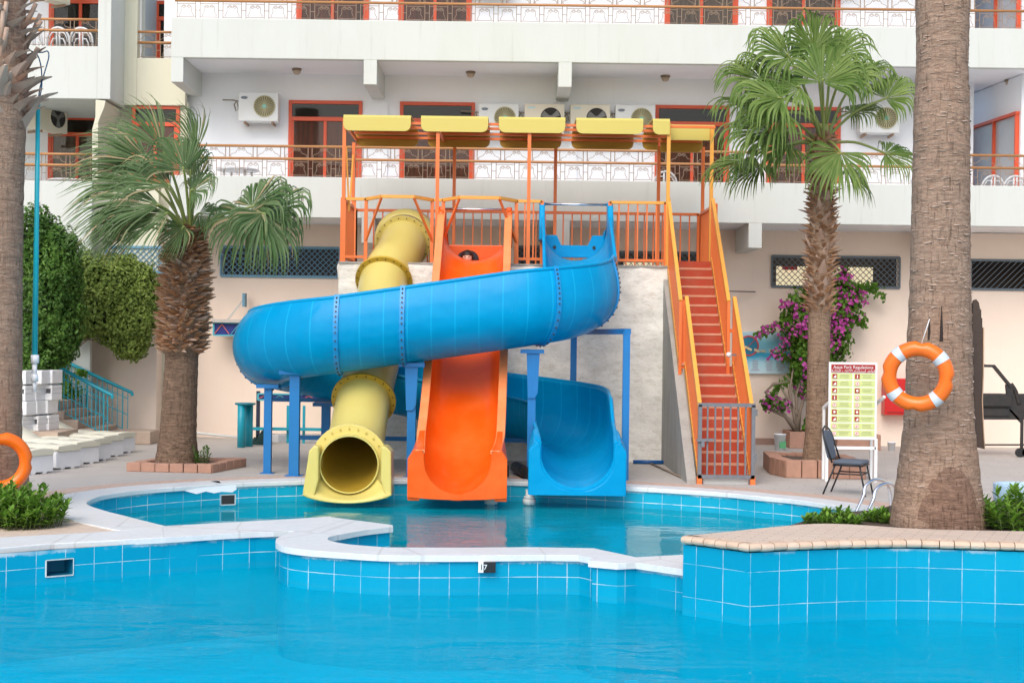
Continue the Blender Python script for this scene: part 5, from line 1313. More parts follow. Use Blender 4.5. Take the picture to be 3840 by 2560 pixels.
# ---- slim palm on the right
D_R = 23.1; q = at(3062, 1735, D_R); c2 = Vector((q.x, D_R, .05))
p2 = thing('palm_tree', c2, 'slim fan palm with drooping green crown standing in the brick planter near the notice board', 'palm tree')
lr = ((at(3085, 560, D_R).x - c2.x)/(at(3085, 560, D_R).z), 0)
def rr_(y, w_): return (at(3060, y, D_R).z - .05, w_/2/F*D_R)
kr = [(0, .27), rr_(1720, 108), rr_(1640, 92), rr_(1500, 84), rr_(1165, 82), rr_(1160, 86), rr_(700, 82), rr_(560, 74), rr_(480, 50)]
trunk(p2, bark_tan, c2, fine(kr, .035), 40, amp=.015, freq=7, lean=lr)
za, zb9 = at(3085, 1165, D_R).z, at(3085, 520, D_R).z
class _C: pass
def boots_lean(parent, mat_, c, keys, z0, z1, n, size, seed, ln, **k):
    o = boots(parent, mat_, c, lambda z: lerp_keys(keys, z), z0, z1, n, size, seed, **k)
    for v in o.data.vertices: v.co.x += ln*(v.co.z)
    return o
boots_lean(p2, boot_m, c2, kr, za-.1, zb9, 360, .14, 21, lr[0], up=.36, curl=.9, wfac=.75)
boots_lean(p2, boot_pale, c2, kr, za-.05, zb9-.4, 60, .20, 22, lr[0], up=.55, curl=.7, name='pale_leaf_bases')
top2 = at(3090, 520, D_R)
def fr(parent, mats, top, Dc, hub, tip, L, dD=0, nD=0, seed=0, droop=1.0, spread=105, wind=Vector((0, 0, 0)), face=(0, -.75, .65), dtip=0, n=38):
    h = at(hub[0], hub[1], Dc+dD); t = at(tip[0], tip[1], Dc+dD+dtip)
    return frond(parent, mats, top + Vector((0, 0, random.Random(seed).uniform(-.25, .1))), h, t-h, face, L, spread, n, droop, wind, seed)
G1 = [frond_m, petiole_m]
R_ = [((2960,215),(2880,165),.95,-.4,1,1.2), ((3055,190),(3050,110),.85,-.2,2,1.2), ((3120,215),(3190,150),.85,-.1,3,1.3), ((3205,300),(3300,255),.85,.2,4,1.4),
      ((3320,370),(3360,335),.68,-.1,5,1.65), ((2870,310),(2760,280),1.0,-.3,6,1.25), ((2850,400),(2720,390),.95,.2,7,1.25), ((2890,490),(2770,500),1.0,-.5,8,1.35),
      ((2790,600),(2690,640),.85,.4,9,1.2), ((3150,570),(3120,640),.8,-.6,10,1.3), ((3175,640),(3230,700),.7,.3,11,1.6), ((3320,575),(3370,590),.72,.0,12,1.65),
      ((3000,330),(2950,330),.95,-.8,13,1.45), ((3085,310),(3100,270),.95,-.9,14,1.45), ((2940,420),(2850,450),.95,-.9,15,1.4), ((2990,260),(2900,230),.95,.6,17,1.3), ((3080,240),(3050,170),.9,.7,18,1.2), ((2850,620),(2760,690),.75,.4,19,1.4), ((2920,250),(2820,220),.9,.1,20,1.35), ((3010,270),(2990,230),.9,-1.1,21,1.6), ((2930,370),(2870,360),.95,-1.15,22,1.6), ((3150,300),(3200,270),.8,-.6,23,1.6), ((3040,420),(3000,430),.8,-1.2,24,1.7), ((2960,540),(2860,570),.85,-.2,25,1.5), ((3190,420),(3260,410),.7,.4,26,1.5)]
for hub, tip, L, dD, sd, dr in R_:
    if sd in (21, 24, 17): continue
    fr(p2, G1, top2, D_R, hub, tip, L*1.08, dD, seed=sd, droop=dr*1.08, face=(.15*random.Random(sd).uniform(-1, 1), -.6 if dD <= 0 else -.3, .75))
mb = MB(); rs = random.Random(5)
for i in range(10):
    a = rs.uniform(0, 2*pi); d_ = Vector((cos(a)*.5, sin(a)*.5, 1)).normalized(); mb.tube([top2 - Vector((0, 0, .35)), top2 + d_*.25], [.05, .02], 6)
mb.build('crown_heart', petiole_m, p2)
# ---- bushy palm on the left
D_P = 22.5; q = at(662, 1735, D_P); c3 = Vector((q.x, D_P, .05))
p3 = thing('palm_tree', c3, 'stout fan palm with wind-blown grey green crown in the square brick planter', 'palm tree')
l3 = ((at(705, 860, D_P).x - c3.x)/(at(705, 860, D_P).z), 0)
def r3(y, w_): return (at(680, y, D_P).z - .05, w_/2/F*D_P)
k3 = [(0, .34), r3(1715, 158), r3(1640, 138), r3(1560, 132), r3(1330, 122), r3(1322, 138), r3(1250, 150), r3(1050, 150), r3(950, 122), r3(880, 76)]
trunk(p3, bark_brown, c3, fine(k3, .03), 48, amp=.02, freq=7, lean=l3)
za3, zb3 = at(690, 1318, D_P).z - .05, at(690, 865, D_P).z
boots_lean(p3, boot_m, c3, k3, za3, zb3, 560, .165, 31, l3[0], up=.26, curl=.6, wfac=.85)
boots_lean(p3, boot_pale, c3, k3, za3-.02, zb3-.3, 150, .17, 32, l3[0], up=.2, curl=.3, wfac=.8, name='pale_leaf_bases')
top3 = at(712, 880, D_P); G2 = [frond_grey, petiole_m]; wl = Vector((-.32, .05, .03))
L_ = [((545,735),(330,790),1.45,-.4,41,1.0,52), ((560,690),(370,660),1.45,.1,42,.85,48), ((560,610),(410,520),1.25,.2,43,.7,42), ((610,560),(530,430),1.0,.0,44,.5,38),
      ((735,570),(745,430),.85,.2,45,.6,36), ((690,640),(650,560),.9,-.5,46,1.4,75), ((715,720),(770,690),.7,-.4,47,1.6,95), ((570,840),(430,890),1.05,.2,48,1.2,65),
      ((520,850),(350,910),1.05,.5,49,1.2,60), ((600,770),(460,790),1.2,-.7,50,1.35,62), ((745,800),(810,820),.6,.1,52,1.6,85), ((545,800),(370,870),1.25,-.2,53,1.1,55),
      ((630,800),(520,860),1.0,-.8,55,1.6,75), ((580,650),(450,590),1.3,.4,56,.8,42), ((715,650),(725,560),.8,.0,57,1.0,60), ((690,850),(640,920),.7,-.5,59,1.6,95), ((735,690),(765,630),.7,.3,60,1.3,70), ((640,700),(540,640),1.1,-.5,65,1.2,60)]
for hub, tip, L, dD, sd, dr, spd in L_:
    fr(p3, G2, top3, D_P, hub, tip, L, dD, seed=sd, droop=dr*1.1, wind=wl, face=(-.2, -.6, .7), n=int(18+spd*.22), spread=spd)
for hub, tip, sd, dD in (((945,775),(1000,740),61,-.1), ((1010,790),(1060,770),62,.15), ((930,800),(935,880),63,-.3), ((985,800),(1010,850),64,-.4)):
    fr(p3, G2, top3, D_P, hub, tip, 1.02, dD, seed=sd, droop=2.0, wind=Vector((-.06, 0, 0)), face=(.1, -.55, .8), spread=125, n=52)
# ---- planters round the palms
def box_planter(P, h, wd, mat_, label, name='brick_planter', grp=None):
    t = thing(name, ((P[0][0]+P[2][0])/2, (P[0][1]+P[2][1])/2, 0), label, 'planter', grp)
    P = [Vector((p[0], p[1], 0)) for p in P]; I = inset(P, wd)
    mb = MB(); n = len(P)
    for i in range(n):
        j = (i+1) % n; L_ = (P[j]-P[i]).length; k = max(1, round(L_/.24))
        for q in range(k):
            f0, f1 = (q+.03)/k, (q+.97)/k; rr2 = random.Random(q*7+i).uniform(-.006, .006)
            quad = [P[i].lerp(P[j], f0), P[i].lerp(P[j], f1), I[i].lerp(I[j], f1), I[i].lerp(I[j], f0)]
            mb.prism([(v.x, v.y) for v in quad], 0, h+rr2)
    mb.build('brick_edge', mat_, t, bevel=.012)
    mb = MB(); mb.prism([(p.x, p.y) for p in inset(P, .02)], 0, h-.02); mb.build('mortar_core', M('planter_mortar', (.38, .27, .20), .9), t) if False else None
    mb = MB(); mb.prism([(p.x, p.y) for p in inset(P, wd*.8)], 0, h-.05); mb.build('soil', soil, t); return t
A, B = gr(472, 1767), gr(795, 1774); dr_ = (B-A).normalized(); nr_ = Vector((-dr_.y, dr_.x, 0)); nr_ = (nr_ + dr_*.16)
box_planter([A, B, B+nr_*1.25, A+nr_*1.25], .14, .16, terracotta, 'low square terracotta brick planter round the stout palm')
A, A2, B = gr(2886, 1777), gr(2945, 1791), gr(3248, 1797)
box_planter([A, A2, B, B+Vector((.02, 1.5, 0)), A+Vector((.12, 1.3, 0))], .28, .22, terracotta, 'terracotta brick planter round the slim palm behind the notice board')
# ================================================================= LEAFY MASSES
def cloud(name, parent, mats, samples, size, seed, asp=.5, fold=.25, mpick=None, recalc=False):
    rnd = random.Random(seed); mb = MB()
    for p, nn in samples:
        p = Vector(p); nn = (Vector(nn) + Vector((rnd.gauss(0, .5), rnd.gauss(0, .5), rnd.gauss(0, .5)))).normalized()
        a = nn.cross(Vector((rnd.gauss(0, 1), rnd.gauss(0, 1), rnd.gauss(0, 1)))).normalized(); b = nn.cross(a); s = size*rnd.uniform(.6, 1.3); w_ = s*asp
        n = mb.add([p - a*s*.5, p - b*w_*.5 + nn*w_*fold, p + a*s*.5, p + b*w_*.5 + nn*w_*fold]); m = mpick(p, rnd) if mpick else 0
        mb.face((n, n+1, n+2), m); mb.face((n, n+2, n+3), m)
    return mb.build(name, mats, parent, recalc=recalc)
def blob_samples(blobs, n, seed, shell=.35, lump=.22, freq=1.6):
    rnd = random.Random(seed); out = []; tot = sum(b[1][0]*b[1][2] for b in blobs)
    for c, r in blobs:
        for i in range(int(n*r[0]*r[2]/tot)):
            d = Vector((rnd.gauss(0, 1), rnd.gauss(0, 1), rnd.gauss(0, 1))).normalized()
            k = 1 - shell*rnd.random()**1.6; k *= 1 + lump*mnoise.fractal(d*freq*1.3 + Vector(c), 1, 2, 3)
            out.append((Vector((c[0] + d.x*r[0]*k, c[1] + d.y*r[1]*k, c[2] + d.z*r[2]*k)), d))
    return out
def core(mb, blobs, f=.74):
    for c, r in blobs:
        prof = [(max(.001, sin(pi*i/8)), -cos(pi*i/8)) for i in range(9)]; secs = []
        for rr2, z in prof: secs.append([(c[0] + r[0]*f*rr2*cos(2*pi*j/14), c[1] + r[1]*f*rr2*sin(2*pi*j/14), c[2] + r[2]*f*z) for j in range(14)])
        mb.sweep(secs, True, 0, True)
def B3(px, py, D, wpx, hpx, dep=None): s = D/F; return (tuple(at(px, py, D)), (wpx/2*s, dep or wpx/2*s*.7, hpx/2*s))
# dark tree left
bl = [B3(185, 1130, 26.3, 230, 480, .7), B3(140, 930, 26.3, 190, 300, .6), B3(230, 1000, 26.2, 150, 320, .5), B3(120, 1290, 26.0, 150, 240, .5), B3(150, 1370, 25.9, 130, 150, .4), B3(230, 1250, 26.3, 140, 260, .5)]
tr1 = thing('leafy_tree', (at(150, 1500, 26.4).x, 26.5, 0), 'dense dark green tree behind the teal cleaning pole', 'tree')
mb = MB(); core(mb, bl, .60); mb.build('foliage_filler', M('dark_leaf_core', (.012, .028, .008), .9), tr1)  # solid dark blobs inside the crown, block the view through
cloud('crown', tr1, hedge_dark, blob_samples(bl, 24000, 71, .36, .33, 2.0), .088, 71, .55)
mb = MB(); x = at(150, 1400, 26.5).x; mb.tube([(x, 26.5, 0), (x+.05, 26.5, .8), (x, 26.5, 1.7)], [.12, .1, .09], 8); mb.build('trunk', twig_m, tr1)
# olive bush hanging on the wall
bl = [B3(420, 1130, 28.3, 330, 330, .6), B3(330, 1050, 28.4, 190, 220, .45), B3(500, 1190, 28.2, 190, 260, .5), B3(490, 1290, 28.2, 130, 130, .4), B3(300, 1200, 28.4, 130, 150, .4), B3(440, 1010, 28.4, 200, 120, .4), B3(545, 1100, 28.3, 110, 220, .4)]
tr2 = thing('wall_bush', (at(265, 1500, 28.5).x, 28.6, 0), 'olive green bush with a bare leaning stem in front of the cream wall', 'bush')
mb = MB(); core(mb, bl, .62); mb.build('foliage_filler', M('olive_leaf_core', (.04, .055, .018), .9), tr2)  # dark solid filler behind the bush leaves
cloud('foliage', tr2, hedge_olive, blob_samples(bl, 24000, 72, .34, .28, 2.0), .085, 72, .6)
mb = MB(); mb.tube([at(225, 1420, 28.5), at(240, 1340, 28.5), at(275, 1230, 28.5), at(300, 1170, 28.5)], [.07, .06, .05, .04], 8); mb.tube([at(232, 1380, 28.5), at(262, 1290, 28.5), at(240, 1200, 28.5)], .03, 6); mb.tube([at(240, 1345, 28.5), at(330, 1270, 28.4), at(380, 1290, 28.3)], .02, 6)
mb.tube([(at(225, 1420, 28.5).x-.1, 28.5, 0), at(225, 1420, 28.5)], .075, 8); mb.build('stem', twig_m, tr2)
# bougainvillea
bv = thing('bougainvillea', (at(2985, 1660, 29.4).x, 29.45, 0), 'bougainvillea with magenta flowers climbing the peach wall behind the slim palm', 'plant')
bl = [B3(3060, 1180, 29.5, 260, 240, .3), B3(3150, 1130, 29.5, 180, 210, .3), B3(3010, 1225, 29.5, 170, 170, .28), B3(3020, 1330, 29.5, 110, 180, .25), B3(3130, 1270, 29.5, 130, 180, .25), B3(3085, 1320, 29.5, 120, 150, .25), B3(2995, 1385, 29.5, 70, 110, .2), B3(3090, 1080, 29.5, 140, 110, .22), B3(2905, 1515, 29.4, 110, 60, .2), B3(3010, 1440, 29.5, 70, 110, .2)]
s_ = blob_samples(bl, 5200, 73, .5, .35)
r7 = random.Random(77)
lead = [[(2990,1180),(2930,1210),(2880,1240),(2840,1265)], [(2960,1300),(2900,1330),(2960,1345),(2985,1358)], [(3200,1080),(3260,1085),(3310,1110)], [(3190,1090),(3240,1070),(3300,1075)], [(2950,1420),(2910,1460),(2880,1520)], [(3190,1200),(3230,1210),(3250,1225)], [(3160,1010),(3170,1040),(3150,1070)]]
for ln in lead:
    for (a, b) in zip(ln[:-1], ln[1:]):
        for i in range(26): f = r7.random(); p = at(a[0]+(b[0]-a[0])*f + r7.gauss(0, 9), a[1]+(b[1]-a[1])*f + r7.gauss(0, 9), 29.6); s_.append((p, Vector((r7.gauss(0, .4), -1, .5))))
cloud('leaves', bv, vine_m, s_, .115, 73, .75)
fl = [p for p in s_ if r7.random() < .14 and mnoise.noise(p[0]*1.9) > -.02]
pts_ = []
for p, d in fl:
    for k in range(4): pts_.append((p + Vector((r7.gauss(0, .05), -.06 + r7.gauss(0, .05), r7.gauss(0, .05))), Vector((0, -1, .3))))
cloud('flowers', bv, flower_m, pts_, .078, 74, .9)
mb = MB(); B0 = at(3010, 1625, 29.4)
for ln in ([(2990,1560),(2985,1480),(3010,1400),(3000,1300)], [(2975,1550),(2960,1470),(2975,1380)], [(3000,1540),(3030,1450),(3080,1400)], [(2960,1570),(2900,1540),(2880,1520)], [(2915,1520),(2870,1470),(2900,1440),(2960,1430)], [(2990,1560),(2960,1500),(2925,1450)]):
    mb.tube([B0 + Vector((-.1, 0, 0))] + [at(x, y, 29.4) for x, y in ln], [.05] + [.03]*(len(ln)-1) + [.012], 6)
mb.build('branch', twig_m, bv)
bp = thing('green_climber', (at(3050, 1650, 29.2).x, 29.2, .45), 'broad-leaved green plant growing beside the bougainvillea stem in the terracotta box', 'plant')
bl = [B3(3052, 1560, 29.2, 60, 190, .15), B3(3065, 1480, 29.2, 55, 130, .12), B3(3040, 1610, 29.2, 60, 60, .15)]
cloud('leaves', bp, vine_m, blob_samples(bl, 420, 75, .8, .3), .16, 75, .7)
def tbox(x0, y0, x1, y1, D, dep, label, plant=True):
    a, b = at(x0, y0, D), at(x1, y1, D); t = thing('terracotta_planter', ((a.x+b.x)/2, D, 0), label, 'planter', 'terracotta planters along the peach wall')
    mb = MB(); h = a.z
    mb.box(a.x, b.x, D, D+.05, 0, h); mb.box(a.x, b.x, D+dep-.05, D+dep, 0, h); mb.box(a.x, a.x+.05, D+.05, D+dep-.05, 0, h); mb.box(b.x-.05, b.x, D+.05, D+dep-.05, 0, h); mb.build('planter_box', terracotta, t, bevel=.01)
    mb = MB(); mb.box(a.x+.04, b.x-.04, D+.04, D+dep-.04, 0, h-.06); mb.build('soil', soil, t)
tbox(2962, 1618, 3090, 1690, 28.95, .8, 'terracotta planter box holding the bougainvillea'); tbox(3140, 1628, 3303, 1692, 28.7, .7, 'terracotta planter box behind the foot of the notice board')
# small shrubs with whorled glossy leaves
def shrub(name, label, area_, n, h, lsize, seed, mat_=shrub_m, z=0, group=None):
    rnd = random.Random(seed); cx_, cy_, rx_, ry_ = area_; t = thing(name, (cx_, cy_, z), label, 'shrub', group); mb = MB(); st = MB()
    for i in range(n):
        a = rnd.uniform(0, 2*pi); r = sqrt(rnd.random()); x, y = cx_ + rx_*r*cos(a), cy_ + ry_*r*sin(a); hh = h*(1 - .55*r*r)*rnd.uniform(.7, 1.15)
        ln = Vector((cos(a)*r*.35 + rnd.gauss(0, .15), sin(a)*r*.3 + rnd.gauss(0, .15), 1)).normalized(); b = Vector((x, y, z)); tp = b + ln*hh
        st.tube([b, tp], [.006, .003], 4)
        for k in range(15):
            f = 1 - .8*(k/15)**1.1; p = b.lerp(tp, f); an = k*2.4 + rnd.random(); el = .95 - 1.0*(k/15) + rnd.gauss(0, .15); d = Vector((cos(an)*cos(el), sin(an)*cos(el), sin(el))); l = lsize*rnd.uniform(.7, 1.2)*(.65 if k < 2 else 1); w_ = l*.36
            sd = d.cross(Vector((0, 0, 1))); sd = sd.normalized() if sd.length > .05 else Vector((1, 0, 0)); up = sd.cross(d)
            q = [p, p + d*l*.35 - sd*w_*.5 + up*w_*.12, p + d*l*.35 + sd*w_*.5 + up*w_*.12, p + d*l*.72 - sd*w_*.38 - up*l*.02, p + d*l*.72 + sd*w_*.38 - up*l*.02, p + d*l - up*l*.10, p + d*l*.35, p + d*l*.72 - up*l*.04]
            m = mb.add(q); mb.face((m, m+6, m+1), 0, None, True); mb.face((m, m+2, m+6), 0, None, True); mb.face((m+1, m+6, m+7, m+3), 0, None, True); mb.face((m+6, m+2, m+4, m+7), 0, None, True); mb.face((m+3, m+7, m+5), 0, None, True); mb.face((m+7, m+4, m+5), 0, None, True)
    mb.build('leaves', mat_, t, recalc=False); st.build('stems', M('green_stem', (.12, .18, .04), .6), t); return t
g0 = gr(60, 1990)
shrub('low_shrub', 'low glossy green shrub at the left edge below the cut-off lifebuoy', (gr(20, 1985).x-.05, 15.7, .58, .48), 190, .43, .115, 81, group='glossy green shrubs')
shrub('low_shrub', 'glossy green shrub tuft on the island near the chrome pool ladder', (PX(3125, 14.4), 14.35, .27, .2), 46, .15, .085, 82, z=.29, group='glossy green shrubs')
shrub('low_shrub', 'small glossy green shrub between the pool ladder and the thick trunk', (PX(3298, 14.6), 14.55, .14, .18), 30, .14, .08, 83, z=.29, group='glossy green shrubs')
shrub('low_shrub', 'glossy green shrub right of the thick trunk in front of the blue bin', (PX(3800, 14.0)+.12, 14.05, .38, .3), 90, .40, .115, 84, z=.29, group='glossy green shrubs')
shrub('weed_tuft', 'thin ferny weed growing at the foot of the stout palm in its brick planter', (at(765, 1720, 22.3).x, 22.35, .12, .12), 16, .36, .07, 85, hedge_dark, .08)

# ================================================================= LIFEBUOYS
def buoy(c, R, r, rot, label, facing, rope_to=None, bands=True):
    t = thing('lifebuoy', (0, 0, 0), label, 'lifebuoy', 'orange lifebuoys hanging on palm trunks'); mb = MB(); n, m = 72, 20; secs = []
    for i in range(n):
        a = 2*pi*i/n; nd = 1
        for k in range(4):
            da = (a - (pi/2*k) + pi) % (2*pi) - pi
            if abs(da) < .11: nd = 1 - .30*(1-(abs(da)/.11)**4)
        cc = Vector((cos(a)*R, 0, sin(a)*R)); e = Vector((cos(a), 0, sin(a)))
        secs.append([cc + e*(r*cos(2*pi*j/m)*(nd if cos(2*pi*j/m) > .2 else 1)) + Vector((0, r*sin(2*pi*j/m)*1.05, 0)) for j in range(m)])
    secs.append(secs[0]); mb.sweep(secs, True, 0, True); mb.build('ring', buoy_orange, t)
    for k in range(4 if bands else 0):
        b = MB(); a0 = pi/4 + pi/2*k; sc = []
        for i in range(7):
            a = a0 - .13 + .26*i/6; cc = Vector((cos(a)*R, 0, sin(a)*R)); e = Vector((cos(a), 0, sin(a)))
            sc.append([cc + e*((r+.003)*cos(2*pi*j/m)) + Vector((0, (r+.003)*sin(2*pi*j/m)*1.05, 0)) for j in range(m)])
        b.sweep(sc, True, 0, True); b.build('reflective_band', tape_m, t)
    if rope_to is not None:
        b = MB(); b.tube([(0, 0, R+r*.7), rope_to], .005, 6); b.build('hanging_rope', rope_m, t)
    t.location = c; t.rotation_euler = facing; return t
cb = at(3441, 1411, 13.72); buoy((cb.x, 13.72, cb.z), .27, .073, 0, 'orange lifebuoy with silver bands hanging by a cord on the thick island trunk', (radians(4), radians(6), radians(-18)), Vector((.045, .06, .56)))
cb = at(5, 1734, 16.55); buoy((cb.x, 16.52, cb.z), .285, .076, 0, 'orange lifebuoy cut by the photo edge leaning on the left trunk', (radians(5), radians(0), radians(28)), None, False)
# dark board behind the trunk
bd = thing('wooden_board', (at(3665, 1680, 14.6).x, 14.6, at(3665, 1690, 14.6).z), 'tall dark weathered wooden board fixed to the side of the thick island trunk', 'board')
oz = lambda px, py, D=14.44: (at(px, py, D).x, at(px, py, D).z)
mb = MB()
mb.prismY([oz(-5+3650, 1140), oz(-5+3654, 1126), oz(-5+3664, 1122), oz(-5+3674, 1134), oz(-5+3679, 1160), oz(-5+3683, 1160), oz(-5+3683, 1192), oz(-5+3687, 1192), oz(-5+3687, 1228), oz(-5+3691, 1228), oz(-5+3690, 1400), oz(-5+3686, 1500), oz(-5+3690, 1600), oz(-5+3694, 1682), oz(-5+3666, 1676), oz(-5+3658, 1600), oz(-5+3652, 1400), oz(-5+3648, 1250)], 14.42, 14.46, 0)
mb.build('plank', wood_dark, bd, bevel=.006)
mb = MB(); pts_e = [oz(-5+3690.5, 1228), oz(-5+3689.5, 1400), oz(-5+3685.5, 1500), oz(-5+3689.5, 1600), oz(-5+3693, 1682)]
mb.tube([(x, 14.415, z) for x, z in pts_e], .007, 5); mb.build('pale_edge', M('pale_wood_edge', (.50, .33, .22), .7), bd)

# ================================================================= NOTICE BOARD, CHAIR, LADDER
D_S = 22.0
nbd = thing('notice_board', (at(3195, 1800, D_S).x, D_S, 0), 'white framed notice board with dark red header and pale green rule cells', 'sign')
bx0, bx1 = at(3107, 1500, D_S).x, at(3289, 1500, D_S).x; bz1, bz0 = at(3195, 1358, D_S).z, at(3195, 1648, D_S).z; yb2 = D_S
sh = .062*(1)                                             # the board leans back a little and is skewed to the right
mb = MB(); mb.box(bx0, bx1, yb2, yb2+.03, bz0, bz1); mb.build('board_panel', sign_white, nbd, bevel=.008)
fw = .035
wI = bx1-bx0-2*fw; hI = bz1-bz0-2*fw; hx0 = bx0+fw; hz1 = bz1-fw
mb = MB(); mb.box(hx0, bx1-fw, yb2-.006, yb2-.001, hz1-.125, hz1); hd = mb.build('header_band', sign_red, nbd)
text_mesh('Aqua Park Regulations', .068, sign_white, nbd, 'header_text', EUP((bx0+bx1)/2, yb2-.008, hz1-.043))
ar = '\ufed7\ufeee\ufe8d\ufecb\ufeaa \ufe8d\ufeb3\ufe98\ufea8\ufeaa\ufe8d\ufee1 \ufe8d\ufef7\ufedf\ufecc\ufe8e\ufe8f \ufe8d\ufedf\ufee4\ufe8e\ufe8b\ufef4\ufe94'
text_mesh(ar[::-1], .058, sign_white, nbd, 'header_text', EUP((bx0+bx1)/2, yb2-.008, hz1-.098))
rows = 9; cw_ = (wI-.02)/2; ch = (hI-.125-.012)/rows; rs2 = random.Random(12)
for c_ in range(2):
    for r_ in range(rows):
        x0 = hx0 + c_*(cw_+.02); z1 = hz1-.137-r_*ch; z0 = z1-ch+.016
        mb = MB(); mb.box(x0, x0+cw_, yb2-.004, yb2-.0005, z0, z1); ce_ = mb.build('rule_cell', sign_green, nbd)
        ic = MB(); xi, zi, s_i = x0+.055, (z0+z1)/2, .036
        if (c_ == 0 and r_ in (4, 7, 8)) or (c_ == 1 and r_ in (1, 3, 4, 7, 8)):
            ic.disk((xi, yb2-.008, zi), (0, 1, 0), s_i, .006, 18, 0); ic.disk((xi, yb2-.011, zi), (0, 1, 0), s_i*.99, .006, 18, 1, s_i*.78); ic.box(xi-.012, xi+.010, yb2-.013, yb2-.010, zi-.018, zi+.016, 1); ic.bar((xi-.024, yb2-.0125, zi-.024), (xi+.024, yb2-.0125, zi+.024), .006, .003, 1)
            ic.build('prohibition_icon', [sign_white, icon_pink], ce_)
        else:
            ic.box(xi-s_i, xi+s_i, yb2-.009, yb2-.005, zi-s_i, zi+s_i, 0); k = rs2.randint(0, 2)
            if k == 0: ic.disk((xi, yb2-.011, zi), (0, 1, 0), s_i*.55, .005, 10, 1)
            elif k == 1: ic.prismY([(xi-.024, zi-.024), (xi+.024, zi-.024), (xi+.02, zi+.022), (xi-.004, zi+.004)], yb2-.0125, yb2-.009, 1)
            else: ic.box(xi-.008, xi+.008, yb2-.0125, yb2-.009, zi-.025, zi+.012, 1); ic.disk((xi, yb2-.011, zi+.02), (0, 1, 0), .008, .004, 8, 1)
            ic.build('pictogram', [sign_red, sign_white], ce_)
        tx = MB()
        for q in range(3):
            wl_ = rs2.uniform(.55, .95)*(cw_-.13); xc = x0+.105 + (cw_-.13)/2; zz_ = z1 - ch*.2 - q*ch*.2; tx.box(xc-wl_/2, xc+wl_/2, yb2-.0062, yb2-.004, zz_-.005, zz_+.005)
        tx.build('small_print', text_grey, ce_)
for px in (3100, 3284):
    x = at(px, 1750, D_S).x; l_ = MB(); l_.bar((x, D_S+.02, 0), (x, D_S+.02, bz0+.02), .045, .045); l_.build('leg', sign_white, nbd)
x0, x1 = at(3100, 1680, D_S).x, at(3284, 1680, D_S).x; zz_ = at(3190, 1679, D_S).z
mb = MB(); mb.bar((x0, D_S+.02, zz_), (x1, D_S+.02, zz_), .045, .045); mb.build('crossbar', sign_white, nbd)
for px in (3090, 3270):
    xx = at(px, 1750, D_S+.35).x; l_ = MB(); l_.bar((xx, D_S+.42, 0), (xx, D_S+.42, 1.12), .04, .04); l_.bar((xx, D_S+.42, 1.12), (xx+.1, D_S+.05, 1.32), .04, .04); l_.build('rear_leg', sign_white, nbd)
# banquet chair
ch_ = thing('banquet_chair', (0, 0, 0), 'grey upholstered banquet chair with black frame standing in front of the notice board', 'chair')
mb = MB(); mb.box(-.22, .22, -.21, .21, .43, .49); mb.build('seat', fabric_grey, ch_, bevel=.03)
mb = MB(); mb.prismY([(-.19, .52), (-.20, .80), (-.15, .88), (0, .90), (.15, .88), (.20, .80), (.19, .52), (.12, .49), (-.12, .49)], .245, .285); bk = mb.build('backrest', fabric_grey, ch_, bevel=.015)
for v in bk.data.vertices: v.co.y += (v.co.z-.45)*.22
mb = MB(); path_ = [(-.215, .215, .45), (-.22, .30, .70), (-.215, .345, .84), (-.15, .37, .91), (0, .385, .95), (.15, .37, .91), (.215, .345, .84), (.22, .30, .70), (.215, .215, .45)]
mb.tube(path_, .013, 8); mb.tube([(-.21, -.2, .42), (.21, -.2, .42), (.21, .2, .42), (-.21, .2, .42), (-.21, -.2, .42)], .012, 6); mb.build('back_frame', black_plas, ch_)
for sx_ in (-.2, .2):
    for y0, y1 in ((-.17, -.26), (.17, .34)): l_ = MB(); l_.tube([(sx_, y0, .43), (sx_*1.06, y1, 0)], .0125, 8); l_.build('leg', black_plas, ch_)
    l_ = MB(); l_.tube([(sx_, -.19, .30), (sx_, .215, .30)], .01, 6); l_.build('stretcher', black_plas, ch_)
l_ = MB(); l_.tube([(-.2, -.2, .30), (.2, -.2, .30)], .01, 6); l_.build('stretcher', black_plas, ch_)
cq = gr(3185, 1850); ch_.location = (cq.x, 20.15, 0); ch_.rotation_euler = (0, 0, radians(62))
# pool ladder
ld = thing('pool_ladder', (at(3230, 1990, 17.6).x, 17.6, -.6), 'curved chrome pool ladder rails beside the island shrubs', 'ladder')
for (x0, y0, xt, yt, xe, ye, D) in ((3198,1945,3262,1815,3335,1830,17.9), (3232,1962,3300,1830,3372,1850,17.6)):
    a, b, e = at(x0, y0, D), at(xt, yt, D+.1), at(xe, ye, D+.45); lo = a + (a-b).normalized()*.55
    pts_ = catmull([lo, a, at(x0+(xt-x0)*.62, y0+(yt-y0)*.66, D+.03), at(xt-18, yt+10, D+.07), at(xt+8, yt-14, D+.14), at((xt+xe)/2+8, yt-16, D+.28), e, Vector((e.x+.04, e.y+.03, 0))], 6)
    mb = MB(); mb.tube(pts_, .021, 10); mb.build('handrail', chrome, ld)
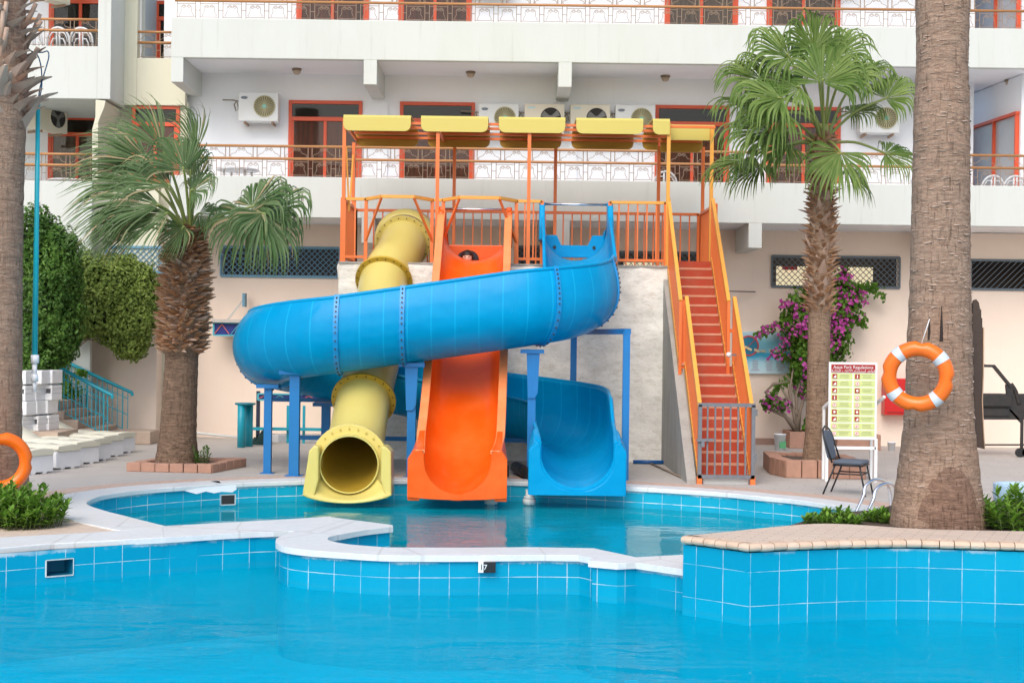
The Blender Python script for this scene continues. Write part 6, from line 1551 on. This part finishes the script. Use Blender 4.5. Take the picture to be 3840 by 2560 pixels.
# ================================================================= LOUNGERS AND WHITE BOX BASES
def lounger(loc, rz_, label, two=True):
    t = thing('sun_lounger', (0, 0, 0), label, 'sun lounger', 'white sun loungers with cream mattresses by the steps')
    mb = MB(); w_, h_ = .27, .28
    mb.prismX([(-w_, .03), (-w_, h_), (w_, h_), (w_, .03), (w_-.12, .03), (w_-.12, .0), (w_-.2, .0), (w_-.2, .03), (-w_+.2, .03), (-w_+.2, 0), (-w_+.12, 0), (-w_+.12, .03)], -.42, 0); mb.build('base_box', white_plas, t, bevel=.012)
    mb = MB(); mb.box(-1.85, -.42, -.27, .27, .06, .27); mb.build('slat_frame', white_plas, t, bevel=.01)
    mb = MB(); secs = []
    for i in range(15):
        x = .03 - 2.0*i/14; zz2 = .285 + (.30*max(0, (i-9)/5)**1.5); r_ = .012 if i in (0, 14) else .035; th_ = .08 + .01*sin(i*1.9); yy2 = .25 + .008*sin(i*2.7)
        secs.append([(x, -yy2+r_, zz2), (x, yy2-r_, zz2), (x, yy2, zz2+.035), (x, yy2, zz2+th_-.04), (x, yy2-r_, zz2+th_), (x, 0, zz2+th_+.012), (x, -yy2+r_, zz2+th_), (x, -yy2, zz2+th_-.04), (x, -yy2, zz2+.035)])
    mb.sweep(secs, True, 0, True); k = len(secs[0]); mb.face(range(k)); mb.face([14*k+j for j in range(k)][::-1]); mb.build('mattress', cushion, t)
    t.location = loc; t.rotation_euler = (0, 0, rz_); return t
for (px, py, a, lb) in ((118, 1781, -30, 'sun lounger nearest the left trunk, half hidden by the lifebuoy'), (228, 1761, -26, 'second sun lounger from the left trunk with a broad white end box'), (300, 1743, -30, 'third sun lounger in the row, narrow white end box showing'), (352, 1731, -24, 'fourth sun lounger in the row before the stone steps'), (398, 1716, -28, 'fifth sun lounger in the row, second from the back'), (448, 1702, -24, 'rearmost sun lounger closest to the stone steps')):
    g = gr(px, py); lounger((g.x+.06, g.y+.18, 0), radians(a), lb)
crate_i = 0
rows_ = [('bottom', 0), ('second', 1), ('third', 2), ('top', 3)]
cols_ = ['nearest the left trunk', 'in the middle of the stack', 'beside the teal railing']
for (rn, r_) in rows_:
    for c_ in range(3):
        t = thing('white_box_base', (0, 0, 0), f'stacked white plastic lounger box in the {rn} layer, column {cols_[c_]}', 'plastic box', 'white plastic boxes stacked by the steps')
        mb = MB(); w_, d_, h_ = .105, .2, .262
        if r_ in (0, 2) :
            mb.box(-w_, w_, -d_, d_, 0, .12); mb.box(-w_, -w_+.03, -d_, d_, .12, .2); mb.box(w_-.03, w_, -d_, d_, .12, .2); mb.box(-w_, w_, -d_, d_, .2, h_); mb.box(-w_+.03, w_-.03, d_-.05, d_, .12, .2)
        else: mb.box(-w_, w_, -d_, d_, .025, h_-.003); mb.box(-w_+.02, w_-.08, -d_+.01, d_, 0, .026)
        mb.build('box_shell', white_plas, t, bevel=.012)
        if r_ in (0, 2): mb = MB(); mb.box(-w_+.032, w_-.032, -d_+.05, -d_+.06, .121, .199); mb.build('slot_shade_panel', M('grey_slot_shadow', (.16, .16, .165), .8) if not (r_ or c_) else bpy.data.materials['grey_slot_shadow'], t)  # dark grey panel set in the slot as its painted shade
        g = gr(84 + c_*62, 1700); zx = at(98 + c_*42 + r_*1.5 + (6 if r_ == 3 else 0), 1600, 24.6 + c_*.25).x
        t.location = (zx + .03*((r_*5 + c_*2) % 3 - 1), 24.6 + c_*.25, .44 + r_*.264); t.rotation_euler = (0, 0, radians(-18 + 5*((r_*3+c_) % 3)))
plinth = thing('stone_plinth', (at(130, 1640, 24.9).x, 24.9, 0), 'low sandstone plinth under the stacked white boxes', 'plinth'); mb = MB(); xx0 = at(40, 1600, 24.9).x; mb.box(xx0, xx0+1.0, 24.35, 25.5, 0, .44); mb.build('slab', stepstone, plinth)
# stone steps and railings
st_ = thing('stone_steps', (at(380, 1630, 27.2).x, 27.2, 0), 'sandstone garden steps rising behind the sun loungers', 'steps')
for i, (px0, px1, ytop) in enumerate(((330,515,1622),(290,450,1593),(225,392,1563),(150,338,1537),(60,300,1500))):
    x0, x1 = at(px0-160, 1600, 27).x, at(px1 - 100 + (0 if i else 0), 1600, 26.9).x; z = .17*(i+1)
    mb = MB(); mb.box(x0-1, x1, 26.9 + .004*i, 28.6 - .004*i, 0 if i == 0 else z-.175, z); mb.build('step', stepstone, st_, bevel=.02)
mb = MB(); x0 = at(395, 1600, 27.6).x; mb.box(x0+.05, x0+.85, 27.7, 28.4, 0, .26); mb.build('end_block', stepstone, st_, bevel=.02)
def teal_rail(P0, P1, base0, base1, label, dy=0):
    t = thing('stair_railing', (P1.x, P1.y, base1), label, 'railing', 'teal railings on the stone steps'); mb = MB()
    e = P1 + Vector((.09, 0, -.10)); mb.tube(catmull([P0 + Vector((-.25, 0, .01)), P0, P0.lerp(P1, .5), P1, P1 + Vector((.07, 0, -.03)), e], 4), .034, 10); mb.build('handrail', teal_paint, t)
    for o_ in (.16, .48, .80): m_ = MB(); m_.bar(P0 - Vector((0, 0, o_)), P1 - Vector((0, 0, o_)), .016, .016); m_.build('mid_rail', teal_paint, t)
    n = 14
    for i in range(n+1):
        f = i/n; p = P0.lerp(P1, f); b = MB(); lowz = .80 if i not in (0, 6, 13, 14) else .98; b.bar(p - Vector((0, 0, .04)), p - Vector((0, 0, lowz)), .022 if i in (0, 6, 13) else .014, .022 if i in (0, 6, 13) else .014); b.build('baluster', teal_paint, t)
teal_rail(at(196, 1365, 27.0), at(405, 1474, 27.0), 1.2, .25, 'teal metal stair railing in front, ending lower on the stone steps')
teal_rail(at(212, 1341, 28.5), at(480, 1465, 28.5), 1.2, .25, 'teal metal stair railing behind, along the cream wall')
bu = thing('step_vine', (at(262, 1480, 28.2).x, 28.2, .9), 'small leafy creeper growing between the teal railings', 'plant')
bl = [B3(230, 1430, 28.2, 90, 130, .2), B3(260, 1470, 28.1, 110, 90, .2), B3(300, 1400, 28.2, 60, 40, .2)]
cloud('leaves', bu, vine_m, blob_samples(bl, 520, 91, .8, .4), .10, 91, .7)
# ================================================================= SMALL THINGS
pl = thing('cleaning_pole', at(130, 1480, 17.4), 'long teal pool cleaning pole hanging by a cord from the left trunk', 'pole')
def PT(x, y): return at(x, y, 17.35)
mb = MB(); mb.tube([PT(143, 382), PT(138, 800), PT(130, 1335)], [.026, .030, .036], 12); mb.build('pole_tube', M('teal_pole_paint', (.01, .42, .52), .3), pl)
mb = MB(); mb.tube([PT(131, 1330), PT(131, 1362)], .05, 12); mb.tube([PT(130, 1362), PT(129, 1405)], .032, 10); mb.tube([PT(129, 1402), PT(129, 1430)], .045, 12); mb.tube([PT(129, 1430), PT(129, 1468)], .024, 10); mb.build('white_grip', white_plas, pl)
mb = MB(); mb.tube(catmull([PT(143, 385), PT(150, 330), PT(168, 270), PT(183, 215), PT(178, 193), PT(160, 197), PT(125, 196), PT(105, 182)], 5), .008, 6); mb.tube(catmull([PT(144, 385), PT(156, 330), PT(156, 270), PT(148, 225), PT(135, 198)], 5), .008, 6); mb.build('hanging_cord', navy, pl)
fb = at(3315, 1418, 29.8); fb2 = at(3440, 1556, 29.8); t = thing('fire_box', ((fb.x+fb2.x)/2, 29.9, fb2.z), 'red fire hose box on the wall seen through the island lifebuoy', 'fire box')
mb = MB(); mb.box(fb.x, fb2.x, 29.72, 30, fb2.z, fb.z); mb.build('cabinet', red_box, t, bevel=.01)
mb = MB(); mb.box(fb.x+.30, fb.x+.43, 29.71, 29.72, (fb.z+fb2.z)/2-.05, (fb.z+fb2.z)/2+.12); mb.build('white_label', sign_white, t)
mb = MB(); mb.box(fb.x+.05, fb2.x-.05, 29.705, 29.72, fb2.z+.05, fb2.z+.065); mb.build('door_edge', M('dark_red_edge', (.3, .01, .01), .4), t)
# pool rule poster
D_W = 29.93; a, b = at(2772, 1243, D_W), at(2960, 1402, D_W); po = thing('wall_poster', ((a.x+b.x)/2, 29.95, b.z), 'pale blue wall poster with a red crossed circle behind the staircase', 'sign')
mb = MB(); mb.box(a.x, b.x, D_W, 30, b.z, a.z)
m_, n_, l_n, p_ = newmat('poster_blue_gradient'); tcx = n_.new('ShaderNodeTexCoord'); sp_ = n_.new('ShaderNodeSeparateXYZ'); l_n.new(tcx.outputs['Generated'], sp_.inputs[0])
rp = n_.new('ShaderNodeValToRGB'); l_n.new(mth(n_, l_n, 'ADD', sp_.outputs[2], mth(n_, l_n, 'MULTIPLY', mth(n_, l_n, 'SUBTRACT', noi(n_, l_n, pos(n_), 3, 3), .5), .22)), rp.inputs[0])
rp.color_ramp.elements[0].color = (.55, .74, .80, 1); rp.color_ramp.elements[0].position = .0; rp.color_ramp.elements[1].color = (.55, .76, .84, 1); rp.color_ramp.elements[1].position = 1
for ps, cl_ in ((.25, (.38, .67, .78)), (.42, (.02, .36, .58)), (.47, (.02, .36, .58)), (.52, (.25, .62, .75)), (.75, (.20, .58, .72))): e_ = rp.color_ramp.elements.new(ps); e_.color = c4(cl_)
l_n.new(rp.outputs[0], p_.inputs['Base Color']); p_.inputs['Roughness'].default_value = .5
mb.build('printed_sheet', m_, po)
c_ = at(2808, 1296, D_W-.02); mb = MB(); mb.disk((c_.x, D_W-.008, c_.z), (0, 1, 0), .185, .01, 30); mb.build('blue_disc', ring_blue, po)
mb = MB(); mb.disk((c_.x, D_W-.014, c_.z), (0, 1, 0), .215, .012, 36, 0, .185); mb.bar((c_.x-.13, D_W-.018, c_.z-.13), (c_.x+.13, D_W-.018, c_.z+.13), .03, .008); mb.build('prohibition_ring', poster_red, po)
for (x, y, w_, h_, ro) in ((2806,1306,.16,.05,-25),(2838,1314,.12,.05,-25),(2861,1316,.10,.04,0),(2890,1314,.055,.05,0),(2917,1315,.12,.05,6),(2945,1313,.11,.03,0)):
    q = at(x, y, D_W-.024); mb = MB(); r_ = radians(ro); mb.obox((q.x, D_W-.024, q.z), (w_/2*cos(r_), 0, w_/2*sin(r_)), (0, .004, 0), (-h_/2*sin(r_), 0, h_/2*cos(r_))); mb.build('sand_spot', poster_sand, po, bevel=.003)
rs3 = random.Random(4)
for xc in (2832, 2884, 2927):
    mb = MB()
    for k in range(7): q = at(xc, 1352+k*6, D_W); w_ = rs3.uniform(.10, .2)/2; mb.box(q.x-w_, q.x+w_, D_W-.006, D_W-.001, q.z-.008, q.z+.008)
    mb.build('small_print', M('poster_print', (.42, .44, .52), .6), po)
# buckets
def bucket(px, y0, y1, wpx, D, label, sticker=None):
    a, b = at(px, y0, D), at(px, y1, D); t = thing('white_bucket', (a.x, D, 0), label, 'bucket', 'white buckets along the peach wall'); r = wpx/2/F*D; h_ = a.z
    mb = MB(); mb.lathe((a.x, D, 0), [(r*.82, 0), (r, h_-.02), (r*1.06, h_-.02), (r*1.06, h_), (r*.92, h_), (r*.88, h_-.05)], 22); mb.build('tub', white_plas, t)
    if sticker: mb = MB(); q = at(px+5, (y0*.35+y1*.65), D); mb.prismY([(q.x-.06, q.z-.07), (q.x+.07, q.z-.07), (q.x+.07, q.z+.07), (q.x-.06, q.z+.05)], D-r-.004, D-r+.05); mb.build('sticker', leaf_green_sticker, t)
bucket(2925, 1626, 1687, 44, 28.5, 'white bucket with green sticker by the foot of the peach wall', 1); bucket(3343, 1656, 1691, 30, 28.6, 'small plain white tub at the wall left of the thick trunk')
mb = MB(); mb.box(2.75, 7.5, 29.93, 30.0, 0, .13); mb.build('wall_plinth', M('dark_pink_plinth', (.38, .24, .19), .8), hotel)
# barbecue
bq = thing('barbecue_grill', (at(3790, 1690, 27.5).x, 27.5, 0), 'black barbecue grill with open hood frame and wheels near the wall', 'barbecue')
bp2 = lambda x, y, D=27.5: at(x, y, D)
mb = MB(); a, b = bp2(3640, 1476), bp2(3788, 1523); mb.box(a.x, b.x, 27.4, 28.0, b.z, a.z); mb.build('fire_tray', bbq_black, bq, bevel=.01)
a, b = bp2(3640, 1530), bp2(3782, 1560); mb = MB(); mb.box(a.x, b.x, 27.45, 27.95, b.z, a.z); mb.build('ash_drawer', bbq_black, bq, bevel=.01)
mb = MB()
for D in (27.42, 27.98):
    mb.bar(bp2(3640, 1370, D), bp2(3727, 1372, D), .06, .05); mb.bar(bp2(3724, 1370, D), bp2(3790, 1450, D), .10, .05); mb.bar(bp2(3782, 1440, D), bp2(3786, 1480, D), .13, .05)
mb.bar(bp2(3690, 1370, 27.42), bp2(3690, 1370, 27.98), .05, .05); mb.build('hood_frame', bbq_black, bq)
mb = MB(); mb.tube(catmull([bp2(3790, 1440), bp2(3808, 1470), bp2(3820, 1515)], 5), .05, 8); mb.build('blower_hose', bbq_black, bq)
mb = MB(); mb.bar(bp2(3640, 1524), bp2(3900, 1524), .04, .5); mb.build('side_shelf', bbq_black, bq)
for x in (3650, 3833): l_ = MB(); l_.bar(bp2(x, 1524), (bp2(x, 1524).x, 27.5, 0.02), .05, .05); l_.build('leg', bbq_black, bq)
mb = MB(); mb.bar(bp2(3785, 1535), bp2(3836, 1590), .04, .04); mb.bar(bp2(3640, 1667), bp2(3840, 1667), .03, .03); mb.build('brace', bbq_black, bq)
for x in (3818, 3842): mb = MB(); q = bp2(x, 1680); mb.disk((q.x, 27.4, .09), (0, 1, 0), .09, .05, 18); mb.build('wheel', black_plas, bq)
# bin with bag
D_B = 16.9; q = at(3812, 1830, D_B); bi = thing('waste_bin', (q.x, D_B, 0), 'blue waste bin lined with a pale plastic bag behind the right shrub', 'bin'); h_ = at(3812, 1822, D_B-.3).z
mb = MB(); mb.lathe((q.x, D_B, 0), [(.23, 0), (.25, h_*.5), (.245, h_-.04)], 28); mb.build('drum', bin_blue, bi)
mb = MB(); mb.lathe((q.x, D_B, 0), [(.258, h_-.20), (.268, h_-.12), (.262, h_-.03), (.268, h_), (.235, h_+.005), (.225, h_-.06), (.21, h_-.25)], 40, jit=lambda j, z: 1 + .018*sin(j*2.3+z*9) + .012*sin(j*5.1)); mb.build('bin_bag', bag_m, bi)
pk = thing('pink_cloth', (at(3700, 1900, 16.2).x, 16.2, .3), 'pink cloth corner showing behind the right side of the thick trunk', 'cloth')
mb = MB(); mb.prismY([(at(x, y, 16.2).x, at(x, y, 16.2).z) for x, y in ((3678,1800),(3686,1840),(3692,1880),(3712,1912),(3704,1924),(3660,1930),(3660,1800))], 16.2, 16.23); mb.build('fold', pink_m, pk, bevel=.01)
# teal drum table, banners, pipes
st2 = thing('teal_stool_table', (at(918, 1650, 27.4).x, 27.4, 0), 'teal round table on two tubular legs by the cream wall', 'table')
q = at(920, 1512, 27.4); mb = MB(); mb.lathe((q.x, 27.4, 0), [(.18, q.z-.03), (.20, q.z-.015), (.20, q.z+.01), (.001, q.z+.015)], 26); mb.build('tabletop', M('dark_teal_top', (.01, .20, .26), .4), st2)
for px, D in ((905, 27.3), (934, 27.6)): l_ = MB(); x = at(px, 1600, D).x; l_.tube([(x, D, 0), (x, D, q.z-.02)], .075, 14); l_.build('leg', teal_paint, st2)
def banner(x0, y0, x1, y1, D, label, n):
    a, b = at(x0, y0, D), at(x1, y1, D); t = thing('zigzag_banner', ((a.x+b.x)/2, D, b.z), label, 'sign', 'dark blue zigzag panels of the bar kiosk')
    mb = MB(); mb.box(a.x, b.x, D, D+.04, b.z, a.z); mb.build('panel', zig_blue, t)
    f = MB(); 
    for p, q in (((a.x, D-.01, a.z), (b.x, D-.01, a.z)), ((a.x, D-.01, b.z), (b.x, D-.01, b.z)), ((a.x, D-.01, a.z), (a.x, D-.01, b.z)), ((b.x, D-.01, a.z), (b.x, D-.01, b.z))): f.bar(p, q, .035, .03)
    f.build('edge_strip', zig_teal, t); w_ = (b.x-a.x)/n
    for i in range(n):
        z_ = MB(); x = a.x + i*w_; z_.bar((x+.02, D-.008, b.z+.03), (x+w_/2, D-.008, a.z-.03), .03, .012); z_.bar((x+w_/2, D-.008, a.z-.03), (x+w_-.02, D-.008, b.z+.03), .03, .012); z_.build('zigzag', (zig_red, zig_teal, zig_or)[i % 3], t)
banner(802, 1210, 925, 1258, 29.4, 'dark blue zigzag panel on the wall left of the blue slide', 2); banner(968, 1476, 1240, 1502, 28.6, 'dark blue zigzag panel under the blue slide behind its posts', 5)
kk = thing('kiosk_frame', (at(1100, 1650, 28.7).x, 28.7, 0), 'teal bar kiosk frame with dark post and counter behind the blue slide supports', 'kiosk')
mb = MB(); x = at(968, 1560, 28.7).x; mb.bar((x, 28.7, 0), (x, 28.7, at(968, 1466, 28.7).z), .07, .07); mb.build('dark_post', M('dark_navy_post', (.015, .02, .05), .5), kk)
mb = MB(); z_ = at(1080, 1608, 28.5).z; mb.bar((at(945, 1608, 28.5).x, 28.5, z_), (at(1260, 1608, 28.5).x, 28.5, z_), .09, .06); mb.build('foot_rail', teal_paint, kk)
mb = MB(); z0, z1 = at(1080, 1668, 28.9).z, at(1080, 1630, 28.9).z; mb.box(at(990, 1650, 28.9).x, at(1260, 1650, 28.9).x, 28.9, 29.3, 0, z1); mb.build('tiled_base', paver_mat('mosaic_base', (.62, .62, .62), (.16, .20, .28), (.5, .5, .5), .16, .16, 0, .01, .1), kk)
for px in (1080, 1140, 1218): mb = MB(); x = at(px, 1570, 28.6).x; mb.bar((x, 28.6, 0), (x, 28.6, at(px, 1520, 28.6).z), .05, .05); mb.build('kiosk_post', pipe_w if px == 1218 else teal_paint, kk)
tp = thing('dark_tarp', (at(975, 1640, 28.3).x, 28.3, 0), 'crumpled dark green netting lying by the kiosk post', 'netting')
mb = MB(); secs = []
for i in range(16):
    f = i/15; x = at(930 + 75*f, 1620, 28.2).x; hh = .32*(f*1.1)**.8*(.75+.5*random.Random(i).random()); secs.append([(x + .02*random.Random(i*3+k).uniform(-1, 1), 28.0 + .6*k/8, max(.0, hh*sin(pi*(k/8))*random.Random(i*9+k).uniform(.75, 1.2))) for k in range(9)])
mb.sweep(secs, False, 0, False); mb.build('net', M('dark_green_net', (.008, .035, .03), .9), tp, recalc=False)
sp2 = thing('wall_pipe', (at(700, 1640, 29.8).x, 29.8, .2), 'white pipe running along the foot of the cream wall', 'pipe'); mb = MB(); mb.tube([at(500, 1585, 29.8), at(640, 1612, 29.7), (at(900, 1640, 29.3).x, 29.3, .05)], .025, 8); mb.build('tube', pipe_w, sp2)
tf = thing('wall_bracket_rod', (at(850, 1200, 29.7).x, 29.7, at(850, 1205, 29.7).z), 'thin grey rod and blue bracket on the wall above the zigzag panel', 'bracket')
mb = MB(); mb.bar(at(848, 1205, 29.6), at(917, 1118, 29.6), .03, .03); mb.build('rod', M('grey_rod', (.5, .5, .48), .5), tf); mb = MB(); mb.bar(at(917, 1100, 29.7), at(917, 1150, 29.7), .05, .25); mb.build('bracket_plate', lattice_blue, tf)
mb = MB(); a, b = at(795, 1200, 29.35), at(925, 1210, 29.35); mb.box(a.x, b.x, 29.3, 30, b.z, a.z+.02); mb.build('ledge', M('grey_ledge', (.5, .47, .43), .8), tf)
nv = thing('blue_tube', (at(2430, 1735, 24.7).x, 24.7, 0), 'blue plastic tube lying at the foot of the stone tower', 'tube'); mb = MB(); mb.tube([(at(2375, 1735, 24.7).x, 24.75, .035), (at(2490, 1735, 24.7).x, 24.75, .035)], .035, 10); mb.build('tube', M('blue_tube_plastic', (.01, .10, .32), .4), nv)
sk = thing('brown_stick', (at(2500, 1760, 24).x, 23.6, 0), 'thin brown stick lying on the deck beside the stair wall', 'stick'); mb = MB(); mb.tube([gr(2440, 1741)+Vector((0, 0, .02)), gr(2500, 1768)+Vector((0, 0, .02)), gr(2582, 1805)+Vector((0, 0, .02))], .018, 6); mb.build('stick', twig_m, sk)
bpz = thing('black_pipe', gr(1950, 1790), 'black pipe end between the orange and blue slides', 'pipe'); mb = MB(); g1, g2 = gr(1935, 1785), gr(1990, 1800); mb.tube([g1 + Vector((0, .5, .10)), Vector((g2.x, g2.y-.1, .10))], .09, 16); mb.build('tube', black_plas, bpz)
mb = MB(); x = at(1905, 1770, 22).x; mb.bar((x, 22.0, 0), (x, 22.0, .18), .03, .03); mb.build('stub', black_plas, bpz)
for px, D, z1, lb in ((1985, 20.75, -.05, 'white pvc water fitting under the blue slide mouth'), (1842, 20.75, -.12, 'white pvc water fitting under the right corner of the orange slide')):
    x = at(px, 1860, D).x; t = thing('water_fitting', (x, D, -.6), lb, 'pipe fitting', 'white water fittings under the slides'); mb = MB(); mb.tube([(x, D, -.6), (x, D, z1)], .055, 14); mb.build('riser', pipe_w, t); mb = MB(); mb.tube([(x, D, -.27), (x, D, -.19)], .095, 16); mb.tube([(x, D, -.19), (x, D, -.15)], .08, 16); mb.build('collar', pipe_w, t)
so_ = thing('wall_rod', (at(2740, 1092, 29.7).x, 29.7, at(2740, 1092, 29.7).z), 'short dark rod sticking out of the wall right of the upper stairs', 'rod'); mb = MB(); mb.bar(at(2700, 1091, 29.6), at(2832, 1094, 29.9), .025, .025); mb.build('rod', M('dark_rod', (.16, .12, .10), .7), so_)
gl_ = thing('stair_lamp', (3.62, 22.6, 1.6), 'small white bulb lamp on the right stair stringer', 'lamp'); q = at(2733, 1330, 22.9); mb = MB(); mb.ball((q.x, q.y, q.z), .045, 0, 6); mb.build('bulb', white_plas, gl_); mb = MB(); mb.bar((q.x, q.y, q.z), (3.62, 22.9, q.z), .03, .03); mb.build('lamp_arm', grey_iron, gl_)
# ================================================================= CHILD ON THE ORANGE SLIDE
pc = at(1752, 966, 25.42)
ppl = thing('person', (pc.x, 25.9, TZ), 'dark-haired child lying at the top of the orange slide, face peeking over', 'person')
def skin_body(name, V, E_, R_, mat_, parent):
    me = bpy.data.meshes.new(name); o0 = W[parent.name]; me.from_pydata([tuple(Vector(v)-o0) for v in V], E_, []); me.materials.append(mat_)
    o = bpy.data.objects.new(name, me); col.objects.link(o); o.parent = parent; W[o.name] = o0
    sk_ = o.modifiers.new('skin', 'SKIN'); sk_.use_smooth_shade = True
    for i, r in enumerate(R_): me.skin_vertices[0].data[i].radius = (r, r) if not isinstance(r, tuple) else r
    me.skin_vertices[0].data[0].use_root = True
    s_ = o.modifiers.new('sub', 'SUBSURF'); s_.levels = 2; s_.render_levels = 2; return o
hx, hy, hz = pc.x, 25.42, pc.z-.005
V = [(hx+.02, 26.35, TZ+.19), (hx+.01, 26.05, TZ+.19), (hx, 25.78, TZ+.19), (hx, 25.62, TZ+.17), (hx, 25.50, hz-.04),
     (hx-.13, 25.78, TZ+.17), (hx-.17, 25.66, TZ+.09), (hx-.13, 25.5, TZ+.08), (hx+.13, 25.78, TZ+.17), (hx+.17, 25.66, TZ+.09), (hx+.13, 25.5, TZ+.08),
     (hx-.08, 26.45, TZ+.16), (hx-.09, 26.75, TZ+.12), (hx-.10, 27.05, TZ+.08), (hx+.10, 26.45, TZ+.16), (hx+.10, 26.75, TZ+.12), (hx+.11, 27.05, TZ+.08)]
Ed = [(0,1),(1,2),(2,3),(3,4),(2,5),(5,6),(6,7),(2,8),(8,9),(9,10),(0,11),(11,12),(12,13),(0,14),(14,15),(15,16)]
skin_body('body', V, Ed, [.105,.10,.10,.05,.05,.06,.042,.03,.06,.042,.03,.07,.055,.04,.07,.055,.04], shirt_m, ppl)
# head: an ellipsoid with nose, brow and chin, tilted down towards the slide
mb = MB(); secs = []
for i in range(17):
    th = pi*i/16; ring = []
    for j in range(24):
        ph = 2*pi*j/24; x, y, z = sin(th)*cos(ph), sin(th)*sin(ph), -cos(th)
        rx_, ry_, rz_ = .088, .098, .12
        if z < -.2: rx_ *= 1 + .25*(z+.2)
        k = 1 + (.10*math.exp(-((x/.22)**2 + ((z+.12)/.22)**2)) if y < 0 else 0) - (.05*math.exp(-(((abs(x)-.42)/.2)**2 + ((z-.08)/.15)**2)) if y < 0 else 0)
        ring.append((hx + x*rx_*k, hy + y*ry_*k, hz + z*rz_*k))
    secs.append(ring)
mb.sweep(secs, True, 0, True); mb.build('head', skin_m, ppl)
mb = MB(); secs = []
for i in range(9, 17):
    th = pi*i/16; secs.append([(hx + sin(th)*cos(2*pi*j/24)*.112, hy + .016 + sin(th)*sin(2*pi*j/24)*.112, hz + .02 - cos(th)*.125) for j in range(24)])
secs = [[(hx + cos(2*pi*j/24)*.114, hy+.02 + sin(2*pi*j/24)*(.105 if sin(2*pi*j/24) > 0 else .09), hz-.07 if sin(2*pi*j/24) > -.6 else hz+.035) for j in range(24)]] + secs
mb.sweep(secs, True, 0, True); mb.build('hair', hair_m, ppl)
for sg in (-1, 1):
    mb = MB(); mb.ball((hx+sg*.033, hy-.082, hz+.012), .013, 0, 5); mb.build('eye', black_plas, ppl)
    mb = MB(); mb.ball((hx+sg*.08, hy+.01, hz-.005), .02, 0, 5); mb.build('ear', skin_m, ppl)
mb = MB(); mb.tube([(hx-.024, hy-.083, hz-.05), (hx, hy-.09, hz-.054), (hx+.024, hy-.083, hz-.05)], .007, 6); mb.build('mouth', M('lip', (.40, .13, .11), .5), ppl)
